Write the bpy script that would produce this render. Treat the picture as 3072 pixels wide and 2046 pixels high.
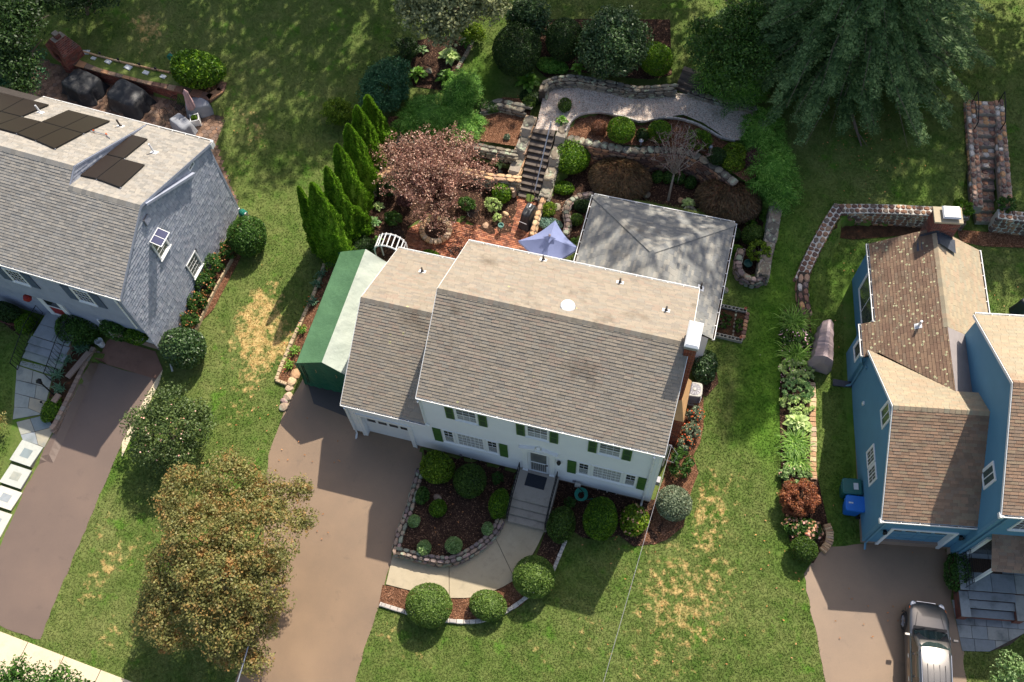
import bpy,bmesh,math,random
import numpy as np
from mathutils import Vector,Matrix
from mathutils.geometry import delaunay_2d_cdt

for o in list(bpy.data.objects):
    bpy.data.objects.remove(o,do_unlink=True)
scene = bpy.context.scene
COL = scene.collection

# ---------------------------------------------------------------- camera
IMG_W,IMG_H,FOCAL = 3072.0,2046.0,2978.0
CAM_H = 40.0
def cam_axes(yaw,pitch,roll):
    fwd0 = np.array([math.sin(yaw),math.cos(yaw),0.0]);r = np.array([math.cos(yaw),-math.sin(yaw),0.0])
    fw = fwd0 * math.cos(pitch) + np.array([0,0,-math.sin(pitch)])
    u = np.cross(r,fw)
    return r * math.cos(roll) + u * math.sin(roll),-r * math.sin(roll) + u * math.cos(roll),fw
CR,CU,CF = cam_axes(math.radians(-18.392),math.radians(63.213),math.radians(-3.911))
cam_data = bpy.data.cameras.new('camera')
cam = bpy.data.objects.new('camera',cam_data);COL.objects.link(cam)
cam.matrix_world = Matrix([[CR[0],CU[0],-CF[0],0],[CR[1],CU[1],-CF[1],0],[CR[2],CU[2],-CF[2],CAM_H],[0,0,0,1]])
cam_data.sensor_width = 36.0
cam_data.lens = FOCAL / IMG_W * 36.0
cam_data.clip_start = 0.5
cam_data.clip_end = 2000.0
scene.camera = cam

# ---------------------------------------------------------------- sky, sun, exposure
SUN_EL,SUN_AZ = math.radians(49.5),math.radians(15.0)      # azimuth measured from +Y towards +X
world = bpy.data.worlds.new('World');scene.world = world;world.use_nodes = True
wn = world.node_tree;wn.nodes.clear()
sky = wn.nodes.new('ShaderNodeTexSky');sky.sky_type = 'NISHITA';sky.sun_disc = False
sky.sun_elevation = SUN_EL;sky.sun_rotation = SUN_AZ;sky.air_density = 1.0;sky.dust_density = 3.0;sky.ozone_density = 0.6
bg = wn.nodes.new('ShaderNodeBackground');bg.inputs['Strength'].default_value = 0.11
wo = wn.nodes.new('ShaderNodeOutputWorld')
wn.links.new(sky.outputs[0],bg.inputs[0]);wn.links.new(bg.outputs[0],wo.inputs[0])
sun_dir = Vector((math.sin(SUN_AZ) * math.cos(SUN_EL),math.cos(SUN_AZ) * math.cos(SUN_EL),math.sin(SUN_EL)))
sl = bpy.data.lights.new('sun','SUN');sl.energy = 4.2;sl.angle = math.radians(0.55);sl.color = (1.0,0.925,0.81)
sun = bpy.data.objects.new('sun',sl);COL.objects.link(sun)
sun.rotation_euler = (-sun_dir).to_track_quat('-Z','Y').to_euler();sun.location = (0,0,60)
vs = scene.view_settings
vs.view_transform = 'Standard';vs.look = 'None';vs.exposure = 0.72;vs.gamma = 1.0;vs.use_curve_mapping = False

# ---------------------------------------------------------------- pixel -> world helpers
def _ray(u,v):
    return CF * FOCAL + CR * (u - IMG_W / 2) - CU * (v - IMG_H / 2)
def P(u,v,z=0.0):
    d = _ray(u,v);t = (z - CAM_H) / d[2]
    return np.array([d[0] * t,d[1] * t,z])
def mpp(p):
    """metres that one photo pixel spans at world point p"""
    return float((np.array(p) - np.array([0,0,CAM_H])) @ CF) / FOCAL

# ---------------------------------------------------------------- terrain
KY = np.array([-400,-40,-10,0,8,13,17,20,24,27,30,33.5,37,45,80,400.0])
KZ = np.array([-6,-2.4,-1.75,-1.35,-0.8,-0.52,-0.25,0.0,0.18,0.5,1.05,1.75,2.4,3.0,4.2,8.0])
_yy = np.linspace(-400,400,16001)
_zz = np.interp(_yy,KY,KZ);_k = np.hanning(61);_k /= _k.sum();_zz = np.convolve(np.pad(_zz,30,mode='edge'),_k,'valid')
def inpoly(x,y,poly):
    x = np.asarray(x,float);y = np.asarray(y,float)
    c = np.zeros(np.broadcast(x,y).shape,bool)
    n = len(poly);j = n - 1
    for i in range(n):
        xi,yi = poly[i][0],poly[i][1];xj,yj = poly[j][0],poly[j][1]
        if yi != yj:
            c ^= ((yi > y) != (yj > y)) & (x < (xj - xi) * (y - yi) / (yj - yi) + xi)
        j = i
    return c
OVER = []          # (polygon, height or function)
def zt(x,y):
    x = np.asarray(x,float);y = np.asarray(y,float)
    z = np.interp(y,_yy,_zz)
    z = z + 0.05 * np.sin(x * 0.31 + 1.0) * np.sin(y * 0.27) * np.clip((y - 24) / 6,0,1)
    for poly,h in OVER:
        m = inpoly(x,y,poly)
        z = np.where(m,h(x,y) if callable(h) else h,z)
    return z
def G(u,v,dz=0.0):
    z = 0.0
    for _ in range(14):
        p = P(u,v,z + dz);z = 0.5 * z + 0.5 * float(zt(p[0],p[1]))
    p = P(u,v,z + dz)
    return np.array([p[0],p[1],z + dz])
def PX(pts,z=None):
    return [tuple((P(a,b,z) if z is not None else G(a,b))[:2]) for a,b in pts]

# terraces and pads (heights from the stairs between them)
MAIN_PATIO = PX([(1225,790),(1205,735),(1222,672),(1290,640),(1400,655),(1470,690),(1520,680),(1545,590),(1620,603),(1640,690)],0.05) + [(-4.3,22.0),(-4.3,20.0),(-12.2,20.0)]
OVER.append((MAIN_PATIO,0.05))
BED_RIGHT = PX([(1640,690),(1640,600),(1700,520),(1770,470),(1890,470),(2010,475),(2100,500),(2170,545),(2240,600),(2300,640),(2290,820),(2240,830),(2200,780),(2190,660),(1790,590),(1730,740)],0.2)
OVER.append((BED_RIGHT,0.12))
BED_LOW_LEFT = PX([(1180,790),(1085,745),(1100,560),(1160,480),(1250,460),(1420,470),(1555,500),(1558,594),(1532,690),(1470,696),(1400,657),(1290,642),(1224,674),(1207,737),(1220,785)],0.3)
OVER.append((BED_LOW_LEFT,lambda x,y: np.where(x > -9.7,0.06,np.clip(0.1 + (y - 23.5) * 0.08,0.08,0.4))))
BED_MID_LEFT = PX([(1165,400),(1300,390),(1430,420),(1560,440),(1560,500),(1420,470),(1250,460),(1160,480)],1.0)
OVER.append((BED_MID_LEFT,0.95))
BED_UP_LEFT = PX([(1165,350),(1440,330),(1510,290),(1600,300),(1580,385),(1560,440),(1430,420),(1300,390),(1165,400)],1.5)
OVER.append((BED_UP_LEFT,1.45))
GRAVEL = PX([(1606,388),(1625,310),(1632,275),(1655,248),(1720,240),(1780,250),(1860,262),(1960,282),(2030,280),(2130,290),(2250,320),(2265,340),(2220,422),(2185,420),(2110,370),(2050,345),(1970,355),(1915,370),(1870,345),(1800,338),(1730,350),(1695,395),(1660,392)],1.8)
OVER.append((GRAVEL,1.8))
BED_UP_RIGHT = PX([(1695,398),(1730,352),(1800,340),(1870,347),(1915,372),(1970,357),(2050,347),(2110,372),(2185,422),(2225,430),(2290,520),(2240,545),(2170,500),(2100,455),(2010,440),(1890,435),(1770,425),(1700,420)],1.6)
OVER.append((BED_UP_RIGHT,1.55))
STAIR_CUT = [tuple(P(1548,592,0)[:2]),tuple(P(1622,604,0)[:2]),tuple(P(1664,392,1.8)[:2]),tuple(P(1604,384,1.8)[:2])]
OVER.append((STAIR_CUT,lambda x,y: np.clip((y - 26.8) / 2.9,0,1) * 1.7 - 0.15))
BLUE_YARD = [(6.35,23.9),(7.25,28.9),(12.7,30.25),(12.9,30.5),(14.2,30.5),(20.0,31.0),(30,31),(30,20)]
OVER.append((BLUE_YARD,lambda x,y: np.clip((y - 20) / 9,0,1) * 0.12))
BSTAIR_CUT = [(12.45,30.3),(14.05,30.6),(13.2,35.5),(12.0,35.2)]
OVER.append((BSTAIR_CUT,lambda x,y: 0.1 + np.clip((y - 31.0) / 4.2,0,1) * 1.7))
GRAY_YARD = PX([(-200,1010),(20,980),(160,985),(235,1020),(290,1045),(225,1150),(165,1278),(130,1345),(36,1383),(-300,2050),(-900,1500)],0.2)
OVER.append((GRAY_YARD,lambda x,y: np.clip(-0.25 - (12.0 - y) * 0.13,-1.3,-0.1)))
GRAY_PATIO2 = [(-36,22.6),(-21.2,22.6),(-21.3,23.3),(-22.6,24.9),(-23.6,26.4),(-23.8,28.0),(-32.9,29.3),(-36,29.5)]
OVER.append((GRAY_PATIO2,0.05))

# ---------------------------------------------------------------- objects
def link(o,parent=None):
    COL.objects.link(o)
    if parent is not None:
        o.parent = parent
    return o
def tag(o,label=None,cat=None,group=None,kind=None):
    if label: o['label'] = label
    if cat: o['category'] = cat
    if group: o['group'] = group
    if kind: o['kind'] = kind
    return o
def thing(name,label,cat,loc=(0,0,0),rz=0.0,group=None):
    o = bpy.data.objects.new(name,None);o.empty_display_size = 0.3
    o.location = tuple(float(c) for c in loc);o.rotation_euler = (0,0,rz)
    link(o);return tag(o,label,cat,group)

class MB:
    def __init__(s):
        s.v = [];s.f = []
    def add(s,vs,fs):
        b = len(s.v);s.v.extend([tuple(map(float,q)) for q in vs]);s.f.extend([tuple(i + b for i in f) for f in fs]);return s
    def box(s,x0,x1,y0,y1,z0,z1):
        return s.add([(x0,y0,z0),(x1,y0,z0),(x1,y1,z0),(x0,y1,z0),(x0,y0,z1),(x1,y0,z1),(x1,y1,z1),(x0,y1,z1)],
                     [(0,3,2,1),(4,5,6,7),(0,1,5,4),(1,2,6,5),(2,3,7,6),(3,0,4,7)])
    def obox(s,O,U,N,u0,u1,n0,n1,z0,z1):
        """box in a wall frame: U along the wall, N outwards, Z up"""
        O = np.array(O,float);U = np.array(U,float);N = np.array(N,float);Z = np.array([0,0,1.0])
        q = [O + U * a + N * b + Z * c for c in (z0,z1) for a,b in ((u0,n0),(u1,n0),(u1,n1),(u0,n1))]
        return s.add(q,[(0,3,2,1),(4,5,6,7),(0,1,5,4),(1,2,6,5),(2,3,7,6),(3,0,4,7)])
    def prism(s,poly,z0,z1,top=None):
        n = len(poly);zs0 = z0 if hasattr(z0,'__len__') else [z0] * n;zs1 = z1 if hasattr(z1,'__len__') else [z1] * n
        tp = top or poly
        vs = [(p[0],p[1],zs0[i]) for i,p in enumerate(poly)] + [(p[0],p[1],zs1[i]) for i,p in enumerate(tp)]
        return s.add(vs,[tuple(range(n - 1,-1,-1)),tuple(range(n,2 * n))] + [(i,(i + 1) % n,n + (i + 1) % n,n + i) for i in range(n)])
    def tube(s,path,r,n=6,cap=True):
        path = [np.array(p,float) for p in path];m = len(path)
        rs = r if hasattr(r,'__len__') else [r] * m
        rings = [];up = None
        for i,p in enumerate(path):
            d = path[min(i + 1,m - 1)] - path[max(i - 1,0)];d /= (np.linalg.norm(d) + 1e-9)
            if up is None: up = np.array([0,0,1.0]) if abs(d[2]) < 0.9 else np.array([1.0,0,0])
            a = np.cross(d,up);a /= (np.linalg.norm(a) + 1e-9);b = np.cross(a,d);up = b
            rings.append([p + rs[i] * (a * math.cos(t) + b * math.sin(t)) for t in [2 * math.pi * k / n for k in range(n)]])
        vs = [q for R in rings for q in R];fs = []
        for i in range(m - 1):
            for k in range(n):
                fs.append((i * n + k,i * n + (k + 1) % n,(i + 1) * n + (k + 1) % n,(i + 1) * n + k))
        if cap: fs += [tuple(range(n - 1,-1,-1)),tuple((m - 1) * n + k for k in range(n))]
        return s.add(vs,fs)
    def lathe(s,prof,n=16,c=(0,0,0),sx=1,sy=1):
        vs = [(c[0] + sx * r * math.cos(2 * math.pi * k / n),c[1] + sy * r * math.sin(2 * math.pi * k / n),c[2] + z) for r,z in prof for k in range(n)]
        fs = [(i * n + k,i * n + (k + 1) % n,(i + 1) * n + (k + 1) % n,(i + 1) * n + k) for i in range(len(prof) - 1) for k in range(n)]
        fs += [tuple(range(n - 1,-1,-1)),tuple((len(prof) - 1) * n + k for k in range(n))]
        return s.add(vs,fs)
    def mesh(s,name,m,smooth=False):
        me = bpy.data.meshes.new(name);me.from_pydata(s.v,[],s.f)
        if m is not None: me.materials.append(MAT[m] if isinstance(m,str) else m)
        if smooth: me.polygons.foreach_set('use_smooth',[True] * len(me.polygons))
        me.update();return me
    def build(s,name,m,parent=None,smooth=False,bevel=0.0,loc=None,rz=0):
        o = bpy.data.objects.new(name,s.mesh(name,m,smooth));link(o,parent)
        if loc is not None: o.location = tuple(float(c) for c in loc)
        if rz: o.rotation_euler = (0,0,rz)
        if bevel:
            md = o.modifiers.new('bevel','BEVEL');md.width = bevel;md.segments = 2;md.limit_method = 'ANGLE'
        return o

def build_split(mb,name,m,parent):
    """every separate piece of mb becomes an object of its own"""
    up = list(range(len(mb.v)))
    def find(a):
        while up[a] != a: up[a] = up[up[a]];a = up[a]
        return a
    for f in mb.f:
        for i in f[1:]: up[find(i)] = find(f[0])
    groups = {}
    for f in mb.f: groups.setdefault(find(f[0]),[]).append(f)
    for fs in groups.values():
        ids = sorted({i for f in fs for i in f});k = {i: j for j,i in enumerate(ids)}
        MB().add([mb.v[i] for i in ids],[tuple(k[i] for i in f) for f in fs]).build(name,m,parent)

def mesh_np(name,verts,faces_quads,m,tris=False,smooth=False):
    """fast mesh from numpy arrays; faces_quads: (F,4) or (F,3)"""
    me = bpy.data.meshes.new(name);nv = len(verts);nf,k = faces_quads.shape
    me.vertices.add(nv);me.vertices.foreach_set('co',np.ascontiguousarray(verts,np.float32).ravel())
    me.loops.add(nf * k);me.loops.foreach_set('vertex_index',np.ascontiguousarray(faces_quads,np.int32).ravel())
    me.polygons.add(nf);me.polygons.foreach_set('loop_start',np.arange(0,nf * k,k,dtype=np.int32))
    if smooth: me.polygons.foreach_set('use_smooth',np.ones(nf,bool))
    me.materials.append(MAT[m] if isinstance(m,str) else m)
    me.update(calc_edges=True);return me

def sheet(name,poly,m,z=None,off=0.012,grid=0.6,parent=None,kind='structure',thick=0.0,bump=0.0,seed=0,jag=0.0):
    """a sheet draped on the terrain (z None) or flat at z, inside polygon poly (world xy)"""
    poly = [(float(a),float(b)) for a,b in poly]
    # densify the border
    pts = []
    for i,a in enumerate(poly):
        b = poly[(i + 1) % len(poly)];L = math.hypot(b[0] - a[0],b[1] - a[1]);k = max(1,int(L / grid))
        pts += [(a[0] + (b[0] - a[0]) * t / k,a[1] + (b[1] - a[1]) * t / k) for t in range(k)]
    if jag:
        rj = random.Random(len(pts));pts = [(a + jag * (rj.random() - .5),b + jag * (rj.random() - .5)) for a,b in pts]
    nb = len(pts);A = np.array(pts)
    gx,gy = np.meshgrid(np.arange(A[:,0].min() + grid / 2,A[:,0].max(),grid),np.arange(A[:,1].min() + grid / 2,A[:,1].max(),grid))
    gx = gx.ravel();gy = gy.ravel();k = inpoly(gx,gy,pts)
    allp = [Vector(p) for p in pts] + [Vector((a,b)) for a,b in zip(gx[k],gy[k])]
    r = delaunay_2d_cdt(allp,[(i,(i + 1) % nb) for i in range(nb)],[],1,1e-5)
    vv = np.array([(q.x,q.y) for q in r[0]])
    zz = (zt(vv[:,0],vv[:,1]) if z is None else np.full(len(vv),float(z))) + off
    if bump:
        rg = np.random.default_rng(seed + 5);zz = zz + bump * rg.random(len(zz))
    mb = MB();mb.v = [(a,b,c) for (a,b),c in zip(vv,zz)];mb.f = [tuple(f) for f in r[2]]
    if thick:
        n = len(mb.v);mb.v += [(a,b,c - thick) for a,b,c in mb.v[:n]]
        mb.f += [tuple(i + n for i in reversed(f)) for f in mb.f[:len(r[2])]]
        from collections import Counter
        cnt = Counter()
        for f in r[2]:
            for i in range(3): cnt[tuple(sorted((f[i],f[(i + 1) % 3])))] += 1
        for f in r[2]:
            for i in range(3):
                a,b = f[i],f[(i + 1) % 3]
                if cnt[tuple(sorted((a,b)))] == 1: mb.f.append((a,a + n,b + n,b))
    o = mb.build(name,m,parent)
    # make sure the normals look up
    if o.data.polygons and o.data.polygons[0].normal.z < 0: o.data.flip_normals()
    if parent is None: tag(o,kind=kind)
    return o
# ---------------------------------------------------------------- materials
MAT = {}
def lin(r,g,b,k=1.0):
    f = lambda c: ((c / 255) / 12.92 if c / 255 <= 0.04045 else (((c / 255) + 0.055) / 1.055) ** 2.4) * k
    return (f(r),f(g),f(b),1.0)
class NT:
    def __init__(s,name):
        s.m = bpy.data.materials.new(name);s.m.use_nodes = True;s.t = s.m.node_tree;s.t.nodes.clear()
        s.out = s.n('ShaderNodeOutputMaterial');s.b = s.n('ShaderNodeBsdfPrincipled');s.l(s.b.outputs[0],s.out.inputs[0])
        s.geo = s.n('ShaderNodeNewGeometry');s.pos = s.geo.outputs['Position'];s.bumpout = None
        MAT[name] = s.m
    def n(s,t): return s.t.nodes.new(t)
    def l(s,a,b): s.t.links.new(a,b)
    def noise(s,scale,detail=4,rough=0.6,vec=None,dist=0.0):
        q = s.n('ShaderNodeTexNoise');q.inputs['Scale'].default_value = scale;q.inputs['Detail'].default_value = detail
        q.inputs['Roughness'].default_value = rough;q.inputs['Distortion'].default_value = dist
        s.l(vec or s.pos,q.inputs['Vector']);return q.outputs[0]
    def voro(s,scale,feat='F1',vec=None,out='Distance',rnd=1.0):
        q = s.n('ShaderNodeTexVoronoi');q.feature = feat;q.inputs['Scale'].default_value = scale;q.inputs['Randomness'].default_value = rnd
        s.l(vec or s.pos,q.inputs['Vector']);return q.outputs[out]
    def ramp(s,fac,stops,interp='LINEAR'):
        q = s.n('ShaderNodeValToRGB');q.color_ramp.interpolation = interp
        e = q.color_ramp.elements
        while len(e) < len(stops): e.new(0.5)
        for el,(p,c) in zip(e,stops):
            el.position = p;el.color = c if len(c) == 4 else (*c,1)
        s.l(fac,q.inputs[0]);return q.outputs[0]
    def mapr(s,v,a,b,c=0.0,d=1.0):
        q = s.n('ShaderNodeMapRange');s.l(v,q.inputs[0])
        for i,x in enumerate((a,b,c,d)): q.inputs[1 + i].default_value = x
        return q.outputs[0]
    def math(s,op,a,b=None):
        q = s.n('ShaderNodeMath');q.operation = op
        for i,x in enumerate((a,b)):
            if x is None: continue
            if isinstance(x,(int,float)): q.inputs[i].default_value = x
            else: s.l(x,q.inputs[i])
        return q.outputs[0]
    def mix(s,fac,a,b,blend='MIX'):
        q = s.n('ShaderNodeMix');q.data_type = 'RGBA';q.blend_type = blend
        for i,x in ((0,fac),(6,a),(7,b)):
            if isinstance(x,(int,float)): q.inputs[i].default_value = x
            elif isinstance(x,tuple): q.inputs[i].default_value = x
            else: s.l(x,q.inputs[i])
        return q.outputs[2]
    def rnd(s):
        """one random number per piece, for joined pieces and for single objects alike"""
        oi = s.n('ShaderNodeObjectInfo')
        return s.math('FRACT',s.math('ADD',oi.outputs['Random'],s.geo.outputs['Random Per Island']))
    def color(s,c):
        if isinstance(c,tuple): s.b.inputs['Base Color'].default_value = c
        else: s.l(c,s.b.inputs['Base Color'])
        return s
    def bump(s,h,strength=0.3,dist=0.02):
        q = s.n('ShaderNodeBump');q.inputs['Strength'].default_value = strength;q.inputs['Distance'].default_value = dist
        s.l(h,q.inputs['Height'])
        if s.bumpout is not None: s.l(s.bumpout,q.inputs['Normal'])
        s.bumpout = q.outputs[0];s.l(q.outputs[0],s.b.inputs['Normal']);return s
    def set(s,rough=0.7,metal=0.0,spec=0.5,coat=0.0,sheen=0.0,coat_rough=0.05):
        s.b.inputs['Roughness'].default_value = rough;s.b.inputs['Metallic'].default_value = metal
        s.b.inputs['Specular IOR Level'].default_value = spec;s.b.inputs['Coat Weight'].default_value = coat
        s.b.inputs['Coat Roughness'].default_value = coat_rough
        s.b.inputs['Sheen Weight'].default_value = sheen;return s
    def transl(s,col,w):
        t = s.n('ShaderNodeBsdfTranslucent')
        if isinstance(col,tuple): t.inputs[0].default_value = col
        else: s.l(col,t.inputs[0])
        mx = s.n('ShaderNodeMixShader');mx.inputs[0].default_value = w
        s.l(s.b.outputs[0],mx.inputs[1]);s.l(t.outputs[0],mx.inputs[2]);s.l(mx.outputs[0],s.out.inputs[0]);return s

def plain(name,c,rough=0.6,var=0.12,scale=6.0,bump=0.15,bscale=60.0,metal=0.0,spec=0.4,coat=0.0,dirt=None):
    k = NT(name);n1 = k.noise(scale,5)
    a = tuple(x * (1 - var) for x in c[:3]) + (1,);b = tuple(min(1,x * (1 + var)) for x in c[:3]) + (1,)
    col = k.ramp(n1,[(0.3,a),(0.7,b)])
    if dirt:
        col = k.mix(k.mapr(k.noise(scale * 0.6,6,0.7),0.52,0.7),col,dirt)
    k.color(col).set(rough,metal,spec,coat)
    if bump: k.bump(k.noise(bscale,3),bump,0.01)
    return k
def pieces(name,cols,rough=0.8,fine=0.25,fscale=30.0,bump=0.3,bscale=120.0,stain=None,stainscale=0.6,stainrange=(0.5,0.7),spec=0.3,extra=None):
    """material of separate pieces: colour by piece, grain and stains across them"""
    k = NT(name);n = len(cols)
    col = k.ramp(k.rnd(),[(i / max(1,n),c) for i,c in enumerate(cols)],'CONSTANT')
    g = k.noise(fscale,5,0.7)
    col = k.mix(1.0,col,k.ramp(g,[(0.25,(1 - fine,) * 3 + (1,)),(0.75,(1 + fine,) * 3 + (1,))]),'MULTIPLY')
    if stain:
        col = k.mix(k.mapr(k.noise(stainscale,6,0.65),*stainrange),col,stain)
    if extra: col = extra(k,col)
    k.color(col).set(rough,0,spec)
    if bump: k.bump(k.noise(bscale,4),bump,0.01)
    return k
def leaf(name,cols,tr=0.25,rough=0.5,spec=0.35,patch=None):
    k = NT(name);n = len(cols)
    r = k.geo.outputs['Random Per Island']
    oi = k.n('ShaderNodeObjectInfo')
    rr = k.math('FRACT',k.math('ADD',r,oi.outputs['Random']))
    col = k.ramp(rr,[(i / max(1,n - 1),c) for i,c in enumerate(cols)])
    # clump to clump drift of tone
    col = k.mix(1.0,col,k.ramp(k.noise(1.6,3),[(0.3,(0.72,0.76,0.70,1)),(0.7,(1.28,1.22,1.2,1))]),'MULTIPLY')
    col = k.mix(1.0,col,k.ramp(k.noise(9.0,3),[(0.3,(0.62,0.66,0.6,1)),(0.7,(1.36,1.32,1.3,1))]),'MULTIPLY')
    col = k.mix(1.0,col,(1.22,1.22,1.18,1),'MULTIPLY')
    if patch: col = k.mix(k.mapr(k.noise(patch[1],4,0.7),patch[2],patch[3]),col,patch[0])
    k.color(col).set(rough,0,spec)
    k.transl(col,tr + 0.12);return k

def grass_color(k,dry_attr=True):
    big = k.noise(0.22,4,0.6);mid = k.noise(1.3,5,0.65);fine = k.noise(14.0,4,0.7)
    a = k.ramp(big,[(0.30,lin(66,92,32)),(0.5,lin(92,111,52)),(0.72,lin(114,121,72))])
    b = k.ramp(mid,[(0.32,lin(62,92,28)),(0.66,lin(122,125,76))])
    col = k.mix(0.5,a,b)
    col = k.mix(1.0,col,k.ramp(fine,[(0.28,(0.72,0.74,0.68,1)),(0.72,(1.24,1.22,1.18,1))]),'MULTIPLY')
    # bright clover patches
    col = k.mix(k.math('MULTIPLY',k.mapr(k.noise(0.9,5,0.7),0.58,0.68),0.6),col,lin(74,122,24))
    at = k.n('ShaderNodeAttribute');at.attribute_name = 'dry'
    patch = k.noise(3.0,5,0.68)
    d = k.mapr(k.math('ADD',at.outputs['Fac'],k.math('MULTIPLY',k.math('SUBTRACT',patch,0.5),2.3)),0.46,0.86)
    col = k.mix(k.mapr(at.outputs['Fac'],-0.08,-0.3,0.0,0.75),col,k.ramp(mid,[(0.3,lin(56,102,14)),(0.7,lin(92,134,34))]))
    straw = k.ramp(k.noise(5.0,4),[(0.3,lin(168,142,88)),(0.7,lin(206,178,122))])
    col = k.mix(d,col,straw)
    return col
k = NT('grass');k.color(grass_color(k)).set(0.85,0,0.15).bump(k.noise(45,4,0.7),0.5,0.03)
k = NT('grass_blade');c = grass_color(k)
c = k.mix(1.0,c,k.ramp(k.geo.outputs['Random Per Island'],[(0,(0.9,0.92,0.86,1)),(1,(1.2,1.18,1.12,1))]),'MULTIPLY')
k.color(c).set(0.7,0,0.2).transl(c,0.3)

def asphalt(name,c1,c2,c3):
    k = NT(name)
    col = k.ramp(k.noise(0.45,5,0.6),[(0.25,c1),(0.5,c2),(0.75,c3)])
    col = k.mix(0.35,col,k.ramp(k.noise(90,3),[(0.3,tuple(x * 0.55 for x in c2[:3]) + (1,)),(0.7,tuple(x * 1.35 for x in c2[:3]) + (1,))]))
    stain = k.noise(1.4,6,0.7);col = k.mix(k.mapr(stain,0.60,0.74,0,0.5),col,tuple(x * 0.6 for x in c1[:3]) + (1,))
    pale = k.voro(1.7,'F1');col = k.mix(k.mapr(pale,0.0,0.022,0.6,0.0),col,lin(200,190,170))
    col = k.mix(1.0,col,(0.80,0.70,0.58,1),'MULTIPLY')
    k.color(col).set(0.54,0,0.85).bump(k.noise(160,3),0.3,0.006)
asphalt('asphalt_brown',lin(120,104,88),lin(140,121,101),lin(158,137,114))
asphalt('asphalt_grey',lin(104,92,88),lin(118,104,98),lin(130,114,106))
asphalt('asphalt_dark',lin(50,50,54),lin(60,58,60),lin(70,68,68))
def concrete(name,a,b,dark,joint=None):
    k = NT(name);col = k.ramp(k.noise(0.9,6,0.7),[(0.3,a),(0.7,b)])
    col = k.mix(k.mapr(k.noise(3.0,6,0.75),0.52,0.72,0,0.65),col,dark)
    col = k.mix(0.3,col,k.ramp(k.noise(70,3),[(0.3,tuple(x * 0.6 for x in a[:3]) + (1,)),(0.7,b)]))
    k.color(col).set(0.85,0,0.3).bump(k.noise(120,3),0.3,0.01)
concrete('concrete',lin(170,156,130),lin(188,174,148),lin(140,130,112))
concrete('concrete_steps',lin(150,142,130),lin(172,162,150),lin(96,92,86))
concrete('concrete_pale',lin(206,190,160),lin(222,206,176),lin(178,158,126))
concrete('apron',lin(122,92,78),lin(146,112,96),lin(84,66,58))
concrete('foundation',lin(150,128,112),lin(166,142,124),lin(120,104,92))
concrete('block',lin(150,148,138),lin(172,168,156),lin(112,110,100))
def mulch(name,a,b,c):
    k = NT(name);v = k.voro(28,out='Color')
    sep = k.n('ShaderNodeSeparateColor');k.l(v,sep.inputs[0])
    col = k.ramp(sep.outputs[0],[(0.0,a),(0.5,b),(0.93,c),(1.0,lin(190,150,120))])
    col = k.mix(k.mapr(k.noise(1.5,5,0.7),0.4,0.7,0,0.6),col,a)
    k.color(col).set(0.95,0,0.1).bump(k.voro(30),1.0,0.05).bump(k.noise(9,4),0.5,0.06)
mulch('mulch_dark',lin(54,40,34),lin(76,56,46),lin(112,84,68))
mulch('mulch_red',lin(90,62,46),lin(126,88,66),lin(166,120,92))
k = NT('gravel');v = k.voro(26,out='Color');sp = k.n('ShaderNodeSeparateColor');k.l(v,sp.inputs[0])
col = k.ramp(sp.outputs[0],[(0,lin(160,142,128)),(0.3,lin(206,192,178)),(0.6,lin(226,214,202)),(0.85,lin(214,182,162)),(1,lin(140,132,124))])
col = k.mix(k.mapr(k.noise(0.8,6,0.7),0.55,0.75,0,0.5),col,lin(110,110,84))
k.color(col).set(0.9,0,0.2).bump(k.voro(26),0.9,0.04)
k = NT('soil');k.color(k.ramp(k.noise(4,6,0.7),[(0.3,lin(46,36,28)),(0.6,lin(82,60,44)),(0.8,lin(130,76,48))])).set(0.95,0,0.1).bump(k.noise(14,5),0.8,0.05)

# roofs
def lichen(col_spot,scale,thr,dens):
    def f(k,col):
        q = k.n('ShaderNodeTexVoronoi');q.inputs['Scale'].default_value = scale;k.l(k.pos,q.inputs['Vector'])
        sp = k.n('ShaderNodeSeparateColor');k.l(q.outputs['Color'],sp.inputs[0])
        wob = k.math('ADD',q.outputs['Distance'],k.math('MULTIPLY',k.math('SUBTRACT',k.noise(22,3),0.5),0.10))
        rad = k.math('MULTIPLY',k.math('ADD',sp.outputs[1],0.35),thr)
        inside = k.math('LESS_THAN',wob,rad)
        ring = k.math('GREATER_THAN',wob,k.math('MULTIPLY',rad,0.55))
        area = k.math('MULTIPLY',k.math('GREATER_THAN',sp.outputs[0],dens),inside)
        c = k.mix(k.math('MULTIPLY',ring,0.75),tuple(x * 0.55 for x in col_spot[:3]) + (1,),col_spot)
        return k.mix(area,col,c)
    return f
MAINROOF = [lin(140,130,115),lin(146,135,120),lin(149,138,122),lin(137,128,116),lin(152,140,124),lin(143,135,122),lin(147,132,117)]
pieces('roof_main',MAINROOF,fine=0.2,fscale=40,stain=lin(100,88,74),stainscale=0.7,stainrange=(0.56,0.78),extra=lichen(lin(196,190,140),2.2,0.09,0.75))
pieces('roof_addition',[lin(128,128,124),lin(142,140,133),lin(135,134,130),lin(151,147,138),lin(121,122,121)],fine=0.18,fscale=40,stain=lin(112,104,92),stainscale=0.9,stainrange=(0.58,0.8))
pieces('roof_gray',[lin(142,136,127),lin(152,146,137),lin(135,131,124),lin(157,150,139),lin(146,142,135)],fine=0.16,fscale=40,stain=lin(140,134,124),stainscale=1.0,stainrange=(0.55,0.8))
pieces('roof_blue',[lin(136,110,90),lin(146,120,98),lin(138,118,100),lin(150,122,100),lin(130,110,92),lin(142,124,102)],fine=0.22,fscale=40,stain=lin(116,96,78),stainscale=1.1,stainrange=(0.52,0.75))
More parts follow.
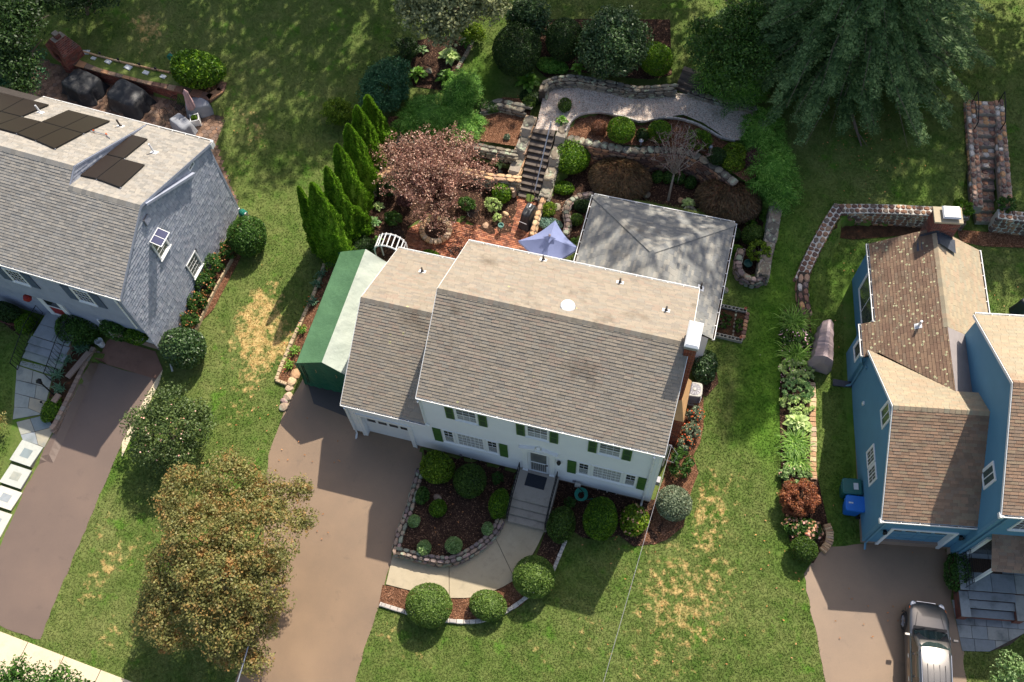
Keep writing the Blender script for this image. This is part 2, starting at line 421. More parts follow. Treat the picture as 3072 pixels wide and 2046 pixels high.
pieces('roof_blue_faded',[lin(160,144,120),lin(168,152,126),lin(154,142,120),lin(166,146,122),lin(158,148,126)],fine=0.16,fscale=40,stain=lin(150,126,104),stainscale=1.1,stainrange=(0.54,0.8))  # paler copy of roof_blue: stronger sun on these slopes painted into the colour
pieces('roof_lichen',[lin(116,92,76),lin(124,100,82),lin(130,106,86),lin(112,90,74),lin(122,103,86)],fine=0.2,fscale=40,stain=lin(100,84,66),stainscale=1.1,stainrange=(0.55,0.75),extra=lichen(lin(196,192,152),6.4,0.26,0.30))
plain('roof_deck',lin(58,52,48),0.9,0.2,8)
plain('roof_metal',lin(150,142,140),0.7,0.08,3,bump=0.1)
plain('flashing',lin(66,70,80),0.55,0.2,6)
pieces('shingle_wall',[lin(158,162,174),lin(166,170,182),lin(150,155,168),lin(172,176,186),lin(162,164,176),lin(146,152,166)],rough=0.75,fine=0.12,fscale=18,bump=0.2,stain=lin(140,146,156),stainscale=1.2,stainrange=(0.55,0.8))
plain('gray_paint',lin(150,156,172),0.7,0.08,2.0,dirt=lin(136,142,158))
plain('wall_backing',lin(110,114,124),0.8)
plain('white_siding',lin(226,226,224),0.55,0.03,1.2,bump=0.05)
plain('white_trim',lin(232,232,230),0.5,0.03,3,bump=0.05)
plain('white_gutter',lin(228,228,226),0.45,0.04,5,bump=0.05,dirt=lin(196,190,178))
plain('white_metal',lin(214,215,217),0.35,0.02,5,bump=0.0)
plain('blue_siding',lin(88,136,162),0.7,0.06,1.0,bump=0.1,bscale=40)
plain('blue_trim',lin(98,142,166),0.6,0.05,2.0,bump=0.05)
plain('blue_gray_shutter',lin(74,88,110),0.6,0.06,5)
plain('green_shutter',lin(62,98,44),0.55,0.10,6,bump=0.1)
plain('dark_green_shutter',lin(34,66,42),0.5,0.2,6,bump=0.1)
plain('black_metal',lin(26,27,30),0.45,0.15,8,metal=0.3)
plain('dark_pipe',lin(62,54,50),0.6,0.2,8)
plain('gutter_debris',lin(58,46,36),0.95,0.3,20)
plain('galvanised',lin(168,170,176),0.4,0.08,8,metal=0.8)
plain('gray_metal',lin(140,138,142),0.5,0.08,8,metal=0.4)
plain('beige_metal',lin(170,166,156),0.5,0.06,8)
k = NT('glass');k.color(k.ramp(k.noise(0.9,3),[(0.35,(0.02,0.024,0.028,1)),(0.7,(0.09,0.095,0.10,1))])).set(0.08,0,0.8)
k = NT('glass_curtain');w = k.n('ShaderNodeTexWave');w.inputs['Scale'].default_value = 4.0;w.inputs['Distortion'].default_value = 1.5;k.l(k.pos,w.inputs['Vector'])
k.color(k.ramp(w.outputs['Fac'],[(0.2,(0.06,0.06,0.06,1)),(0.8,(0.34,0.34,0.33,1))])).set(0.12,0,0.6)
k = NT('glass_blind');k.color(k.ramp(k.noise(1.2,2),[(0.3,lin(88,90,90)),(0.7,lin(122,124,120))])).set(0.15,0,0.6)
k = NT('glass_teal');k.color((0.05,0.09,0.085,1)).set(0.06,0,0.9)
k = NT('red_paint');k.color(lin(150,30,26)).set(0.5)
# brick
pieces('brick',[lin(126,62,46),lin(140,70,50),lin(112,56,44),lin(148,80,58),lin(120,66,54)],fine=0.25,fscale=30,bump=0.3)
pieces('brick_old',[lin(120,66,56),lin(134,76,64),lin(104,60,52),lin(142,88,74),lin(112,70,64)],fine=0.3,fscale=24,stain=lin(92,78,70),stainscale=2.0)
pieces('brick_patio',[lin(156,98,72),lin(176,112,82),lin(138,84,64),lin(186,128,96),lin(120,76,60),lin(160,108,86)],fine=0.25,fscale=18,stain=lin(96,66,50),stainscale=1.4,stainrange=(0.5,0.75))
plain('mortar',lin(150,140,126),0.95,0.15,8,bump=0.5)
plain('mortar_white',lin(208,202,190),0.95,0.08,6,bump=0.4)
plain('mortar_dark',lin(70,62,54),0.95,0.3,8,bump=0.6)
pieces('paver_hex',[lin(124,98,80),lin(138,108,88),lin(112,88,74),lin(146,118,98),lin(118,98,86)],fine=0.25,fscale=20,stain=lin(80,68,56),stainscale=1.2)
pieces('stone_brown',[lin(124,96,80),lin(150,112,90),lin(112,84,72),lin(160,132,108),lin(138,100,80),lin(104,82,74),lin(170,128,96),lin(120,104,92)],fine=0.3,fscale=14,bump=0.6,bscale=40)
pieces('stone_pink',[lin(160,118,96),lin(178,134,108),lin(140,104,88),lin(186,150,124),lin(168,140,124),lin(206,196,186),lin(120,92,82),lin(196,150,108),lin(134,116,110)],fine=0.3,fscale=14,bump=0.6,bscale=40)
pieces('stone_lichen',[lin(120,114,102),lin(140,132,116),lin(104,98,88),lin(150,138,118),lin(128,116,100),lin(112,108,100)],fine=0.35,fscale=10,bump=0.7,bscale=30,stain=lin(164,172,146),stainscale=3.5,stainrange=(0.55,0.62))
pieces('stone_front',[lin(150,128,112),lin(136,118,110),lin(126,128,112),lin(160,140,120),lin(120,106,104),lin(142,146,128),lin(158,132,126)],fine=0.3,fscale=14,bump=0.6,bscale=40,stain=lin(150,158,136),stainscale=3.0,stainrange=(0.55,0.65))
pieces('stone_tan',[lin(196,160,122),lin(180,142,108),lin(206,176,138),lin(170,140,116),lin(190,166,140)],fine=0.3,fscale=14,bump=0.6,bscale=40)
pieces('edging',[lin(190,182,172),lin(178,170,162),lin(200,192,182),lin(170,164,158)],fine=0.2,fscale=20,bump=0.4)
pieces('bluestone',[lin(140,150,148),lin(152,158,152),lin(130,142,144),lin(160,160,148),lin(146,152,156),lin(168,160,140)],fine=0.12,fscale=6,bump=0.2,stain=lin(118,126,124),stainscale=1.5)
pieces('bluestone_dark',[lin(134,138,140),lin(146,150,150),lin(126,132,136),lin(152,152,146),lin(138,144,146)],fine=0.15,fscale=6,bump=0.2,stain=lin(92,98,98),stainscale=1.5)
pieces('slab_pale',[lin(200,194,180),lin(190,186,174),lin(178,180,172)],fine=0.12,fscale=6,bump=0.2)
pieces('segment_block',[lin(150,128,112),lin(160,138,122),lin(140,122,110),lin(150,140,130)],fine=0.25,fscale=20,bump=0.4)
plain('timber',lin(186,164,132),0.9,0.2,4,bump=0.4,dirt=lin(130,108,84))
plain('wet_stone_step',lin(96,86,78),0.8,0.2,3,bump=0.4,bscale=30,dirt=lin(68,60,54))
plain('bark',lin(112,98,86),0.9,0.25,10,bump=0.8,bscale=30)
plain('bark_pale',lin(150,138,124),0.9,0.2,10,bump=0.6,bscale=30)
plain('bark_red',lin(104,72,60),0.9,0.2,10,bump=0.6,bscale=30)
# fabrics
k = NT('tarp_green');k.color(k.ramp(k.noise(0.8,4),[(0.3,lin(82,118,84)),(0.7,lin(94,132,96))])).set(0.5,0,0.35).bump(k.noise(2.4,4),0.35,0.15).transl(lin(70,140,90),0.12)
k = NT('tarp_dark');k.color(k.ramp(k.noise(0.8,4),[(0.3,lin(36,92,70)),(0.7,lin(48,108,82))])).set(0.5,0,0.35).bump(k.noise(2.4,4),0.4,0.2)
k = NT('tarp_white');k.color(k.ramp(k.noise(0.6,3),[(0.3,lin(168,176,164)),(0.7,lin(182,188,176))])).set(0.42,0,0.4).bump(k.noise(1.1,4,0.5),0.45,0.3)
plain('canvas_blue',lin(122,131,168),0.85,0.06,2.5,bump=0.2,bscale=5)
plain('canvas_pink',lin(196,160,160),0.85,0.10,6,bump=0.2,bscale=8)
plain('cover_black',lin(40,42,46),0.55,0.2,3,bump=0.5,bscale=6,dirt=lin(96,94,92))
plain('cover_grill',lin(42,44,48),0.5,0.2,3,bump=0.3,bscale=8)
plain('cover_taupe',lin(160,142,142),0.6,0.08,3,bump=0.6,bscale=5)
plain('cover_gray',lin(150,152,158),0.7,0.12,3,bump=0.5,bscale=6)
plain('mat_rubber',lin(40,44,52),0.9,0.15,20)
plain('mat_brown',lin(74,56,44),0.95,0.2,20)
plain('bin_blue',lin(30,108,196),0.45,0.06,4,bump=0.05)
plain('bin_teal',lin(34,94,92),0.45,0.08,4,bump=0.05)
plain('paper_white',lin(200,204,206),0.7,0.05,20,bump=0)
plain('hose',lin(40,130,112),0.5,0.15,10,bump=0.1)
plain('pot_teal',lin(74,122,110),0.4,0.15,10)
plain('terracotta',lin(176,110,84),0.8,0.1,10)
plain('copper_tan',lin(206,160,112),0.7,0.12,4)
plain('solar_frame',lin(34,32,32),0.5,0.1,10,metal=0.4)
k = NT('solar_cell');wv = k.n('ShaderNodeTexWave');wv.bands_direction = 'Y';wv.inputs['Scale'].default_value = 5.0
tc = k.n('ShaderNodeTexCoord');k.l(tc.outputs['Object'],wv.inputs['Vector'])
k.color(k.ramp(wv.outputs['Fac'],[(0.35,lin(30,24,21)),(0.65,lin(50,41,35))])).set(0.35,0,0.4)
k = NT('solar_blue');k.color(lin(36,42,84)).set(0.2,0,0.6)
# car
k = NT('car_paint');k.color(lin(122,118,114)).set(0.32,0.75,0.5,0.8,0.0,0.04)
k = NT('car_glass');k.color((0.03,0.045,0.04,1)).set(0.03,0,0.9,0.5)
k = NT('car_black');k.color((0.02,0.02,0.022,1)).set(0.4)
k = NT('tyre');k.color((0.02,0.02,0.02,1)).set(0.85)
k = NT('chrome');k.color((0.7,0.7,0.72,1)).set(0.12,1.0)
k = NT('lamp_clear');k.color((0.6,0.62,0.66,1)).set(0.08,0.2,0.9,1.0)
k = NT('lamp_amber');k.color(lin(226,110,30)).set(0.2,0,0.6,0.6)
k = NT('interior');k.color(lin(120,112,100)).set(0.9)

# foliage
leaf('leaf_box',[lin(40,62,22),lin(66,92,32),lin(92,118,48)],0.2)
leaf('leaf_box_light',[lin(64,90,34),lin(92,118,52),lin(120,142,74)],0.22)
leaf('leaf_bright',[lin(44,78,14),lin(78,116,24),lin(122,154,38)],0.28)
leaf('leaf_yellowgreen',[lin(60,84,18),lin(96,126,28),lin(140,160,48)],0.28)
leaf('leaf_pale',[lin(92,124,70),lin(124,152,96),lin(158,180,130)],0.25)
leaf('leaf_graygreen',[lin(70,84,66),lin(104,118,96),lin(150,160,138)],0.18)
leaf('leaf_mid',[lin(38,66,24),lin(60,94,36),lin(88,122,54)],0.25)
leaf('leaf_dark',[lin(26,46,20),lin(42,66,28),lin(64,90,42)],0.2)
leaf('leaf_blue',[lin(40,78,54),lin(58,100,68),lin(88,128,92)],0.22)
leaf('leaf_rhodo',[lin(34,58,30),lin(56,84,44),lin(96,118,78)],0.15,0.4,0.5)
leaf('leaf_sharon',[lin(54,72,38),lin(78,98,54),lin(108,124,78)],0.22,0.5,0.35)
leaf('leaf_maple_orange',[lin(104,108,64),lin(124,124,76),lin(144,140,90)],0.3,patch=(lin(188,140,86),2.4,0.50,0.68))
leaf('leaf_maple_gray',[lin(104,112,80),lin(134,140,104),lin(160,162,124)],0.25)
leaf('leaf_plum',[lin(112,76,72),lin(150,108,98),lin(182,142,128),lin(220,190,174)],0.25,0.4,0.5)
leaf('leaf_purple',[lin(70,44,50),lin(100,66,70),lin(126,90,92)],0.2)
leaf('leaf_jmaple',[lin(78,64,50),lin(104,88,66),lin(132,104,78)],0.25)
leaf('leaf_jmaple_red',[lin(88,60,50),lin(116,80,64),lin(142,100,78)],0.25)
leaf('leaf_barberry',[lin(96,52,40),lin(136,82,58),lin(170,112,76)],0.2)
leaf('needle_arbor',[lin(64,104,20),lin(100,144,34),lin(142,178,64)],0.35,0.6)
leaf('needle_cham',[lin(62,108,36),lin(98,146,54),lin(136,176,84)],0.3,0.6)
leaf('needle_spruce',[lin(62,88,52),lin(92,120,72),lin(126,150,98)],0.25,0.6)
leaf('needle_juniper',[lin(90,120,110),lin(116,146,134),lin(140,166,154)],0.15,0.6)
leaf('leaf_hosta',[lin(58,96,26),lin(86,128,40),lin(112,150,60)],0.25,0.45)
leaf('leaf_hosta_pale',[lin(150,176,104),lin(178,198,132),lin(200,212,158)],0.25,0.45)
leaf('leaf_hosta_blue',[lin(84,124,74),lin(112,150,94),lin(172,192,138)],0.25,0.45)
leaf('leaf_blade',[lin(82,124,40),lin(114,156,58),lin(152,184,92)],0.3,0.5)
leaf('leaf_iris',[lin(70,108,86),lin(96,134,108),lin(124,156,126)],0.25,0.5)
leaf('flower_orange',[lin(196,92,48),lin(224,130,80),lin(210,70,40)],0.2)
leaf('flower_pink',[lin(214,160,190),lin(230,190,212),lin(240,220,230)],0.2)
leaf('flower_white',[lin(236,220,216),lin(240,170,160),lin(250,240,236)],0.2)
leaf('flower_hydrangea',[lin(206,150,120),lin(224,178,146),lin(210,160,160)],0.2)
leaf('cone_tan',[lin(190,130,80),lin(206,150,100)],0.0)
leaf('leaf_litter',[lin(170,110,70),lin(200,140,90),lin(140,90,60)],0.1)
# ---------------------------------------------------------------- pieces: shingles, siding, windows, stones
def clip(poly,a,b,c):
    """keep the side a*x+b*y<=c of a 2d polygon"""
    out = []
    for i in range(len(poly)):
        p,q = poly[i],poly[(i + 1) % len(poly)]
        dp = a * p[0] + b * p[1] - c;dq = a * q[0] + b * q[1] - c
        if dp <= 0: out.append(p)
        if (dp < 0 < dq) or (dq < 0 < dp):
            t = dp / (dp - dq);out.append((p[0] + (q[0] - p[0]) * t,p[1] + (q[1] - p[1]) * t))
    return out
def clip_convex(poly,region):
    """clip poly by a convex counter-clockwise region"""
    for i in range(len(region)):
        p,q = region[i],region[(i + 1) % len(region)]
        a,b = (q[1] - p[1]),-(q[0] - p[0])
        poly = clip(poly,a,b,a * p[0] + b * p[1])
        if len(poly) < 3: return []
    return poly
def ccw(poly):
    s = sum(poly[i][0] * poly[(i + 1) % len(poly)][1] - poly[(i + 1) % len(poly)][0] * poly[i][1] for i in range(len(poly)))
    return poly if s > 0 else poly[::-1]
def area2(poly):
    return 0.5 * abs(sum(poly[i][0] * poly[(i + 1) % len(poly)][1] - poly[(i + 1) % len(poly)][0] * poly[i][1] for i in range(len(poly))))

class Shingler:
    """covers planes of one house with separate shingles: the nearest ones single objects, the rest joined"""
    def __init__(s,house,piece,m,quota=300,th=0.018):
        s.house = house;s.piece = piece;s.m = m;s.quota = quota;s.th = th;s.full = [];s.rest = MB();s.rest_parent = None
        s.meshes = {}
    def plane(s,parent,corners,tw,ex,m=None,seed=0,holes=(),vary=0.0,gap=0.006,single=True):
        """corners: 3d points of a convex plane, the first edge being the eave (left to right seen from outside)"""
        rg = random.Random(seed);C = [np.array(c,float) for c in corners]
        O = C[0];U = C[1] - C[0];U /= np.linalg.norm(U)
        N = np.cross(U,C[2] - C[0]);N /= np.linalg.norm(N);V = np.cross(N,U)
        uv = ccw([((c - O) @ U,(c - O) @ V) for c in C])
        us = [p[0] for p in uv];vs_ = [p[1] for p in uv]
        umin,umax,vmax = min(us),max(us),max(vs_)
        mm = m or s.m;th = s.th
        nrow = int(math.ceil(vmax / ex))
        for j in range(nrow):
            v0 = j * ex;v1 = v0 + ex * 1.12
            u = umin - rg.random() * tw - (j % 2) * tw * 0.5
            while u < umax:
                w = tw * (1 + vary * (rg.random() * 2 - 1))
                rect = [(u + gap / 2,v0),(u + w - gap / 2,v0),(u + w - gap / 2,v1),(u + gap / 2,v1)]
                cl = clip_convex(rect,uv)
                u += w
                if len(cl) < 3 or area2(cl) < 0.0004: continue
                cc = (cl[0][0] + cl[2][0]) / 2,(cl[0][1] + cl[2][1]) / 2
                if any(h[0] < cc[0] < h[1] and h[2] < cc[1] < h[3] for h in holes): continue
                full = area2(cl) > 0.995 * area2(rect)
                lift = th * (0.85 + 0.5 * rg.random())
                if full and single and vary == 0:
                    s.full.append((parent,O + U * rect[0][0] + V * v0,U,V,N,w - gap,v1 - v0,lift,mm,parent))
                else:
                    s._poly(O,U,V,N,cl,v0,v1,lift,mm,parent)
    def _poly(s,O,U,V,N,cl,v0,v1,lift,mm,parent):
        key = (parent.name,mm);mb = s.meshes.setdefault(key,(MB(),parent))[0]
        n = len(cl)
        hgt = [lift * (1 - 0.9 * (p[1] - v0) / (v1 - v0)) for p in cl]
        top = [O + U * p[0] + V * p[1] + N * h for p,h in zip(cl,hgt)]
        bot = [O + U * p[0] + V * p[1] - N * 0.004 for p in cl]
        mb.add(top + bot,[tuple(range(n))] + [(i,n + i,n + (i + 1) % n,(i + 1) % n) for i in range(n)])
    def finish(s):
        camp = np.array([0,0,CAM_H]);M = np.array(s.house.matrix_basis) if s.house else np.eye(4)
        def score(t):
            w = (M @ np.append(t[1],1))[:3];n = M[:3,:3] @ t[4];d = camp - w;L = np.linalg.norm(d)
            # only what the photograph sees
            c = w - camp;dd = c @ CF
            px = IMG_W / 2 + FOCAL * (c @ CR) / dd;py = IMG_H / 2 - FOCAL * (c @ CU) / dd
            vis = 0 < px < IMG_W and 0 < py < IMG_H
            return -(n @ d) / L ** 3 * t[5] * t[6] + (0 if vis else 1)
        s.full.sort(key=score)
        cache = {}
        for t in s.full[:s.quota]:
            parent,o,U,V,N,w,l,lift,mm,_ = t
            key = (round(w,3),round(l,3),round(lift / s.th * 4),mm)
            if key not in cache:
                h = key[2] / 4 * s.th
                mb = MB().add([(0,0,h),(w,0,h),(w,l,h * 0.1),(0,l,h * 0.1),(0,0,-0.004),(w,0,-0.004),(w,l,-0.004),(0,l,-0.004)],
                              [(0,1,2,3),(0,4,5,1),(1,5,6,2),(2,6,7,3),(3,7,4,0)])
                cache[key] = mb.mesh(s.piece,mm)
            ob = bpy.data.objects.new(s.piece,cache[key]);COL.objects.link(ob);ob.parent = parent
            ob.matrix_basis = Matrix([[U[0],V[0],N[0],o[0]],[U[1],V[1],N[1],o[1]],[U[2],V[2],N[2],o[2]],[0,0,0,1]])
        for t in s.full[s.quota:]:
            parent,o,U,V,N,w,l,lift,mm,_ = t
            s._poly(o,U,V,N,[(0,0),(w,0),(w,l),(0,l)],0,l,lift,mm,parent)
        for (pn,mm),(mb,parent) in s.meshes.items():
            ob = mb.build(s.piece + '_field',mm,parent);ob['kind'] = 'stuff'

def siding(name,parent,O,U,N,poly,m,ex=0.115,lap=0.02,seed=0):
    """clapboards on a vertical wall: poly in (u,z) of the wall frame, convex"""
    O = np.array(O,float);U = np.array(U,float);N = np.array(N,float);Z = np.array([0,0,1.0])
    poly = ccw(poly);zs = [p[1] for p in poly];z0,z1 = min(zs),max(zs);mb = MB();z = z0
    while z < z1 - 1e-4:
        zt_ = min(z + ex,z1)
        c = clip(clip(poly,0,-1,-z),0,1,zt_)
        if len(c) >= 3:
            off = [lap * (1 - (p[1] - z) / ex) for p in c]
            top = [O + U * p[0] + Z * p[1] + N * o for p,o in zip(c,off)]
            mb.add(top,[tuple(range(len(c)))])
            lo = [p for p in c if abs(p[1] - z) < 1e-6]
            if len(lo) >= 2:
                a,b = min(lo),max(lo)
                mb.add([O + U * a[0] + Z * z,O + U * b[0] + Z * z,O + U * b[0] + Z * z + N * lap,O + U * a[0] + Z * z + N * lap],[(0,1,2,3)])
        z = zt_
    return mb.build(name,m,parent)

def window(parent,O,U,N,u0,u1,z0,z1,cols=3,rows=2,sash=2,trim='white_trim',glass='glass',lower=None,casing=0.06,proud=0.045,sill=True,slider=False):
    """double-hung (sash=2), fixed (sash=1) or sliding window: frame with muntins as the part, each pane its child"""
    mb = MB();B = lambda a,b,c,d,e,f: mb.obox(O,U,N,a,b,c,d,e,f)
    B(u0,u0 + casing,0,proud,z0,z1);B(u1 - casing,u1,0,proud,z0,z1)
    B(u0 + casing,u1 - casing,0,proud,z1 - casing,z1);B(u0 + casing,u1 - casing,0,proud,z0,z0 + casing * 0.8)
    if sill: B(u0 - 0.03,u1 + 0.03,0,proud + 0.04,z0 - 0.045,z0)
    a0,a1,b0,b1 = u0 + casing,u1 - casing,z0 + casing * 0.8,z1 - casing
    panes = [];rail = 0.022;mt = 0.012
    cells = []
    if slider:
        mid = (a0 + a1) / 2;cells = [(a0,mid,b0,b1,cols,rows,0.0),(mid,a1,b0,b1,cols,rows,0.008)]
    elif sash == 2:
        mid = (b0 + b1) / 2;cells = [(a0,a1,mid,b1,cols,rows,0.008),(a0,a1,b0,mid,(lower or (cols,rows))[0],(lower or (cols,rows))[1],0.0)]
    else: cells = [(a0,a1,b0,b1,cols,rows,0.0)]
    for (c0,c1,d0,d1,nc,nr,dep) in cells:
        f = 0.012 + dep;g = 0.028 + dep
        B(c0,c0 + rail,f,g,d0,d1);B(c1 - rail,c1,f,g,d0,d1);B(c0 + rail,c1 - rail,f,g,d0,d0 + rail);B(c0 + rail,c1 - rail,f,g,d1 - rail,d1)
        c0 += rail;c1 -= rail;d0 += rail;d1 -= rail
        for i in range(1,nc): x = c0 + (c1 - c0) * i / nc;B(x - mt / 2,x + mt / 2,f + 0.002,g - 0.002,d0,d1)
        for j in range(1,nr): zz = d0 + (d1 - d0) * j / nr;B(c0,c1,f + 0.003,g - 0.003,zz - mt / 2,zz + mt / 2)
        for i in range(nc):
            for j in range(nr):
                panes.append((c0 + (c1 - c0) * i / nc,c0 + (c1 - c0) * (i + 1) / nc,f + 0.004,d0 + (d1 - d0) * j / nr,d0 + (d1 - d0) * (j + 1) / nr))
    w = mb.build('window',trim,parent)
    for (p0,p1,n,q0,q1) in panes:
        MB().obox(O,U,N,p0,p1,n - 0.003,n,q0,q1).build('pane',glass,w)
    return w

# rocks: a few shared slab meshes
_rocks = {}
def rock_mesh(i,m,flat=True):
    key = (i,m,flat)
    if key in _rocks: return _rocks[key]
    rg = random.Random(1000 + i * 7 + (3 if flat else 0));n = rg.choice([6,7,8]);mb = MB()
    ph = rg.random() * 6;ring = []
    for k in range(n):
        a = ph + 2 * math.pi * (k + 0.35 * (rg.random() - 0.5)) / n;r = 0.56 * (0.84 + 0.3 * rg.random())
        ring.append((max(-.55,min(.55,r * math.cos(a) * 1.05)),max(-.55,min(.55,r * math.sin(a) * 1.05))))
    vs = [(x,y,-0.5) for x,y in ring] + [(x,y,0.12 + 0.1 * rg.random()) for x,y in ring] + [(x * 0.74,y * 0.74,0.42 + 0.16 * rg.random()) for x,y in ring] + [(0,0,0.52)]
    fs = []
    for k in range(n):
        q = (k + 1) % n
        fs += [(k,q,n + q,n + k),(n + k,n + q,2 * n + q,2 * n + k),(2 * n + k,2 * n + q,3 * n)]
    mb.add(vs,fs);_rocks[key] = mb.mesh('stone',m,smooth=False);return _rocks[key]
def place_stone(parent,m,c,s,X,Y,Z,rg,name='stone'):
    me = rock_mesh(rg.randrange(10),m)
    o = bpy.data.objects.new(name,me);COL.objects.link(o);o.parent = parent
    X = np.array(X,float);Y = np.array(Y,float);Z = np.array(Z,float)
    o.matrix_basis = Matrix([[X[0] * s[0],Y[0] * s[1],Z[0] * s[2],c[0]],[X[1] * s[0],Y[1] * s[1],Z[1] * s[2],c[1]],[X[2] * s[0],Y[2] * s[1],Z[2] * s[2],c[2]],[0,0,0,1]])
    return o
def offset_path(path,d):
    P2 = [np.array(p[:2],float) for p in path];out = []
    for i,p in enumerate(P2):
        t = P2[min(i + 1,len(P2) - 1)] - P2[max(i - 1,0)];t /= np.linalg.norm(t)
        out.append(p + d * np.array([-t[1],t[0]]))
    return out
def densify(path,step):
    out = [np.array(path[0],float)]
    for a,b in zip(path[:-1],path[1:]):
        a = np.array(a,float);b = np.array(b,float);L = np.linalg.norm(b - a);k = max(1,int(round(L / step)))
        out += [a + (b - a) * i / k for i in range(1,k + 1)]
    return out
def smooth_path(path,it=2):
    p = [np.array(q,float) for q in path]
    for _ in range(it):
        q = [p[0]]
        for a,b in zip(p[:-1],p[1:]): q += [a * 0.75 + b * 0.25,a * 0.25 + b * 0.75]
        q.append(p[-1]);p = q
    return p
def stone_wall(name,label,path,width,z_bot,z_top,cap_m,face_m,core_m,stone=0.28,faces=(-1,),rows=None,seed=0,cap_rows=2,cap_gap=0.93,cap_th=0.10,face_stone=None,cap=True,cat='wall',group=None,face_aspect=0.55,ends=False):
    """wall along a ground path; z_bot/z_top constants or functions of (x, y); stones are children"""
    rg = random.Random(seed);path = densify(path,0.25);base = path[0]
    fb = z_bot if callable(z_bot) else (lambda x,y: z_bot);ft = z_top if callable(z_top) else (lambda x,y: z_top)
    t = thing(name,label,cat,(base[0],base[1],float(fb(base[0],base[1]))),0,group)
    L0 = np.array([base[0],base[1],float(fb(base[0],base[1]))])
    Lp = offset_path(path,width / 2);Rp = offset_path(path,-width / 2);mb = MB();n = len(path)
    for i in range(n):
        zb = float(fb(*path[i][:2])) - 0.25;ztop = float(ft(*path[i][:2])) - 0.03
        for q,zz in ((Lp[i],zb),(Rp[i],zb),(Rp[i],ztop),(Lp[i],ztop)): mb.v.append((q[0] - L0[0],q[1] - L0[1],zz - L0[2]))
    for i in range(n - 1):
        a = 4 * i;b = a + 4
        for k in range(4): mb.f.append((a + k,a + (k + 1) % 4,b + (k + 1) % 4,b + k))
    mb.f += [(3,2,1,0),(4 * n - 4,4 * n - 3,4 * n - 2,4 * n - 1)]
    mb.build('wall_core',core_m,t)
    # arclength
    seg = [0.0]
    for a,b in zip(path[:-1],path[1:]): seg.append(seg[-1] + float(np.linalg.norm((b - a)[:2])))
    def at(s_):
        i = min(max(np.searchsorted(seg,s_) - 1,0),n - 2);f = (s_ - seg[i]) / max(1e-6,seg[i + 1] - seg[i])
        p = path[i] + (path[i + 1] - path[i]) * f;d = (path[i + 1] - path[i])[:2];d = d / np.linalg.norm(d);return p[:2],d
    total = seg[-1]
    if cap:
        for r in range(cap_rows):
            s_ = rg.random() * stone * 0.5
            while s_ < total:
                ln = stone * (0.7 + 0.7 * rg.random());p,d = at(min(s_ + ln / 2,total));nn = np.array([-d[1],d[0]])
                wd = width / cap_rows;off = -width / 2 + wd * (r + 0.5)
                q = p + nn * (off + 0.04 * wd * (rg.random() - 0.5));z = float(ft(p[0],p[1]))
                place_stone(t,cap_m,(q[0] - L0[0],q[1] - L0[1],z - L0[2] - cap_th * 0.42 + 0.015 * rg.random()),(ln * cap_gap,wd * cap_gap,cap_th),
                            (d[0],d[1],0),(nn[0],nn[1],0),(0,0,1),rg)
                s_ += ln
    fs = face_stone or stone
    for side in faces:
        z_lo = 0
        s_probe = total / 2;p,d = at(s_probe)
        hmax = max(float(ft(*q[:2])) - float(fb(*q[:2])) for q in path)
        nrow = rows or max(1,int(round(hmax / (fs * face_aspect))))
        for r in range(nrow):
            s_ = -rg.random() * fs * 0.6
            while s_ < total:
                ln = fs * (0.6 + 0.9 * rg.random());sm = min(max(s_ + ln / 2,0.02),total);p,d = at(sm);nn = np.array([-d[1],d[0]]) * side
                zb = float(fb(p[0],p[1]));ztp = float(ft(p[0],p[1])) - (cap_th * 0.6 if cap else 0)
                hh = (ztp - zb) / nrow
                if hh > 0.04:
                    q = p + nn * (width / 2 - 0.01);z = zb + hh * (r + 0.5)
                    # stone slab whose thickness points out of the wall
                    place_stone(t,face_m,(q[0] - L0[0],q[1] - L0[1],z - L0[2]),(min(ln,2 * (total - sm) + 0.3) * cap_gap,hh * cap_gap,0.09 + 0.05 * rg.random()),
                                (d[0],d[1],0),(0,0,1),(nn[0],nn[1],0),rg)
                s_ += ln
    if ends:
        for sm,sg in ((0.0,-1),(total,1)):
            p,d = at(sm);nn = np.array([-d[1],d[0]])
            zb = float(fb(p[0],p[1]));hh = (float(ft(p[0],p[1])) - zb)
            nr = max(1,int(round(hh / (fs * face_aspect))))
            for r in range(nr):
                for c_ in range(2):
                    q = p + nn * width * (c_ * 0.5 - 0.25) + d * sg * 0.0
                    place_stone(t,face_m,(q[0] - L0[0],q[1] - L0[1],zb + hh * (r + 0.5) / nr - L0[2]),(width / 2 * cap_gap,hh / nr * cap_gap,0.1),(nn[0],nn[1],0),(0,0,1),(d[0] * sg,d[1] * sg,0),rg)
    return t
def boulder(name,label,c,s,m,seed,cat='stone',rz=0.0,group=None):
    rg = random.Random(seed);bm = bmesh.new();bmesh.ops.create_icosphere(bm,subdivisions=2,radius=1.0)
    ph = [rg.random() * 6 for _ in range(6)]
    for v in bm.verts:
        k = 1 + 0.16 * math.sin(2.3 * v.co.x + ph[0]) + 0.14 * math.sin(2.7 * v.co.y + ph[1]) + 0.10 * math.sin(4.1 * v.co.z + ph[2] + v.co.x * 2)
        v.co = Vector((v.co.x * s[0] * k,v.co.y * s[1] * k,(v.co.z * k * s[2]) if v.co.z > -0.3 else -0.3 * s[2]))
    me = bpy.data.meshes.new(name);bm.to_mesh(me);bm.free();me.materials.append(MAT[m])
    o = bpy.data.objects.new(name,me);link(o);o.location = (float(c[0]),float(c[1]),float(c[2]) + 0.2 * s[2]);o.rotation_euler = (0,0,rz)
    return tag(o,label,cat,group)

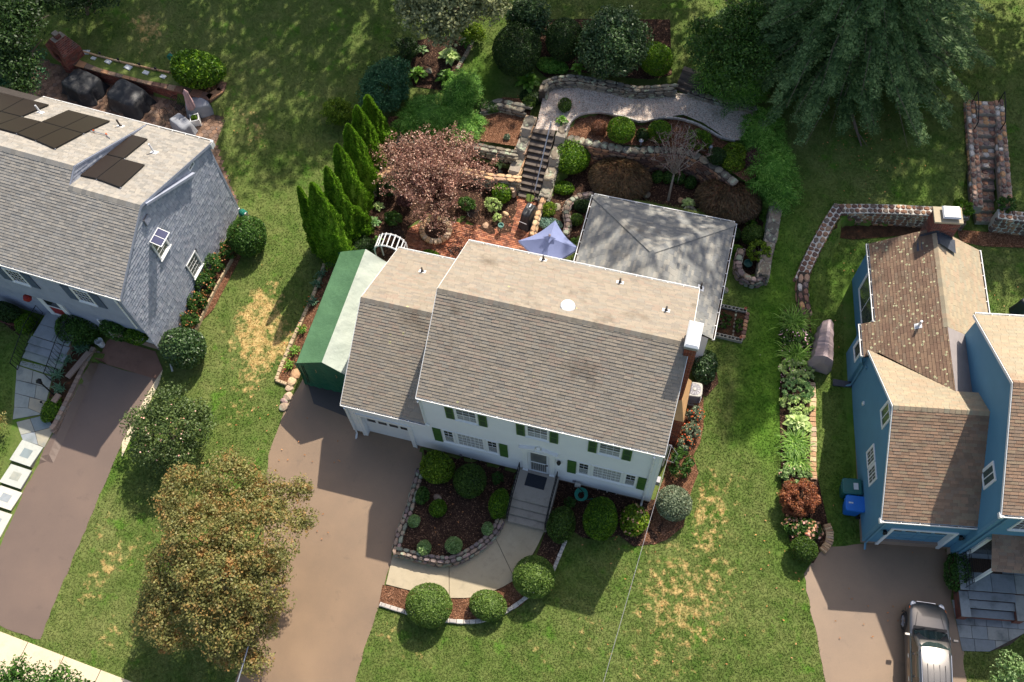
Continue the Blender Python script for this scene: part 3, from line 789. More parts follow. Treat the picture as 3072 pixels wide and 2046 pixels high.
# ---------------------------------------------------------------- foliage
def frames(nrm,rng,spin=None):
    a = np.where(np.abs(nrm[:,2:3]) < 0.9,np.array([[0,0,1.0]]),np.array([[1.0,0,0]]))
    t = np.cross(nrm,a);t /= np.linalg.norm(t,axis=1,keepdims=True) + 1e-9;b = np.cross(nrm,t)
    th = rng.random(len(nrm)) * 2 * math.pi if spin is None else spin
    return t * np.cos(th)[:,None] + b * np.sin(th)[:,None],-t * np.sin(th)[:,None] + b * np.cos(th)[:,None]
def leaf_quads(c,n,L,W,rng,t=None):
    """diamond leaves at centres c with normals n; t optional long-axis directions"""
    n = n / (np.linalg.norm(n,axis=1,keepdims=True) + 1e-9)
    if t is None: t,b = frames(n,rng)
    else:
        t = t / (np.linalg.norm(t,axis=1,keepdims=True) + 1e-9);b = np.cross(n,t);b /= np.linalg.norm(b,axis=1,keepdims=True) + 1e-9
    L = np.broadcast_to(np.asarray(L,float),(len(c),))[:,None];W = np.broadcast_to(np.asarray(W,float),(len(c),))[:,None]
    v = np.stack([c - t * L * 0.5,c + b * W * 0.5 + t * L * 0.05,c + t * L * 0.5,c - b * W * 0.5 + t * L * 0.05],1).reshape(-1,3)
    f = np.arange(4 * len(c)).reshape(-1,4)
    return v,f
def rand_dirs(n,rng,zmin=-1.0):
    z = zmin + (1 - zmin) * rng.random(n);a = rng.random(n) * 2 * math.pi;r = np.sqrt(np.maximum(0,1 - z * z))
    return np.stack([r * np.cos(a),r * np.sin(a),z],1)
def lumps(d,rng,amp,k=5):
    s = np.zeros(len(d))
    for _ in range(k):
        w = rng.normal(size=3) * 2.2;s += np.sin(d @ w + rng.random() * 6.28)
    return 1 + amp * s / k
def shell_leaves(ell,n,L,W,rng,depth=0.12,amp=0.10,zmin=-0.75,jit=0.55,flat=None):
    """leaves in the outer shell of an ellipsoid ell=(cx,cy,cz,rx,ry,rz)"""
    c = np.array(ell[:3]);r = np.array(ell[3:]);d = rand_dirs(n,rng,zmin)
    s = lumps(d,np.random.default_rng(int(rng.integers(1 << 30))),amp * 1.7,7) * (1 + .05 - depth * rng.random(n) ** 1.3)
    p = c + d * r * s[:,None];nr = d / r;nr /= np.linalg.norm(nr,axis=1,keepdims=True)
    nr = nr + jit * rng.normal(size=(n,3))
    if flat: nr[:,2] += flat
    return leaf_quads(p,nr,L * (0.7 + 0.6 * rng.random(n)),W * (0.7 + 0.6 * rng.random(n)),rng)
def clump_leaves(ell,nclump,cr,per,L,W,rng,zmin=-0.5,amp=0.12,flat=0.3,squash=0.7,inner=0.35):
    """crown made of leaf clumps spread through its outer volume: light and dark clumps with gaps"""
    c = np.array(ell[:3]);r = np.array(ell[3:]);d = rand_dirs(nclump,rng,zmin)
    s = lumps(d,np.random.default_rng(int(rng.integers(1 << 30))),amp) * (1 - inner * rng.random(nclump) ** 2)
    cc = c + d * np.maximum(r - cr * 0.6,r * 0.3) * s[:,None]
    cs = cr * (0.6 + 0.8 * rng.random(nclump))
    k = np.repeat(np.arange(nclump),per);e = rand_dirs(len(k),rng,-0.7)
    p = cc[k] + e * (cs[k] * (0.45 + 0.55 * rng.random(len(k)) ** 0.5))[:,None] * np.array([1,1,squash])
    nr = e + 0.7 * rng.normal(size=e.shape);nr[:,2] += flat
    return leaf_quads(p,nr,L * (0.6 + 0.8 * rng.random(len(k))),W * (0.6 + 0.8 * rng.random(len(k))),rng)
def join_np(parts):
    V = [];F = [];b = 0
    for v,f in parts:
        V.append(v);F.append(f + b);b += len(v)
    return np.concatenate(V),np.concatenate(F)
def np_obj(name,vf,m,parent=None,smooth=False):
    o = bpy.data.objects.new(name,mesh_np(name,vf[0],vf[1],m,smooth=smooth));return link(o,parent)
def core_blob(ell,k=0.86,seed=0,m='bark',amp=0.08):
    bm = bmesh.new();bmesh.ops.create_icosphere(bm,subdivisions=2,radius=1.0);rg = random.Random(seed);ph = [rg.random() * 6 for _ in range(3)]
    for v in bm.verts:
        s = k * (1 + amp * math.sin(3 * v.co.x + ph[0]) * math.sin(3 * v.co.y + ph[1]))
        v.co = Vector((ell[0] + v.co.x * ell[3] * s,ell[1] + v.co.y * ell[4] * s,max(ell[2] + v.co.z * ell[5] * s,0.02)))
    me = bpy.data.meshes.new('core');bm.to_mesh(me);bm.free();me.materials.append(MAT[m]);return me
NPLANT = [0]
def shrub(label,u,v,rx,ry=None,m='leaf_box',h=None,L=0.05,W=0.03,dens=1.0,name='shrub',cat='shrub',depth=0.2,amp=0.09,jit=0.8,core=True,group=None,zg=None,stem=True,hfac=1.0,loose=False,flowers=None,flat=None,zmin=-0.75):
    """a shrub whose picture is the ellipse (u,v,rx,ry) of the photo, standing on the ground under it"""
    NPLANT[0] += 1;rng = np.random.default_rng(NPLANT[0] * 17 + 3);ry = ry or rx;L = max(L,.07);W = max(W,.042)
    z = 0.0
    for _ in range(10):
        p = P(u,v,z);mp = mpp(p);a = rx * mp
        c = (h / 2 if h else a * hfac * 0.92);g = float(zt(p[0],p[1])) if zg is None else zg
        z = g + c * (1.0 if not h else 1.0)
    p = P(u,v,z);sp = math.sin(math.radians(63.2));cp = math.cos(math.radians(63.2))
    depth_r = max(0.35 * a,math.sqrt(max(0.0,(ry * mp) ** 2 - (c * cp) ** 2)) / sp)
    t = thing(name,label,cat,(p[0],p[1],g),0,group)
    ell = (0,0,c,a,min(depth_r,a * 1.6),c)
    area = 4 * math.pi * ((a * ell[4]) ** 1.6 / 3 + 2 * (a * c) ** 1.6 / 3) ** (1 / 1.6)
    n = int(area * 0.85 * dens * 1.9 / (L * W * 0.5))
    if loose:
        ncl = int(18 * dens + area * 9);parts = [clump_leaves(ell,ncl,0.28 * min(a,c),max(6,int(n / ncl)),L,W,rng,-0.6,0.2,0.35)]
    else: parts = [shell_leaves(ell,n,L,W,rng,depth,amp,zmin,jit,flat)]
    vf = join_np(parts);vf[0][:,2] = np.maximum(vf[0][:,2],0.01)
    np_obj('foliage',vf,m,t)
    if core and not loose:
        o = bpy.data.objects.new('inner_foliage',core_blob(ell,0.92 - depth - amp,NPLANT[0],m));link(o,t)
    if loose or stem:
        mb = MB();rg = random.Random(NPLANT[0])
        for k in range(6 if loose else 3):
            aa = rg.random() * 6.28;q = 0.55 if loose else 0.25
            mb.tube([(0.03 * math.cos(aa),0.03 * math.sin(aa),0),(q * 0.5 * a * math.cos(aa),q * 0.5 * ell[4] * math.sin(aa),c * 0.8),(q * 1.2 * a * math.cos(aa + .3),q * 1.2 * ell[4] * math.sin(aa + .3),c * 1.45)],[0.022,0.016,0.006],5)
        mb.build('stem','bark',t)
    if flowers:
        fm,nf,fs = flowers;d = rand_dirs(nf,rng,0.0);q = np.array([0,0,c]) + d * np.array(ell[3:]) * (1.0 + 0.04 * rng.random(nf))[:,None]
        ps = [leaf_quads(q + rng.normal(size=q.shape) * fs * 0.25,d + rng.normal(size=q.shape) * 0.6,fs,fs,rng) for _ in range(3)]
        np_obj('flowers',join_np(ps),fm,t)['kind'] = 'stuff'
    return t
def loose_crown(t,ell,m,L,W,rng,nclump,per,cr,amp=0.14,zmin=-0.5,name='crown',flat=0.35,inner=0.35,squash=0.7):
    return np_obj(name,clump_leaves(ell,nclump,cr,per,L,W,rng,zmin,amp,flat,squash,inner),m,t)
def trunk_and_limbs(t,h,r,spread,seed,m='bark',nl=7,top=None,lean=(0,0),split=0.45,sub=3):
    rg = random.Random(seed);mb = MB();lx,ly = lean
    mb.tube([(0,0,-0.15),(0.02 + lx * .2,0.01 + ly * .2,h * 0.25),(lx * .6,ly * .6,h * split),(lx * .9,ly * .9,h * 0.75)],[r * 1.35,r,r * 0.75,r * 0.35],8)
    mb.build('trunk',m,t)
    mb = MB()
    for k in range(nl):
        a = 2 * math.pi * (k + rg.random() * 0.6) / nl;L = spread * (0.65 + 0.35 * rg.random());z0 = h * (split * 0.7 + 0.35 * rg.random());ox,oy = lx * .6,ly * .6
        mid = (ox + L * 0.5 * math.cos(a),oy + L * 0.5 * math.sin(a),z0 + h * 0.16);end = (ox + L * math.cos(a + 0.2),oy + L * math.sin(a + 0.2),z0 + h * (0.2 + 0.25 * rg.random()))
        mb.tube([(ox,oy,z0 - 0.1),mid,end],[r * 0.5,r * 0.3,r * 0.1],6)
        for q in range(sub):
            b = a + (rg.random() - 0.5) * 1.8;f = 0.35 + 0.5 * rg.random()
            s0 = (ox + L * f * math.cos(a),oy + L * f * math.sin(a),z0 + h * 0.16 * min(1,f * 2))
            mb.tube([s0,(s0[0] + L * 0.35 * math.cos(b),s0[1] + L * 0.35 * math.sin(b),s0[2] + h * (0.08 + 0.1 * rg.random()))],[r * 0.22,r * 0.06],5)
    mb.build('limb',m,t)
_leafmesh = {}
def hosta_leaf(m,L=1.0):
    if m in _leafmesh: return _leafmesh[m]
    mb = MB();st = [(0.0,0.04,0.0),(0.18,0.2,0.10),(0.42,0.27,0.16),(0.7,0.2,0.10),(1.0,0.0,-0.08)]
    vs = []
    for (x,w,z) in st: vs += [(x,-w,z + w * 0.22),(x,0,z),(x,w,z + w * 0.22)]
    fs = []
    for i in range(len(st) - 1):
        a = 3 * i
        fs += [(a,a + 1,a + 4,a + 3),(a + 1,a + 2,a + 5,a + 4)]
    _leafmesh[m] = mb.add(vs,fs).mesh('leaf',m,smooth=True);return _leafmesh[m]
def hosta(label,u,v,r,m='leaf_hosta',n=26,group=None,name='hosta_plant',zg=None):
    NPLANT[0] += 1;rg = random.Random(NPLANT[0] * 13);p = G(u,v,0.15) if zg is None else P(u,v,zg + 0.15);mp = mpp(p);R = r * mp;g = p[2] - 0.15
    t = thing(name,label,'plant',(p[0],p[1],g),0,group);me = hosta_leaf(m)
    for k in range(n):
        tier = k / n;a = k * 2.399 + rg.random() * 0.5;L = R * (0.72 - 0.30 * tier) * (0.85 + 0.3 * rg.random());el = 0.10 + 0.95 * tier
        o = bpy.data.objects.new('leaf',me);COL.objects.link(o);o.parent = t
        rr = R * 0.34 * (1 - tier);s = L
        o.matrix_basis = Matrix.Translation((rr * math.cos(a),rr * math.sin(a),0.05 + R * 0.42 * tier + 0.04)) @ Matrix.Rotation(a,4,'Z') @ Matrix.Rotation(-el + 0.25,4,'Y') @ Matrix.Rotation((rg.random() - .5) * 0.5,4,'X') @ Matrix.Diagonal((s,s * 1.1,s,1))
    mb = MB();mb.lathe([(0.05,-0.02),(0.06,0.06),(0.03,R * 0.4)],6);mb.build('stem','leaf_mid',t)
    return t
def blades(label,u,v,r,m='leaf_blade',n=130,h=0.5,w=0.03,name='daylily',cat='plant',group=None,droop=0.8,flowers=None,up=False,ry=None):
    NPLANT[0] += 1;rng = np.random.default_rng(NPLANT[0] * 29);p = G(u,v,h * 0.4);mp = mpp(p);R = r * mp;Ry = (ry or r) * mp
    g = p[2] - h * 0.4;t = thing(name,label,cat,(p[0],p[1],g),0,group)
    a = rng.random(n) * 6.283;L = (0.6 + 0.5 * rng.random(n));b0 = np.stack([rng.normal(size=n) * R * 0.22,rng.normal(size=n) * Ry * 0.22,np.zeros(n)],1)
    d = np.stack([np.cos(a) * R,np.sin(a) * Ry,np.zeros(n)],1);s = np.cross(d / (np.linalg.norm(d,axis=1,keepdims=True)),[0,0,1.0])
    V = []
    for f,ww in ((0,0.5),(0.35,1.0),(0.7,0.8),(1.0,0.05)):
        z = h * (L * (1.9 * f - (0.9 + droop * 0.6) * f * f));c = b0 + d * (L * f)[:,None] * (0.95 if not up else 0.6);c[:,2] = np.maximum(z,0.02)
        V.append(c - s * (w * ww / 2));V.append(c + s * (w * ww / 2))
    V = np.stack(V,1).reshape(-1,3);base = np.arange(n)[:,None] * 8
    F = np.concatenate([base + np.array([[2 * i,2 * i + 1,2 * i + 3,2 * i + 2]]) for i in range(3)])
    np_obj('blade_leaves',(V,F),m,t)
    if flowers:
        fm,nf,fs = flowers;q = np.stack([rng.normal(size=nf) * R * 0.6,rng.normal(size=nf) * Ry * 0.6,h * (0.95 + 0.25 * rng.random(nf))],1)
        np_obj('flowers',join_np([leaf_quads(q,rand_dirs(nf,rng,0.2),fs,fs * 0.8,rng),leaf_quads(q + 0.01,rand_dirs(nf,rng,0.2),fs,fs * 0.8,rng)]),fm,t)['kind'] = 'stuff'
        mb = MB()
        for x,y,z in q: mb.tube([(x * 0.4,y * 0.4,0),(x,y,z)],0.006,4)
        mb.build('stem',m,t)
    return t
def sprays(c,d,L,W,nseg,rng,droop=0.25,fan=0.9):
    """flat fern-like sprays: c bases, d directions; each has nseg leaflets on both sides of an axis"""
    n = len(c);d = d / np.linalg.norm(d,axis=1,keepdims=True);side = np.cross(d,[0,0,1.0]);side /= np.linalg.norm(side,axis=1,keepdims=True) + 1e-9
    up = np.cross(side,d);parts = []
    for k in range(nseg):
        f = (k + 0.5) / nseg;pos = c + d * (L * f)[:,None];pos[:,2] -= droop * L * f * f
        for sg in (-1,1):
            ax = d * (0.75) + side * sg * fan;ax[:,2] -= droop * (0.3 + f);ll = L * (0.55 * (1 - 0.75 * f) + 0.08)
            q = pos + ax / np.linalg.norm(ax,axis=1,keepdims=True) * (ll * 0.5)[:,None]
            nn = up + 0.35 * rng.normal(size=(n,3))
            parts.append(leaf_quads(q,nn,ll,W * ll / L.mean() * 1.8,rng,ax))
    return join_np(parts)
# ================================================================ ground and hard surfaces
FRONT_BED = PX([(1270,1346),(1560,1415),(1524,1552),(1500,1555),(1470,1625),(1390,1672),(1346,1684),(1262,1674),(1195,1650),(1205,1610),(1225,1545),(1245,1490),(1265,1440),(1278,1395)])
OVER.append((FRONT_BED,lambda x,y: -0.38 + 0 * x))
def build_ground():
    def axis(lo,hi,f0,f1,fine):
        core = np.arange(f0,f1 + 1e-6,fine);a = [f0];s = fine
        while a[-1] > lo: s *= 1.5;a.append(a[-1] - s)
        b = [f1];s = fine
        while b[-1] < hi: s *= 1.5;b.append(b[-1] + s)
        return np.concatenate([np.array(a[::-1][:-1]),core,np.array(b[1:])])
    xs = axis(-400,400,-42,24,0.2);ys = axis(-400,500,-4,48,0.2)
    X,Y = np.meshgrid(xs,ys);nx,ny = len(xs),len(ys)
    Z = zt(X.ravel(),Y.ravel());V = np.stack([X.ravel(),Y.ravel(),Z],1)
    i = (np.arange(ny - 1)[:,None] * nx + np.arange(nx - 1)[None]).ravel()
    F = np.stack([i,i + 1,i + nx + 1,i + nx],1)
    me = mesh_np('ground',V,F,'grass',smooth=True)
    o = bpy.data.objects.new('ground',me);link(o);tag(o,kind='structure')
    at = me.attributes.new('dry','FLOAT','POINT');at.data.foreach_set('value',dryness(V[:,0],V[:,1]).astype(np.float32))
    return o
DRY = []   # (x, y, rx, ry, amount)
for (u,v,ru,rv,a) in [(760,1000,110,110,0.62),(800,900,60,90,0.50),(740,1180,60,120,0.45),(840,1040,80,60,0.45),(330,1680,60,60,0.50),(270,1780,60,60,0.45),
        (340,1900,80,60,0.42),(310,1560,24,70,0.50),(450,1800,60,70,0.40),(430,1640,70,60,0.30),(2060,1640,150,150,0.24),(2130,1550,60,60,0.26),(1960,1760,150,120,0.30),(2060,1900,190,110,0.30),
        (1750,1890,50,60,0.34),(1560,1960,120,80,0.27),(1250,1960,110,70,0.29),(1150,1900,50,80,0.26),(2180,1480,80,90,0.23),(2200,1750,120,140,0.26),(1900,2000,220,60,0.27),(2330,1900,100,120,0.17),
        (760,350,60,60,0.42),(770,440,40,60,0.42),(850,620,60,70,0.26),(690,560,40,60,0.30),(420,60,60,60,0.50),(460,100,50,40,0.45),(600,60,60,30,0.38),(430,160,30,30,0.36),
        (2600,560,60,40,0.20),(2670,460,60,60,0.25),(690,330,40,40,0.30),(1020,900,40,60,0.15),(2160,1220,30,80,0.32),(2230,1430,40,60,0.23),(2330,1000,110,260,-0.30),(2300,700,100,160,-0.22),(2270,1300,110,200,-0.22),(2330,1750,110,200,-0.26),(2560,1300,70,400,-0.24),(2600,850,120,120,-0.22),(1800,1740,130,90,-0.2),(2700,560,160,90,-0.2),(1450,230,60,80,-0.25),(660,1500,60,120,-0.2),(330,1450,60,120,-0.2),(40,1100,60,160,-0.2),(1330,1930,160,50,-0.12),(800,560,120,200,-0.1),(2130,1440,30,60,0.34)]:
    p = G(u,v);mp = mpp(p);DRY.append((p[0],p[1],ru * mp,rv * mp * 1.12,a))
def dryness(x,y):
    d = np.full(np.shape(x),-0.08)
    for (cx,cy,rx,ry,a) in DRY:
        d = d + (a + 0.08) * np.exp(-(((x - cx) / rx) ** 2 + ((y - cy) / ry) ** 2))
    return np.clip(d,-0.3,0.75)
build_ground()
HARD = []   # polygons without grass
def hard(name,poly,m,**kw):
    HARD.append(poly);return sheet(name,poly,m,**kw)

# --- main driveway
DRIVE_MAIN = PX([(1268,1349),(1264,1395),(1249,1441),(1226,1502),(1207,1556),(1187,1621),(1176,1655),(1175,1684),(1153,1751),(1137,1817),(1093,1947),(1067,2037)]) + \
    [(-8.3,1.0),(-13.6,0.6)] + PX([(705,2046),(745,1920),(775,1800),(790,1640),(799,1500),(800,1443),(803,1400),(807,1367),(823,1317),(843,1260),(858,1223)]) + \
    [(-15.05,15.4),(-14.95,21.3),(-12.0,21.4),(-12.0,13.7),(-8.5,13.6)]
hard('driveway',DRIVE_MAIN,'asphalt_brown',off=0.014,grid=0.3,jag=.07)
sheet('driveway_patch',[(-14.9,15.2),(-14.2,14.2),(-12.05,13.9),(-12.0,21.0),(-14.8,21.0)],'asphalt_dark',off=0.022,grid=0.5)
HARD.append([(-12.1,13.3),(1.2,13.3),(1.7,15.9),(1.7,17.7),(2.2,20.0),(2.2,25.9),(-4.3,25.9),(-4.3,21),(-12.1,21.2)])
# --- grey neighbour's driveway, apron
DRIVE_GRAY = PX([(290,1082),(469,1138),(430,1205),(366,1328),(238,1633),(166,1804),(121,1921),(0,1878),(-60,1790),(10,1619),(71,1476),(133,1347),(170,1285),(225,1160)])
hard('driveway',DRIVE_GRAY,'asphalt_grey',off=0.014,grid=0.3,jag=.07)
hard('driveway_apron',PX([(335,1015),(467,1055),(489,1109),(469,1138),(290,1082),(321,1025)]),'apron',off=0.028,grid=0.5)
sheet('driveway_edge',PX([(469,1138),(489,1109),(478,1150),(440,1225),(395,1310),(366,1372),(366,1328),(430,1205)]),'concrete_pale',off=0.02,grid=0.5)
# --- blue neighbour's driveway
DRIVE_BLUE = PX([(2480,1640),(2590,1632),(2640,1628),(2690,1615),(2830,1625),(2850,1680),(2854,1800),(2890,1960),(2900,2060)]) + [(13.2,5.0),(9.0,5.0)] + PX([(2478,2046),(2450,1910),(2430,1830),(2412,1720),(2440,1680)])
hard('driveway',DRIVE_BLUE,'asphalt_brown',off=0.014,grid=0.3,jag=.09)
HARD.append([(9.8,13.9),(13.3,14.4),(24,16.2),(23,24),(12.3,26.0),(7.6,25.9),(8.2,20.6)])
# --- pavement and street at the bottom left
SWALK = PX([(-400,1740),(0,1876),(119,1921),(209,1966),(309,2004),(404,2042),(700,2160),(650,2260),(0,2030),(-450,1880)])
def slab_row(name,pa,pb,width,step,m,th=0.06):
    """pavement of separate slabs from pa to pb"""
    a = np.array(pa[:2]);b = np.array(pb[:2]);d = (b - a) / np.linalg.norm(b - a);n = np.array([d[1],-d[0]]);L = np.linalg.norm(b - a);k = int(L / step)
    root = sheet(name,[a,b,b + n * width,a + n * width],'soil',off=0.008,grid=1.0)
    for i in range(k):
        q = [a + d * (i * step + 0.015),a + d * ((i + 1) * step - 0.015),a + d * ((i + 1) * step - 0.015) + n * width,a + d * (i * step + 0.015) + n * width]
        z = [float(zt(p[0],p[1])) + 0.03 for p in q]
        MB().prism([tuple(p) for p in q[::-1]],[zz - th for zz in z[::-1]],z[::-1]).build('slab',m,root)
    return root
sa,sb = G(-430,1730),G(800,2200)
slab_row('pavement',sa,sb,1.9,1.7,'concrete_pale')
HARD.append([sa[:2],sb[:2],sb[:2] + np.array([0.5,-4]),sa[:2] + np.array([0.5,-4])])
dS = (sb - sa)[:2] / np.linalg.norm((sb - sa)[:2]);nS = np.array([dS[1],-dS[0]])
sheet('road',[tuple(sa[:2] + nS * 2.6 - dS * 30),tuple(sb[:2] + nS * 2.6 + dS * 30),tuple(sb[:2] + nS * 12 + dS * 30),tuple(sa[:2] + nS * 12 - dS * 30)],'asphalt_dark',off=0.02,grid=3.0)
kb = MB()
ka,kb_ = sa[:2] + nS * 2.45 - dS * 20,sb[:2] + nS * 2.45 + dS * 20
for i in range(30):
    p = ka + (kb_ - ka) * i / 30;q = ka + (kb_ - ka) * (i + 0.985) / 30;z0,z1 = float(zt(*p)),float(zt(*q))
    kb.prism([tuple(p),tuple(p + nS * 0.15),tuple(q + nS * 0.15),tuple(q)][::-1],-0.2 + min(z0,z1),[z1 + .1,z1 + .1,z0 + .1,z0 + .1])
tag(kb.build('kerb','concrete'),kind='structure')

# --- curved front walk: three cast slabs
WALK_IN = [P(*q,-0.5)[:2] for q in [(1177,1660),(1262,1682),(1346,1692),(1390,1682),(1452,1649),(1485,1610),(1505,1562),(1512,1553)]]
WALK_OUT = [P(*q,-0.5)[:2] for q in [(1155,1748),(1250,1772),(1346,1789),(1420,1790),(1500,1762),(1545,1735),(1600,1660),(1637,1583)]]
wpoly = [tuple(p) for p in WALK_OUT] + [tuple(p) for p in WALK_IN[::-1]]
HARD.append(wpoly)
walk_root = sheet('front_walk',wpoly,'mortar_dark',off=0.006,grid=0.5)
def walk_slab(i0,i1):
    out = smooth_path(WALK_OUT[i0:i1 + 1],2);inn = smooth_path(WALK_IN[i0:i1 + 1],2)
    n = len(out);mb = MB()
    V = []
    for a,b in zip(out,inn):
        za = float(zt(a[0],a[1]));zb = float(zt(b[0],b[1]))
        V += [(a[0],a[1],za + 0.07),(b[0],b[1],zb + 0.07),(a[0],a[1],za - 0.08),(b[0],b[1],zb - 0.08)]
    F = []
    for i in range(n - 1):
        a = 4 * i;b = a + 4
        F += [(a,b,b + 1,a + 1),(a,a + 2,b + 2,b),(a + 1,b + 1,b + 3,a + 3)]
    F += [(0,1,3,2),(4 * n - 4,4 * n - 2,4 * n - 1,4 * n - 3)]
    mb.add(V,F)
    o = mb.build('slab','concrete',walk_root)
    return o
for i0,i1 in ((0,2),(2,5),(5,7)):
    a,b = WALK_OUT[i0].copy(),WALK_OUT[i1].copy();c_,d_ = WALK_IN[i0].copy(),WALK_IN[i1].copy()
    e = lambda p,q: p + (q - p) / np.linalg.norm(q - p) * 0.012
    if i0: WALK_OUT[i0] = e(WALK_OUT[i0],WALK_OUT[i0 + 1]);WALK_IN[i0] = e(WALK_IN[i0],WALK_IN[i0 + 1])
    if i1 < 7: WALK_OUT[i1] = e(WALK_OUT[i1],WALK_OUT[i1 - 1]);WALK_IN[i1] = e(WALK_IN[i1],WALK_IN[i1 - 1])
    walk_slab(i0,i1)
    WALK_OUT[i0],WALK_OUT[i1],WALK_IN[i0],WALK_IN[i1] = a,b,c_,d_

# --- mulch beds
hard('mulch_bed',FRONT_BED,'mulch_dark',off=0.02,grid=0.25,bump=0.035)
hard('mulch_bed',PX([(1660,1432),(1690,1438),(1960,1500),(1995,1490),(1988,1590),(1960,1632),(1900,1640),(1855,1605),(1800,1625),(1745,1612),(1715,1590),(1690,1650),(1668,1700),(1640,1745),(1560,1740),(1612,1660),(1642,1580)]),'mulch_dark',off=0.02,grid=0.25,bump=0.03)
hard('mulch_bed',PX([(1148,1755),(1250,1776),(1346,1793),(1420,1794),(1500,1766),(1550,1735),(1640,1700),(1620,1760),(1560,1820),(1490,1855),(1420,1870),(1340,1866),(1225,1842),(1137,1815)]),'mulch_red',off=0.02,grid=0.25,bump=0.03)
hard('mulch_bed',PX([(1945,1540),(1990,1440),(2010,1340),(2050,1260),(2080,1180),(2110,1190),(2110,1280),(2100,1330),(2080,1365),(2095,1420),(2075,1470),(2060,1520),(2050,1580),(2000,1620),(1960,1635),(1930,1620)]),'mulch_red',off=0.02,grid=0.25,bump=0.03)
hard('mulch_bed',PX([(2090,1060),(2150,1110),(2155,1150),(2120,1190),(2080,1180)]),'mulch_dark',off=0.02,grid=0.25,bump=0.03)
hard('mulch_bed',BED_RIGHT,'mulch_dark',z=0.12,off=0.02,grid=0.3,bump=0.04)
hard('mulch_bed',BED_LOW_LEFT,'mulch_dark',off=0.02,grid=0.3,bump=0.04)
hard('mulch_bed',BED_MID_LEFT,'mulch_dark',z=0.95,off=0.02,grid=0.3,bump=0.04)
hard('mulch_bed',BED_UP_LEFT,'mulch_red',z=1.45,off=0.02,grid=0.3,bump=0.04)
hard('mulch_bed',BED_UP_RIGHT,'mulch_red',z=1.55,off=0.02,grid=0.3,bump=0.04)
hard('mulch_bed',PX([(1230,130),(1300,110),(1420,110),(1400,170),(1375,230),(1380,280),(1240,260),(1220,190)]),'mulch_dark',off=0.02,grid=0.3,bump=0.03)
hard('mulch_bed',PX([(1560,150),(1600,60),(2010,60),(2015,225),(1950,240),(1850,232),(1720,215),(1640,235),(1600,200)]),'mulch_dark',off=0.02,grid=0.3,bump=0.03)
hard('gravel_path',GRAVEL,'gravel',z=1.8,off=0.02,grid=0.3,bump=0.02)
hard('mulch_bed',PX([(1075,735),(1130,640),(1155,590),(1110,560),(1090,640),(1060,740),(1080,790)]),'mulch_dark',off=0.03,grid=0.3,bump=0.03)
hard('mulch_bed',PX([(1000,730),(985,790),(935,910),(880,1040),(832,1140),(865,1160),(905,1060),(960,930),(1010,800)]),'mulch_red',off=0.03,grid=0.25,bump=0.03)
hard('mulch_bed',PX([(590,880),(660,760),(730,650),(770,660),(720,780),(640,930),(560,1010),(520,1010)]),'mulch_red',off=0.02,grid=0.25,bump=0.03)
hard('mulch_bed',PX([(2350,930),(2430,930),(2440,1100),(2445,1400),(2490,1600),(2440,1690),(2380,1680),(2345,1500),(2338,1200)]),'mulch_dark',off=0.02,grid=0.3,bump=0.03)
hard('soil_strip',PX([(2520,655),(2800,672),(2800,700),(2560,720),(2500,690)]),'soil',off=0.02,grid=0.3,bump=0.03)
hard('soil_strip',PX([(2870,690),(3072,705),(3072,745),(2950,740),(2880,725)]),'mulch_red',off=0.02,grid=0.3,bump=0.03)
hard('planting_strip',PX([(290,1045),(235,1015),(190,1060),(160,1130),(150,1180),(135,1240),(160,1280),(225,1150)]),'soil',off=0.02,grid=0.3)
hard('planting_strip',PX([(0,930),(90,960),(60,1010),(0,960)]),'mulch_dark',off=0.02,grid=0.3)

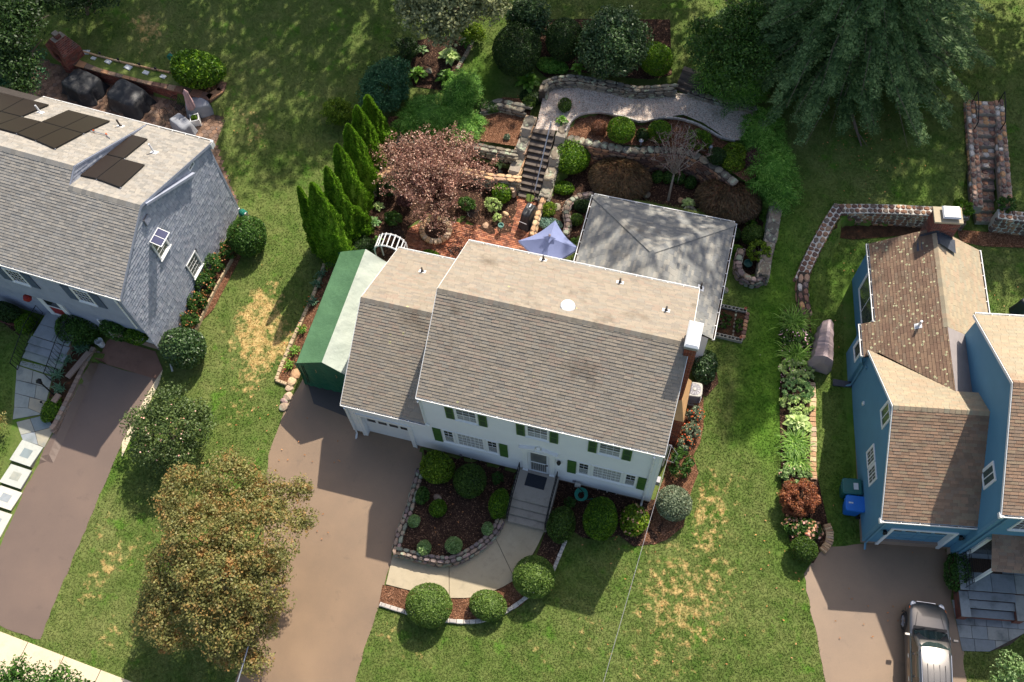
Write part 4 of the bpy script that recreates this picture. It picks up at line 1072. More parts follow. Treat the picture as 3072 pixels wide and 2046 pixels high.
# --- brick patio behind the house
def brick_field(root,poly,z,bl,bw,m,quota,ang=0.0,gap=0.012,name='brick',hexa=False,focus=None,th=0.03):
    pl = np.array(poly);c0 = pl.mean(0);ca,sa_ = math.cos(ang),math.sin(ang);R = np.array([[ca,-sa_],[sa_,ca]]);q = (pl - c0) @ R
    lo,hi = q.min(0),q.max(0);items = [];rg = random.Random(3)
    if hexa:
        r = bl;dx = r * math.sqrt(3);dy = r * 1.5;j = 0;y = lo[1]
        while y < hi[1]:
            x = lo[0] + (dx / 2 if j % 2 else 0)
            while x < hi[0]: items.append((x,y));x += dx
            y += dy;j += 1
    else:
        j = 0;y = lo[1]
        while y < hi[1]:
            x = lo[0] - (bl / 2 if j % 2 else 0)
            while x < hi[0]: items.append((x,y));x += bl
            y += bw;j += 1
    A = np.array(items) @ R.T + c0;ok = inpoly(A[:,0],A[:,1],poly);A = A[ok]
    f = np.array(focus if focus is not None else c0);A = A[np.argsort(((A - f) ** 2).sum(1))]
    if hexa:
        ring = [(r * 0.95 * math.cos(math.pi / 6 + k * math.pi / 3),r * 0.95 * math.sin(math.pi / 6 + k * math.pi / 3)) for k in range(6)]
    else: ring = [(-bl / 2 + gap / 2,-bw / 2 + gap / 2),(bl / 2 - gap / 2,-bw / 2 + gap / 2),(bl / 2 - gap / 2,bw / 2 - gap / 2),(-bl / 2 + gap / 2,bw / 2 - gap / 2)]
    in_ = [(a * 0.93,b * 0.9) for a,b in ring];n = len(ring)
    vs = [(a,b,-th) for a,b in ring] + [(a,b,-0.006) for a,b in ring] + [(a,b,0) for a,b in in_]
    fs = [(k,(k + 1) % n,n + (k + 1) % n,n + k) for k in range(n)] + [(n + k,n + (k + 1) % n,2 * n + (k + 1) % n,2 * n + k) for k in range(n)] + [tuple(range(2 * n,3 * n))]
    me = MB().add(vs,fs).mesh(name,m);rest = MB()
    for k,(x,y) in enumerate(A):
        dz = 0.008 * (rg.random() - 0.5)
        if k < quota:
            o = bpy.data.objects.new(name,me);COL.objects.link(o);o.parent = root;o.location = (x,y,z + dz);o.rotation_euler = (0,0,ang)
        else:
            rest.add([(x + ca * a - sa_ * b,y + sa_ * a + ca * b,z + dz + c) for a,b,c in vs],fs)
    if rest.v:
        o = rest.build(name + '_field',m,root);o['kind'] = 'stuff'
pat = hard('brick_patio',MAIN_PATIO,'mortar_dark',z=0.05,off=0.012,grid=1.0)
brick_field(pat,MAIN_PATIO,0.095,0.2,0.1,'brick_patio',300,ang=math.radians(-2),focus=P(1440,710,0.1)[:2])
gp = hard('paver_patio',GRAY_PATIO2,'mortar_dark',z=0.05,off=0.012,grid=1.0)
brick_field(gp,GRAY_PATIO2,0.09,0.155,0.1,'paver_hex',300,hexa=True,ang=0.2,name='paver',focus=P(480,330,0.1)[:2])
# ================================================================ white house in the middle
def adopt(root):
    inv = Matrix.Translation(-Vector(root.location))
    for ch in root.children: ch.matrix_parent_inverse = inv
EX,EY,EZ = np.array([1.0,0,0]),np.array([0,1.0,0]),np.array([0,0,1.0])
def on_plane(u,v,p0,n):
    d = _ray(u,v);c = np.array([0,0,CAM_H]);return c + d * (((np.array(p0) - c) @ n) / (d @ n))
def gutter(parent,a,b,out,m='white_gutter',w=0.11,hang=0.62,debris=True):
    """open eaves trough from a to b with hangers; out = outward direction"""
    a = np.array(a,float);b = np.array(b,float);U = (b - a);L = np.linalg.norm(U);U /= L;out = np.array(out,float);mb = MB()
    O = a
    mb.obox(O,U,out,0,L,0.0,0.012,-0.10,0.0);mb.obox(O,U,out,0,L,w - 0.028,w,-0.085,0.012);mb.obox(O,U,out,0,L,0.012,w - 0.028,-0.10,-0.085)
    mb.obox(O,U,out,-0.006,0.0,0,w,-0.10,0.012);mb.obox(O,U,out,L,L + 0.006,0,w,-0.10,0.012)
    k = max(2,int(L / hang))
    for i in range(k + 1):
        x = L * i / k;mb.obox(O,U,out,max(0,x - 0.014),min(L,x + 0.014),0.012,w - 0.028,-0.012,0.006)
    g = mb.build('gutter',m,parent)
    if debris:
        MB().obox(O,U,out,0.05,L - 0.05,0.016,w - 0.03,-0.084,-0.055).build('leaf_debris','gutter_debris',g)
    return g
def downspout(parent,pts,m='white_gutter',r=0.045):
    mb = MB();mb.tube(pts,r,4);return mb.build('downspout',m,parent)
def brickwork(parent,O,U,N,w,h,m='brick',bl=0.2,bh=0.07,name='brickwork',seed=0):
    """courses of separate bricks on a face, each proud of the mortar"""
    rg = random.Random(seed);mb = MB();j = 0;z = 0.0
    while z + bh <= h + 0.01:
        u = -(j % 2) * bl / 2
        while u < w - 0.01:
            a,b = max(0,u + 0.006),min(w,u + bl - 0.006)
            if b - a > 0.02:
                p = 0.005 + 0.004 * rg.random()
                mb.obox(O,U,N,a,b,0,p,z + 0.006,min(h,z + bh - 0.006))
            u += bl
        z += bh;j += 1
    o = mb.build(name,m,parent);o['kind'] = 'stuff';return o
def brick_box(name,parent,x0,x1,y0,y1,z0,z1,m='brick',seed=0):
    b = MB().box(x0,x1,y0,y1,z0,z1).build(name,'mortar',parent)
    brickwork(b,(x0,y0,z0),EX,-EY,x1 - x0,z1 - z0,m,seed=seed);brickwork(b,(x1,y0,z0),EY,EX,y1 - y0,z1 - z0,m,seed=seed + 1)
    brickwork(b,(x0,y1,z0),-EY,-EX,y1 - y0,z1 - z0,m,seed=seed + 2);brickwork(b,(x1,y1,z0),-EX,EY,x1 - x0,z1 - z0,m,seed=seed + 3)
    return b
def roof_deck(parent,planes,th=0.10,name='roof'):
    mb = MB()
    for c in planes:
        c = [np.array(p,float) for p in c];n = np.cross(c[1] - c[0],c[2] - c[0]);n /= np.linalg.norm(n);k = len(c)
        mb.add([p - n * 0.008 for p in c] + [p - n * th for p in c],[tuple(range(k)),tuple(range(2 * k - 1,k - 1,-1))] + [(i,k + i,k + (i + 1) % k,(i + 1) % k) for i in range(k)])
    return mb.build(name,'roof_deck',parent)
def ridge_caps(roof,a,b,na,nb,m,w=0.16,step=0.2):
    """overlapping cap shingles bent over a ridge or hip; na, nb: downhill directions of the two sides"""
    a = np.array(a,float);b = np.array(b,float);d = b - a;L = np.linalg.norm(d);d /= L;na = np.array(na,float);nb = np.array(nb,float);na /= np.linalg.norm(na);nb /= np.linalg.norm(nb)
    k = int(L / step);up = np.array([0,0,1.0])
    for i in range(k):
        p = a + d * (L * i / k);q = a + d * (L * (i + 1.12) / k if i < k - 1 else L)
        mb = MB();h0,h1 = 0.03,0.016
        V = [p + na * w + up * h0,p + up * (h0 + 0.012),p + nb * w + up * h0,q + na * w + up * h1,q + up * (h1 + 0.012),q + nb * w + up * h1,
             p + na * w + up * (h0 - .022),p + nb * w + up * (h0 - .022),q + na * w + up * (h1 - .012),q + nb * w + up * (h1 - .012)]
        mb.add(V,[(0,3,4,1),(1,4,5,2),(0,6,8,3),(2,5,9,7),(0,1,2,7,6)])
        mb.build('ridge_cap',m,roof)
def vent_pipe(parent,p,h=0.32,r=0.04,m='dark_pipe',base='white_metal',slope=None,tilt=(0,0)):
    mb = MB();mb.tube([p + np.array([0,0,-0.05]),p + np.array([tilt[0],tilt[1],h])],r,10)
    o = mb.build('vent_pipe',m,parent)
    MB().lathe([(r * 2.1,-0.05),(r * 1.9,0.035),(r * 1.1,0.07)],12,p).build('pipe_boot',m,o)
    n = slope if slope is not None else EZ;n = np.array(n) / np.linalg.norm(n);U = np.cross([0,1.0,0],n);U /= np.linalg.norm(U);V = np.cross(n,U)
    c = p + n * 0.022;s = 0.15
    MB().add([c - U * s - V * s * .8,c + U * s - V * s * .8,c + U * s + V * s * .8,c - U * s + V * s * .8],[(0,1,2,3)]).build('flashing',base,o)
    return o

X0,X1,YF,YR,EAVE,RY,RZ = -8.4,1.1,13.42,20.55,5.33,17.0,7.57
WX0,WE,WRY,WRZ,WYR = -11.97,2.66,17.2,5.0,21.05
main = thing('house','white clapboard two storey house with brown shingle roof, green shutters and attached garage','house',(-3.65,13.42,-0.52))
GZ = -0.62
# foundation
fb = MB();fb.box(X0,X1,YF + 0.03,YR - .03,GZ - .3,-0.19);fb.box(WX0 + 0.03,X0,YF + 0.28,WYR - .15,GZ - .3,-0.19);fb.box(-4.1,2.0,YR,25.75,-0.5,0.2)
fb.box(WX0 + .03,-11.5,YF + 0.03,YF + .28,GZ - .3,-0.19);fb.box(-9.15,X0,YF + 0.03,YF + .28,GZ - .3,-0.19)
fb.build('foundation','foundation',main)
# walls
O_F = (0,YF,0)
siding('wall',main,O_F,EX,-EY,[(X0,-0.2),(X1,-0.2),(X1,EAVE),(X0,EAVE)],'white_siding',0.10)
for poly in ([(WX0,-0.2),(-11.5,-0.2),(-11.5,WE - .05),(WX0,WE - .05)],[(-9.15,-0.2),(X0,-0.2),(X0,WE - .05),(-9.15,WE - .05)],[(-11.5,1.86),(-9.15,1.86),(-9.15,WE - .05),(-11.5,WE - .05)]):
    siding('wall',main,O_F,EX,-EY,poly,'white_siding',0.10)
siding('wall',main,(0,YR,0),-EX,EY,[(-X1,-0.2),(-X0,-0.2),(-X0,EAVE),(-X1,EAVE)],'white_siding',0.12)
siding('wall',main,(X1,0,0),EY,EX,[(YF,-0.2),(YR,-0.2),(YR,EAVE),(RY,RZ - .1),(YF,EAVE)],'white_siding',0.12)
siding('wall',main,(X0,0,0),-EY,-EX,[(-YF,0),(-YF,EAVE),(-RY,RZ - .1),(-YR,EAVE),(-YR,0)],'white_siding',0.12)
siding('wall',main,(WX0,0,0),-EY,-EX,[(-YF,-.2),(-YF,WE),(-WRY,WRZ - .1),(-WYR,WE),(-WYR,-.2)],'white_siding',0.12)
siding('wall',main,(0,WYR,0),-EX,EY,[(-X0,-0.2),(-X0,WE),(-WX0,WE),(-WX0,-.2)],'white_siding',0.12)
siding('wall',main,(2.0,0,0),EY,EX,[(20.0,0.1),(25.75,0.1),(25.75,2.7),(20.0,2.7)],'white_siding',0.12)
siding('wall',main,(0,25.75,0),-EX,EY,[(-2.0,0.1),(-2.0,2.7),(4.1,2.7),(4.1,0.1)],'white_siding',0.12)
siding('wall',main,(-4.1,0,0),-EY,-EX,[(-25.75,0.1),(-25.75,2.7),(-20.5,2.7),(-20.5,0.1)],'white_siding',0.12)
siding('wall',main,(0,20.02,0),EX,-EY,[(1.1,0.1),(2.0,0.1),(2.0,2.7),(1.1,2.7)],'white_siding',0.12)
# corner boards
cbm = MB()
cbm.obox(O_F,EX,-EY,X1 - 0.10,X1 + 0.02,0,0.028,-0.2,EAVE - .02);cbm.obox(O_F,EX,-EY,X0,X0 + 0.10,0,0.028,WE + .1,EAVE - .02);cbm.obox(O_F,EX,-EY,WX0 - .02,WX0 + 0.1,0,0.028,-0.2,WE - .06)
cbm.obox((X1,0,0),EY,EX,YF - .028,YF + 0.1,0.016,0.03,-0.2,EAVE - .02)
build_split(cbm,'corner_board','white_trim',main)
# roofs
FR = [(X0 - .06,YF + .01,EAVE),(X1 + .05,YF + .01,EAVE),(X1 + .05,RY,RZ),(X0 - .06,RY,RZ)]
RR = [(X1 + .05,YR + .07,EAVE),(X0 - .06,YR + .07,EAVE),(X0 - .06,RY,RZ),(X1 + .05,RY,RZ)]
WFR = [(WX0 - .07,YF - .01,WE),(X0,YF - .01,WE),(X0,WRY,WRZ),(WX0 - .07,WRY,WRZ)]
WRR = [(X0,WYR + .05,WE),(WX0 - .07,WYR + .05,WE),(WX0 - .07,WRY,WRZ),(X0,WRY,WRZ)]
AX0,AX1,AYR,AE,APX,APY,APZ = -4.22,2.15,25.88,2.76,-1.04,22.65,4.32
AL = [(AX0,AYR,AE),(AX0,YR,AE),(APX,YR,APZ),(APX,APY,APZ)]
AB = [(AX1,AYR,AE),(AX0,AYR,AE),(APX,APY,APZ)]
AR = [(AX1,YR,AE),(AX1,AYR,AE),(APX,APY,APZ),(APX,YR,APZ)]
slA = (APZ - AE) / (AX1 - APX)
AR2 = [(AX1,19.96,AE),(AX1,YR,AE),(X1 + .03,YR,AE + slA * (AX1 - X1 - .03)),(X1 + .03,19.96,AE + slA * (AX1 - X1 - .03))]
roof_m = roof_deck(main,[FR,RR]);roof_w = roof_deck(main,[WFR,WRR]);roof_a = roof_deck(main,[AL,AB,AR,AR2])
sh = Shingler(main,'shingle','roof_main',300)
sh.plane(roof_m,FR,0.29,0.122,seed=1);sh.plane(roof_m,RR,0.29,0.122,seed=2)
sh.plane(roof_w,WFR,0.29,0.122,seed=3);sh.plane(roof_w,WRR,0.29,0.122,seed=4)
for i,pl in enumerate((AL,AB,AR,AR2)): sh.plane(roof_a,pl,0.29,0.122,'roof_addition',seed=5 + i)
class _Id:  # shingles of this house are laid out in world coordinates
    matrix_basis = Matrix.Identity(4)
sh.house = _Id
sh.finish()
dn = lambda p,q: np.array(q,float) - np.array(p,float)
ridge_caps(roof_m,(X0 - .06,RY,RZ),(X1 + .05,RY,RZ),(0,-1,-(RZ - EAVE) / (RY - YF)),(0,1,-(RZ - EAVE) / (YR - RY)),'roof_main')
ridge_caps(roof_w,(WX0 - .07,WRY,WRZ),(X0,WRY,WRZ),(0,-1,-.62),(0,1,-.6),'roof_main')
ridge_caps(roof_a,(APX,APY,APZ),(APX,YR,APZ),(-1,0,-.49),(1,0,-.49),'roof_addition')
ridge_caps(roof_a,(AX0,AYR,AE),(APX,APY,APZ),(-.7,-.7,-.1),(.7,.7,-.1),'roof_addition',w=0.15)
ridge_caps(roof_a,(AX1,AYR,AE),(APX,APY,APZ),(-.7,.7,-.1),(.7,-.7,-.1),'roof_addition',w=0.15)
# rake boards
rb = MB()
for (xx,p,q,r_) in ((X1 + .05,(YF + .01,EAVE),(RY,RZ),(YR + .07,EAVE)),(X0 - .06,(YF - .07,EAVE),(RY,RZ),(YR + .07,EAVE)),(WX0 - .07,(YF - .07,WE),(WRY,WRZ),(WYR + .05,WE))):
    sg = 1 if xx > 0 else -1
    for a,b in ((p,q),(q,r_)):
        rb.add([(xx,a[0],a[1] + .01),(xx,b[0],b[1] + .01),(xx,b[0],b[1] - .17),(xx,a[0],a[1] - .17),(xx + .02 * sg,a[0],a[1] + .01),(xx + .02 * sg,b[0],b[1] + .01),(xx + .02 * sg,b[0],b[1] - .17),(xx + .02 * sg,a[0],a[1] - .17)],
               [(0,1,2,3),(4,7,6,5),(0,4,5,1),(3,2,6,7)])
build_split(rb,'rake_board','white_trim',main)
# gutters and downspouts
gutter(main,(X0 - .06,YF + .005,EAVE - .02),(X1 + .05,YF + .005,EAVE - .02),-EY,w=.09)
gutter(main,(WX0 - .07,YF - .015,WE - .02),(X0 + .02,YF - .015,WE - .02),-EY,w=.09)
gutter(main,(X1 + .05,YR + .075,EAVE - .02),(X0 - .06,YR + .075,EAVE - .02),EY,debris=False)
gutter(main,(X0 - .2,WYR + .055,WE - .02),(WX0 - .07,WYR + .055,WE - .02),EY,debris=False)
gutter(main,(AX0 - .005,AYR,AE - .02),(AX0 - .005,YR + .2,AE - .02),-EX)
gutter(main,(AX1,AYR + .005,AE - .02),(AX0,AYR + .005,AE - .02),EY)
gutter(main,(AX1 + .005,19.96,AE - .02),(AX1 + .005,AYR,AE - .02),EX)
downspout(main,[(X0 + .03,YF - .14,EAVE - .1),(X0 + .05,YF - .06,EAVE - .3),(X0 + .05,YF - .06,WE + .2),(X0 + .2,YF - .07,WE + .06)])
downspout(main,[(X1 - .3,YF - .14,EAVE - .1),(X1 - .3,YF - .06,EAVE - .3),(X1 - .3,YF - .06,GZ + .2),(X1 - .3,YF - .3,GZ + .08)])
downspout(main,[(WX0 + .1,YF - .14,WE - .1),(WX0 + .1,YF - .06,WE - .3),(WX0 + .1,YF - .06,GZ + .22),(WX0 + .12,YF - .3,GZ + .1)])
# windows of the front
for (a,b) in ((-6.98,-6.06),(-4.15,-3.23),(-1.33,-0.41)):
    window(main,O_F,EX,-EY,a,b,4.02,5.17,3,2,lower=(3,2),glass='glass_blind')
for (x0,x1,xa,xb,xc,xd) in ((-7.72,-7.2,-7.14,-5.92,-5.86,-5.34),(-2.05,-1.53,-1.47,-0.2,-0.14,0.38)):
    window(main,O_F,EX,-EY,x0,x1,1.18,2.52,2,2,lower=(1,1));window(main,O_F,EX,-EY,xc,xd,1.18,2.52,2,2,lower=(1,1))
    window(main,O_F,EX,-EY,xa,xb,1.18,2.52,6,4,sash=1,glass='glass_curtain')
def shutter(x0,x1,z0,z1,m,louver=False):
    mb = MB();mb.obox(O_F,EX,-EY,x0,x1,0.018,0.045,z0,z1);o = mb.build('shutter',m,main)
    fr = MB()
    for a,b,c,d in ((x0,x0 + .05,z0,z1),(x1 - .05,x1,z0,z1),(x0 + .05,x1 - .05,z0,z0 + .06),(x0 + .05,x1 - .05,z1 - .06,z1),(x0 + .05,x1 - .05,(z0 + z1) / 2 - .03,(z0 + z1) / 2 + .03)): fr.obox(O_F,EX,-EY,a,b,0.045,0.056,c,d)
    if louver:
        fr.build('shutter_frame','green_shutter',o)
        sl_ = MB();z = z0 + .07
        while z < z1 - .08:
            sl_.add([(x0 + .05,YF - .045,z + .03),(x1 - .05,YF - .045,z + .03),(x1 - .05,YF - .056,z),(x0 + .05,YF - .056,z)],[(0,1,2,3)]);z += .045
        sl_.build('louvres',m,o)
    else: fr.build('shutter_frame',m,o)
for a,b in ((-7.36,-7.03),(-6.02,-5.69),(-4.52,-4.19),(-3.2,-2.87),(-1.7,-1.37),(-0.38,-0.03)): shutter(a,b,4.0,5.14,'dark_green_shutter',True)
for a,b in ((-8.13,-7.78),(-5.3,-4.96),(-2.46,-2.1),(0.42,0.78)): shutter(a,b,1.08,2.45,'green_shutter')
# basement windows, vent
for a,b in ((-7.1,-6.27),(-1.12,-0.3)):
    o = MB().obox((0,YF + .03,0),EX,-EY,a,b,0,0.02,-0.46,-0.24).build('basement_window','white_trim',main)
    for i in range(2):
        w_ = (b - a) / 2;MB().obox((0,YF + .03,0),EX,-EY,a + w_ * i + .03,a + w_ * (i + 1) - .03,0.02,0.026,-0.44,-0.26).build('pane','glass',o)
MB().obox(O_F,EX,-EY,-2.2,-2.06,0.01,0.06,0.02,0.16).build('wall_vent','gray_metal',main)
MB().obox(O_F,EX,-EY,-7.15,-7.05,0.01,0.08,-0.12,0.0).build('wall_vent','gray_metal',main)
# front door
dm = MB();DX0,DX1,DZ0,DZ1 = -4.33,-2.98,0.2,2.55
dm.obox(O_F,EX,-EY,DX0,DX0 + .2,0,.09,DZ0,DZ1);dm.obox(O_F,EX,-EY,DX1 - .2,DX1,0,.09,DZ0,DZ1);dm.obox(O_F,EX,-EY,DX0 - .02,DX1 + .02,0,.12,DZ1,DZ1 + .16)
for a in (DX0 - .02,DX1 - .22): dm.obox(O_F,EX,-EY,a,a + .24,0,.12,DZ0,DZ0 + .12);dm.obox(O_F,EX,-EY,a,a + .24,0,.12,DZ1 - .08,DZ1)
for i in range(3): dm.obox(O_F,EX,-EY,DX0 + .045 + i * .045,DX0 + .06 + i * .045,.09,.098,DZ0 + .14,DZ1 - .1);dm.obox(O_F,EX,-EY,DX1 - .155 + i * .045,DX1 - .14 + i * .045,.09,.098,DZ0 + .14,DZ1 - .1)
# pediment with a finial
xc = (DX0 + DX1) / 2
for sg in (-1,1):
    q = [(xc + sg * .72,DZ1 + .16),(xc + sg * .80,DZ1 + .24),(xc + sg * .14,DZ1 + .50),(xc + sg * .14,DZ1 + .38),(xc + sg * .30,DZ1 + .30)]
    n_ = len(q);F_ = [np.array([a,YF - .15,b]) for a,b in q];K_ = [np.array([a,YF,b]) for a,b in q]
    dm.add(F_ + K_,[tuple(range(n_)),tuple(range(2 * n_ - 1,n_ - 1,-1))] + [(i,n_ + i,n_ + (i + 1) % n_,(i + 1) % n_) for i in range(n_)])
dm.obox(O_F,EX,-EY,xc - .66,xc + .66,0,.05,DZ1 + .16,DZ1 + .34);dm.lathe([(.05,0),(.07,.03),(.03,.06),(.09,.14),(.075,.22),(.02,.27),(.01,.33)],10,(xc,YF - .08,DZ1 + .34))
dsur = dm.build('door_surround','white_trim',main)
dd = MB();dd.obox(O_F,EX,-EY,DX0 + .2,DX1 - .2,0,.03,DZ0,DZ1)
door = dd.build('door','white_trim',main)
sd = MB()
for a,b,c,d in ((-4.08,-3.99,.22,2.5),(-3.32,-3.23,.22,2.5),(-3.99,-3.32,2.4,2.5),(-3.99,-3.32,.22,.36),(-3.99,-3.32,1.28,1.36)): sd.obox(O_F,EX,-EY,a,b,.034,.06,c,d)
std = sd.build('storm_door','white_metal',main)
MB().obox(O_F,EX,-EY,-3.99,-3.32,.04,.045,.36,1.28).build('pane','glass_curtain',std);MB().obox(O_F,EX,-EY,-3.99,-3.32,.04,.045,1.36,2.4).build('pane','glass_blind',std)
MB().obox(O_F,EX,-EY,-3.36,-3.26,.06,.10,1.28,1.33).build('door_handle','black_metal',std)
lm = MB();lm.lathe([(.02,-.16),(.06,-.12),(.08,.04),(.1,.06),(.04,.14),(.01,.17)],6,(-2.8,YF - .12,2.05));lm.obox(O_F,EX,-EY,-2.84,-2.76,0.01,.1,2.0,2.08)
lm.build('wall_lantern','black_metal',main)
# garage door, recessed
gd = MB();GY = YF + .2
tr = MB();tr.obox(O_F,EX,-EY,-11.5,-11.36,-.2,.05,GZ + .02,1.86);tr.obox(O_F,EX,-EY,-9.29,-9.15,-.2,.05,GZ + .02,1.86);tr.obox(O_F,EX,-EY,-11.36,-9.29,-.2,.05,1.72,1.86)
tr.obox(O_F,EX,-EY,-11.56,-11.5,0.0,.07,GZ + .02,1.95);tr.obox(O_F,EX,-EY,-9.15,-9.09,0.0,.07,GZ + .02,1.95);tr.obox(O_F,EX,-EY,-11.5,-9.15,0.016,.07,1.86,1.95)
build_split(tr,'garage_trim','white_trim',main)
gdo = MB().obox((0,GY,0),EX,-EY,-11.36,-9.29,-.04,0,GZ + .02,1.74).build('garage_door','white_siding',main)
for r_ in range(4):
    z0 = GZ + .04 + r_ * .585
    p_ = MB().obox((0,GY,0),EX,-EY,-11.345,-9.305,0,.02,z0,z0 + .57).build('door_panel','white_siding',gdo)
for i in range(4):
    a = -11.25 + i * .5;MB().obox((0,GY,0),EX,-EY,a,a + .38,.02,.03,.80,1.06).build('pane','glass',gdo)
# chimney on the right gable
ch = brick_box('chimney',main,1.1,1.68,16.12,17.95,-0.5,2.5,seed=1)
shm = MB().add([(1.1,16.1,2.5),(1.70,16.1,2.5),(1.70,17.97,2.5),(1.1,17.97,2.5),(1.1,16.58,3.3),(1.43,16.58,3.5),(1.43,17.62,3.5),(1.1,17.62,3.3)],[(0,1,5,4),(1,2,6,5),(2,3,7,6),(4,5,6,7),(0,3,2,1),(0,4,7,3)])
shm.build('chimney_shoulder','copper_tan',main)
ch2 = brick_box('chimney_stack',main,0.98,1.41,16.6,17.6,3.0,7.92,seed=9)
MB().box(0.94,1.45,16.56,17.64,7.92,8.0).build('chimney_crown','concrete_steps',main)
cp_ = MB().add([(0.93,16.55,8.08),(1.46,16.55,8.08),(1.46,17.63,8.08),(0.93,17.63,8.08),(0.93,16.55,8.14),(1.46,16.55,8.14),(1.46,17.63,8.14),(0.93,17.63,8.14),(1.0,16.63,8.21),(1.39,16.63,8.21),(1.39,17.55,8.21),(1.0,17.55,8.21)],
    [(3,2,1,0),(0,1,5,4),(1,2,6,5),(2,3,7,6),(3,0,4,7),(4,5,9,8),(5,6,10,9),(6,7,11,10),(7,4,8,11),(8,9,10,11)]).build('chimney_cap','white_metal',main)
MB().box(1.0,1.39,16.63,17.57,8.0,8.08).build('cap_screen','gray_metal',cp_)
for i in range(9):   # stepped flashing along the stack
    zz = EAVE + (16.6 + i * .11 - YF) * (RZ - EAVE) / (RY - YF);
    MB().box(0.955,0.98,16.6 + i * .11,16.72 + i * .11,min(zz,7.55),min(zz,7.55) + .12).build('flashing','flashing',main)
# things on the roof
nR = np.array([0,(RZ - EAVE),(YR + .07 - RY)]);nR = nR / np.linalg.norm(nR)
for (u,v) in ((1630,780),(1860,848),(1998,932)): vent_pipe(main,on_plane(u,v,RR[0],nR),slope=nR)
nW = np.array([0,WRZ - WE,WYR + .05 - WRY]);nW /= np.linalg.norm(nW);vent_pipe(main,on_plane(1267,815,WRR[0],nW),slope=nW)
nA = np.array([APZ - AE,0,AX1 - APX]);nA /= np.linalg.norm(nA);vent_pipe(main,on_plane(2102,864,AR[0],nA),slope=nA,h=.4)
pv = on_plane(1703,922,RR[0],nR)
fan = MB().lathe([(.17,-.1),(.17,.08),(.28,.08),(.285,.10),(.25,.15),(.15,.19),(.0,.20)],24,pv).build('roof_fan','white_gutter',main,smooth=False)
MB().lathe([(.31,-.06),(.31,.0)],24,pv).build('fan_flange','flashing',fan)
# service mast with cable loop at the right corner
ms = MB();ms.tube([(X1 + .12,YF + .35,3.3),(X1 + .12,YF + .35,EAVE + .2),(X1 + .2,YF + .3,EAVE + .32)],.03,8);ms.tube([(X1 + .2,YF + .3,EAVE + .3),(X1 + .5,YF + .2,EAVE - .1),(X1 + .45,YF + .1,EAVE - .8),(X1 + .12,YF + .3,EAVE - 1.2)],.012,5)
ms.build('service_mast','gray_metal',main)
MB().box(X1 + .02,X1 + .2,YF + .25,YF + .5,1.2,1.6).build('meter_box','gray_metal',main)
adopt(main)

# front steps
st = thing('entry_steps','speckled concrete front steps with landing and black railings at the white front door','steps',(-3.6,12.6,-0.52))
stp = []
sx0,sx1 = -4.52,-2.78;y_top = 12.02;n_st = 4;zl = 0.18;rise = (zl - (-0.45)) / 4.0
MB().box(sx0,sx1,y_top,YF - .035,GZ - .2,zl).build('landing','concrete_steps',st,bevel=.012)
for i in range(3):
    z1 = zl - rise * (i + 1);MB().box(sx0,sx1,y_top - .29 * (i + 1),y_top - .29 * i - 0.002,GZ - .25,z1).build('step','concrete_steps',st,bevel=.012)
for sx in (sx0 + .06,sx1 - .06):
    rl = MB();yb = y_top - .86
    for dz in (.85,.12): rl.tube([(sx,YF - .12,zl + dz),(sx,y_top + .02,zl + dz),(sx,yb,zl - 3 * rise + dz - .02)],.018,6)
    rl.tube([(sx,YF - .12,zl),(sx,YF - .12,zl + .85)],.018,6);rl.tube([(sx,yb,zl - 3 * rise - .1),(sx,yb,zl - 3 * rise + .83)],.02,6);rl.tube([(sx,y_top + .02,zl),(sx,y_top + .02,zl + .85)],.018,6)
    for k in range(9): yy = YF - .2 - k * .14;rl.tube([(sx,yy,zl + .12),(sx,yy,zl + .85)],.009,5)
    for k in range(5): f = (k + .6) / 5.4;yy = y_top - (y_top - yb) * f;zz = zl - 3 * rise * f;rl.tube([(sx,yy,zz + .11),(sx,yy,zz + .84)],.009,5)
    rl.build('railing','black_metal',st)
adopt(st)
tag(MB().box(-.42,.42,-.28,.28,0,.02).build('doormat','mat_rubber',loc=(-3.68,12.95,zl + .002),rz=-.02),'dark rubber doormat lying before the white front door','doormat')
# ================================================================ pale grey house on the left
gth = math.radians(-3.4)
gray = thing('house','pale grey shingle sided house with solar panels on its light grey roof','house',(-21.55,14.62,0.0),gth)
GM = np.array([[math.cos(gth),-math.sin(gth),0],[math.sin(gth),math.cos(gth),0],[0,0,1]]);GO = np.array([-21.55,14.62,0.0])
def gl(p): return (np.array(p) - GO) @ GM          # world -> house frame
def g_on(u,v,p0,n):                              # pixel on a plane given in the house frame
    d = _ray(u,v) @ GM;c = gl([0,0,CAM_H]);n = np.array(n,float);return c + d * (((np.array(p0) - c) @ n) / (d @ n))
GL,GE,GRY,GRZ,GYR = -13.0,5.36,3.3,7.37,8.15      # left end, eave, ridge y/z, rear wall
sl = (GRZ - GE) / (GRY - .0);RY2 = 4.0;RZ2 = GE + sl * RY2;DX = -3.15;GER = 5.24
MB().box(GL,-.02,.33,GYR,-1.0,0.0).build('foundation','foundation',gray)
wb = MB()
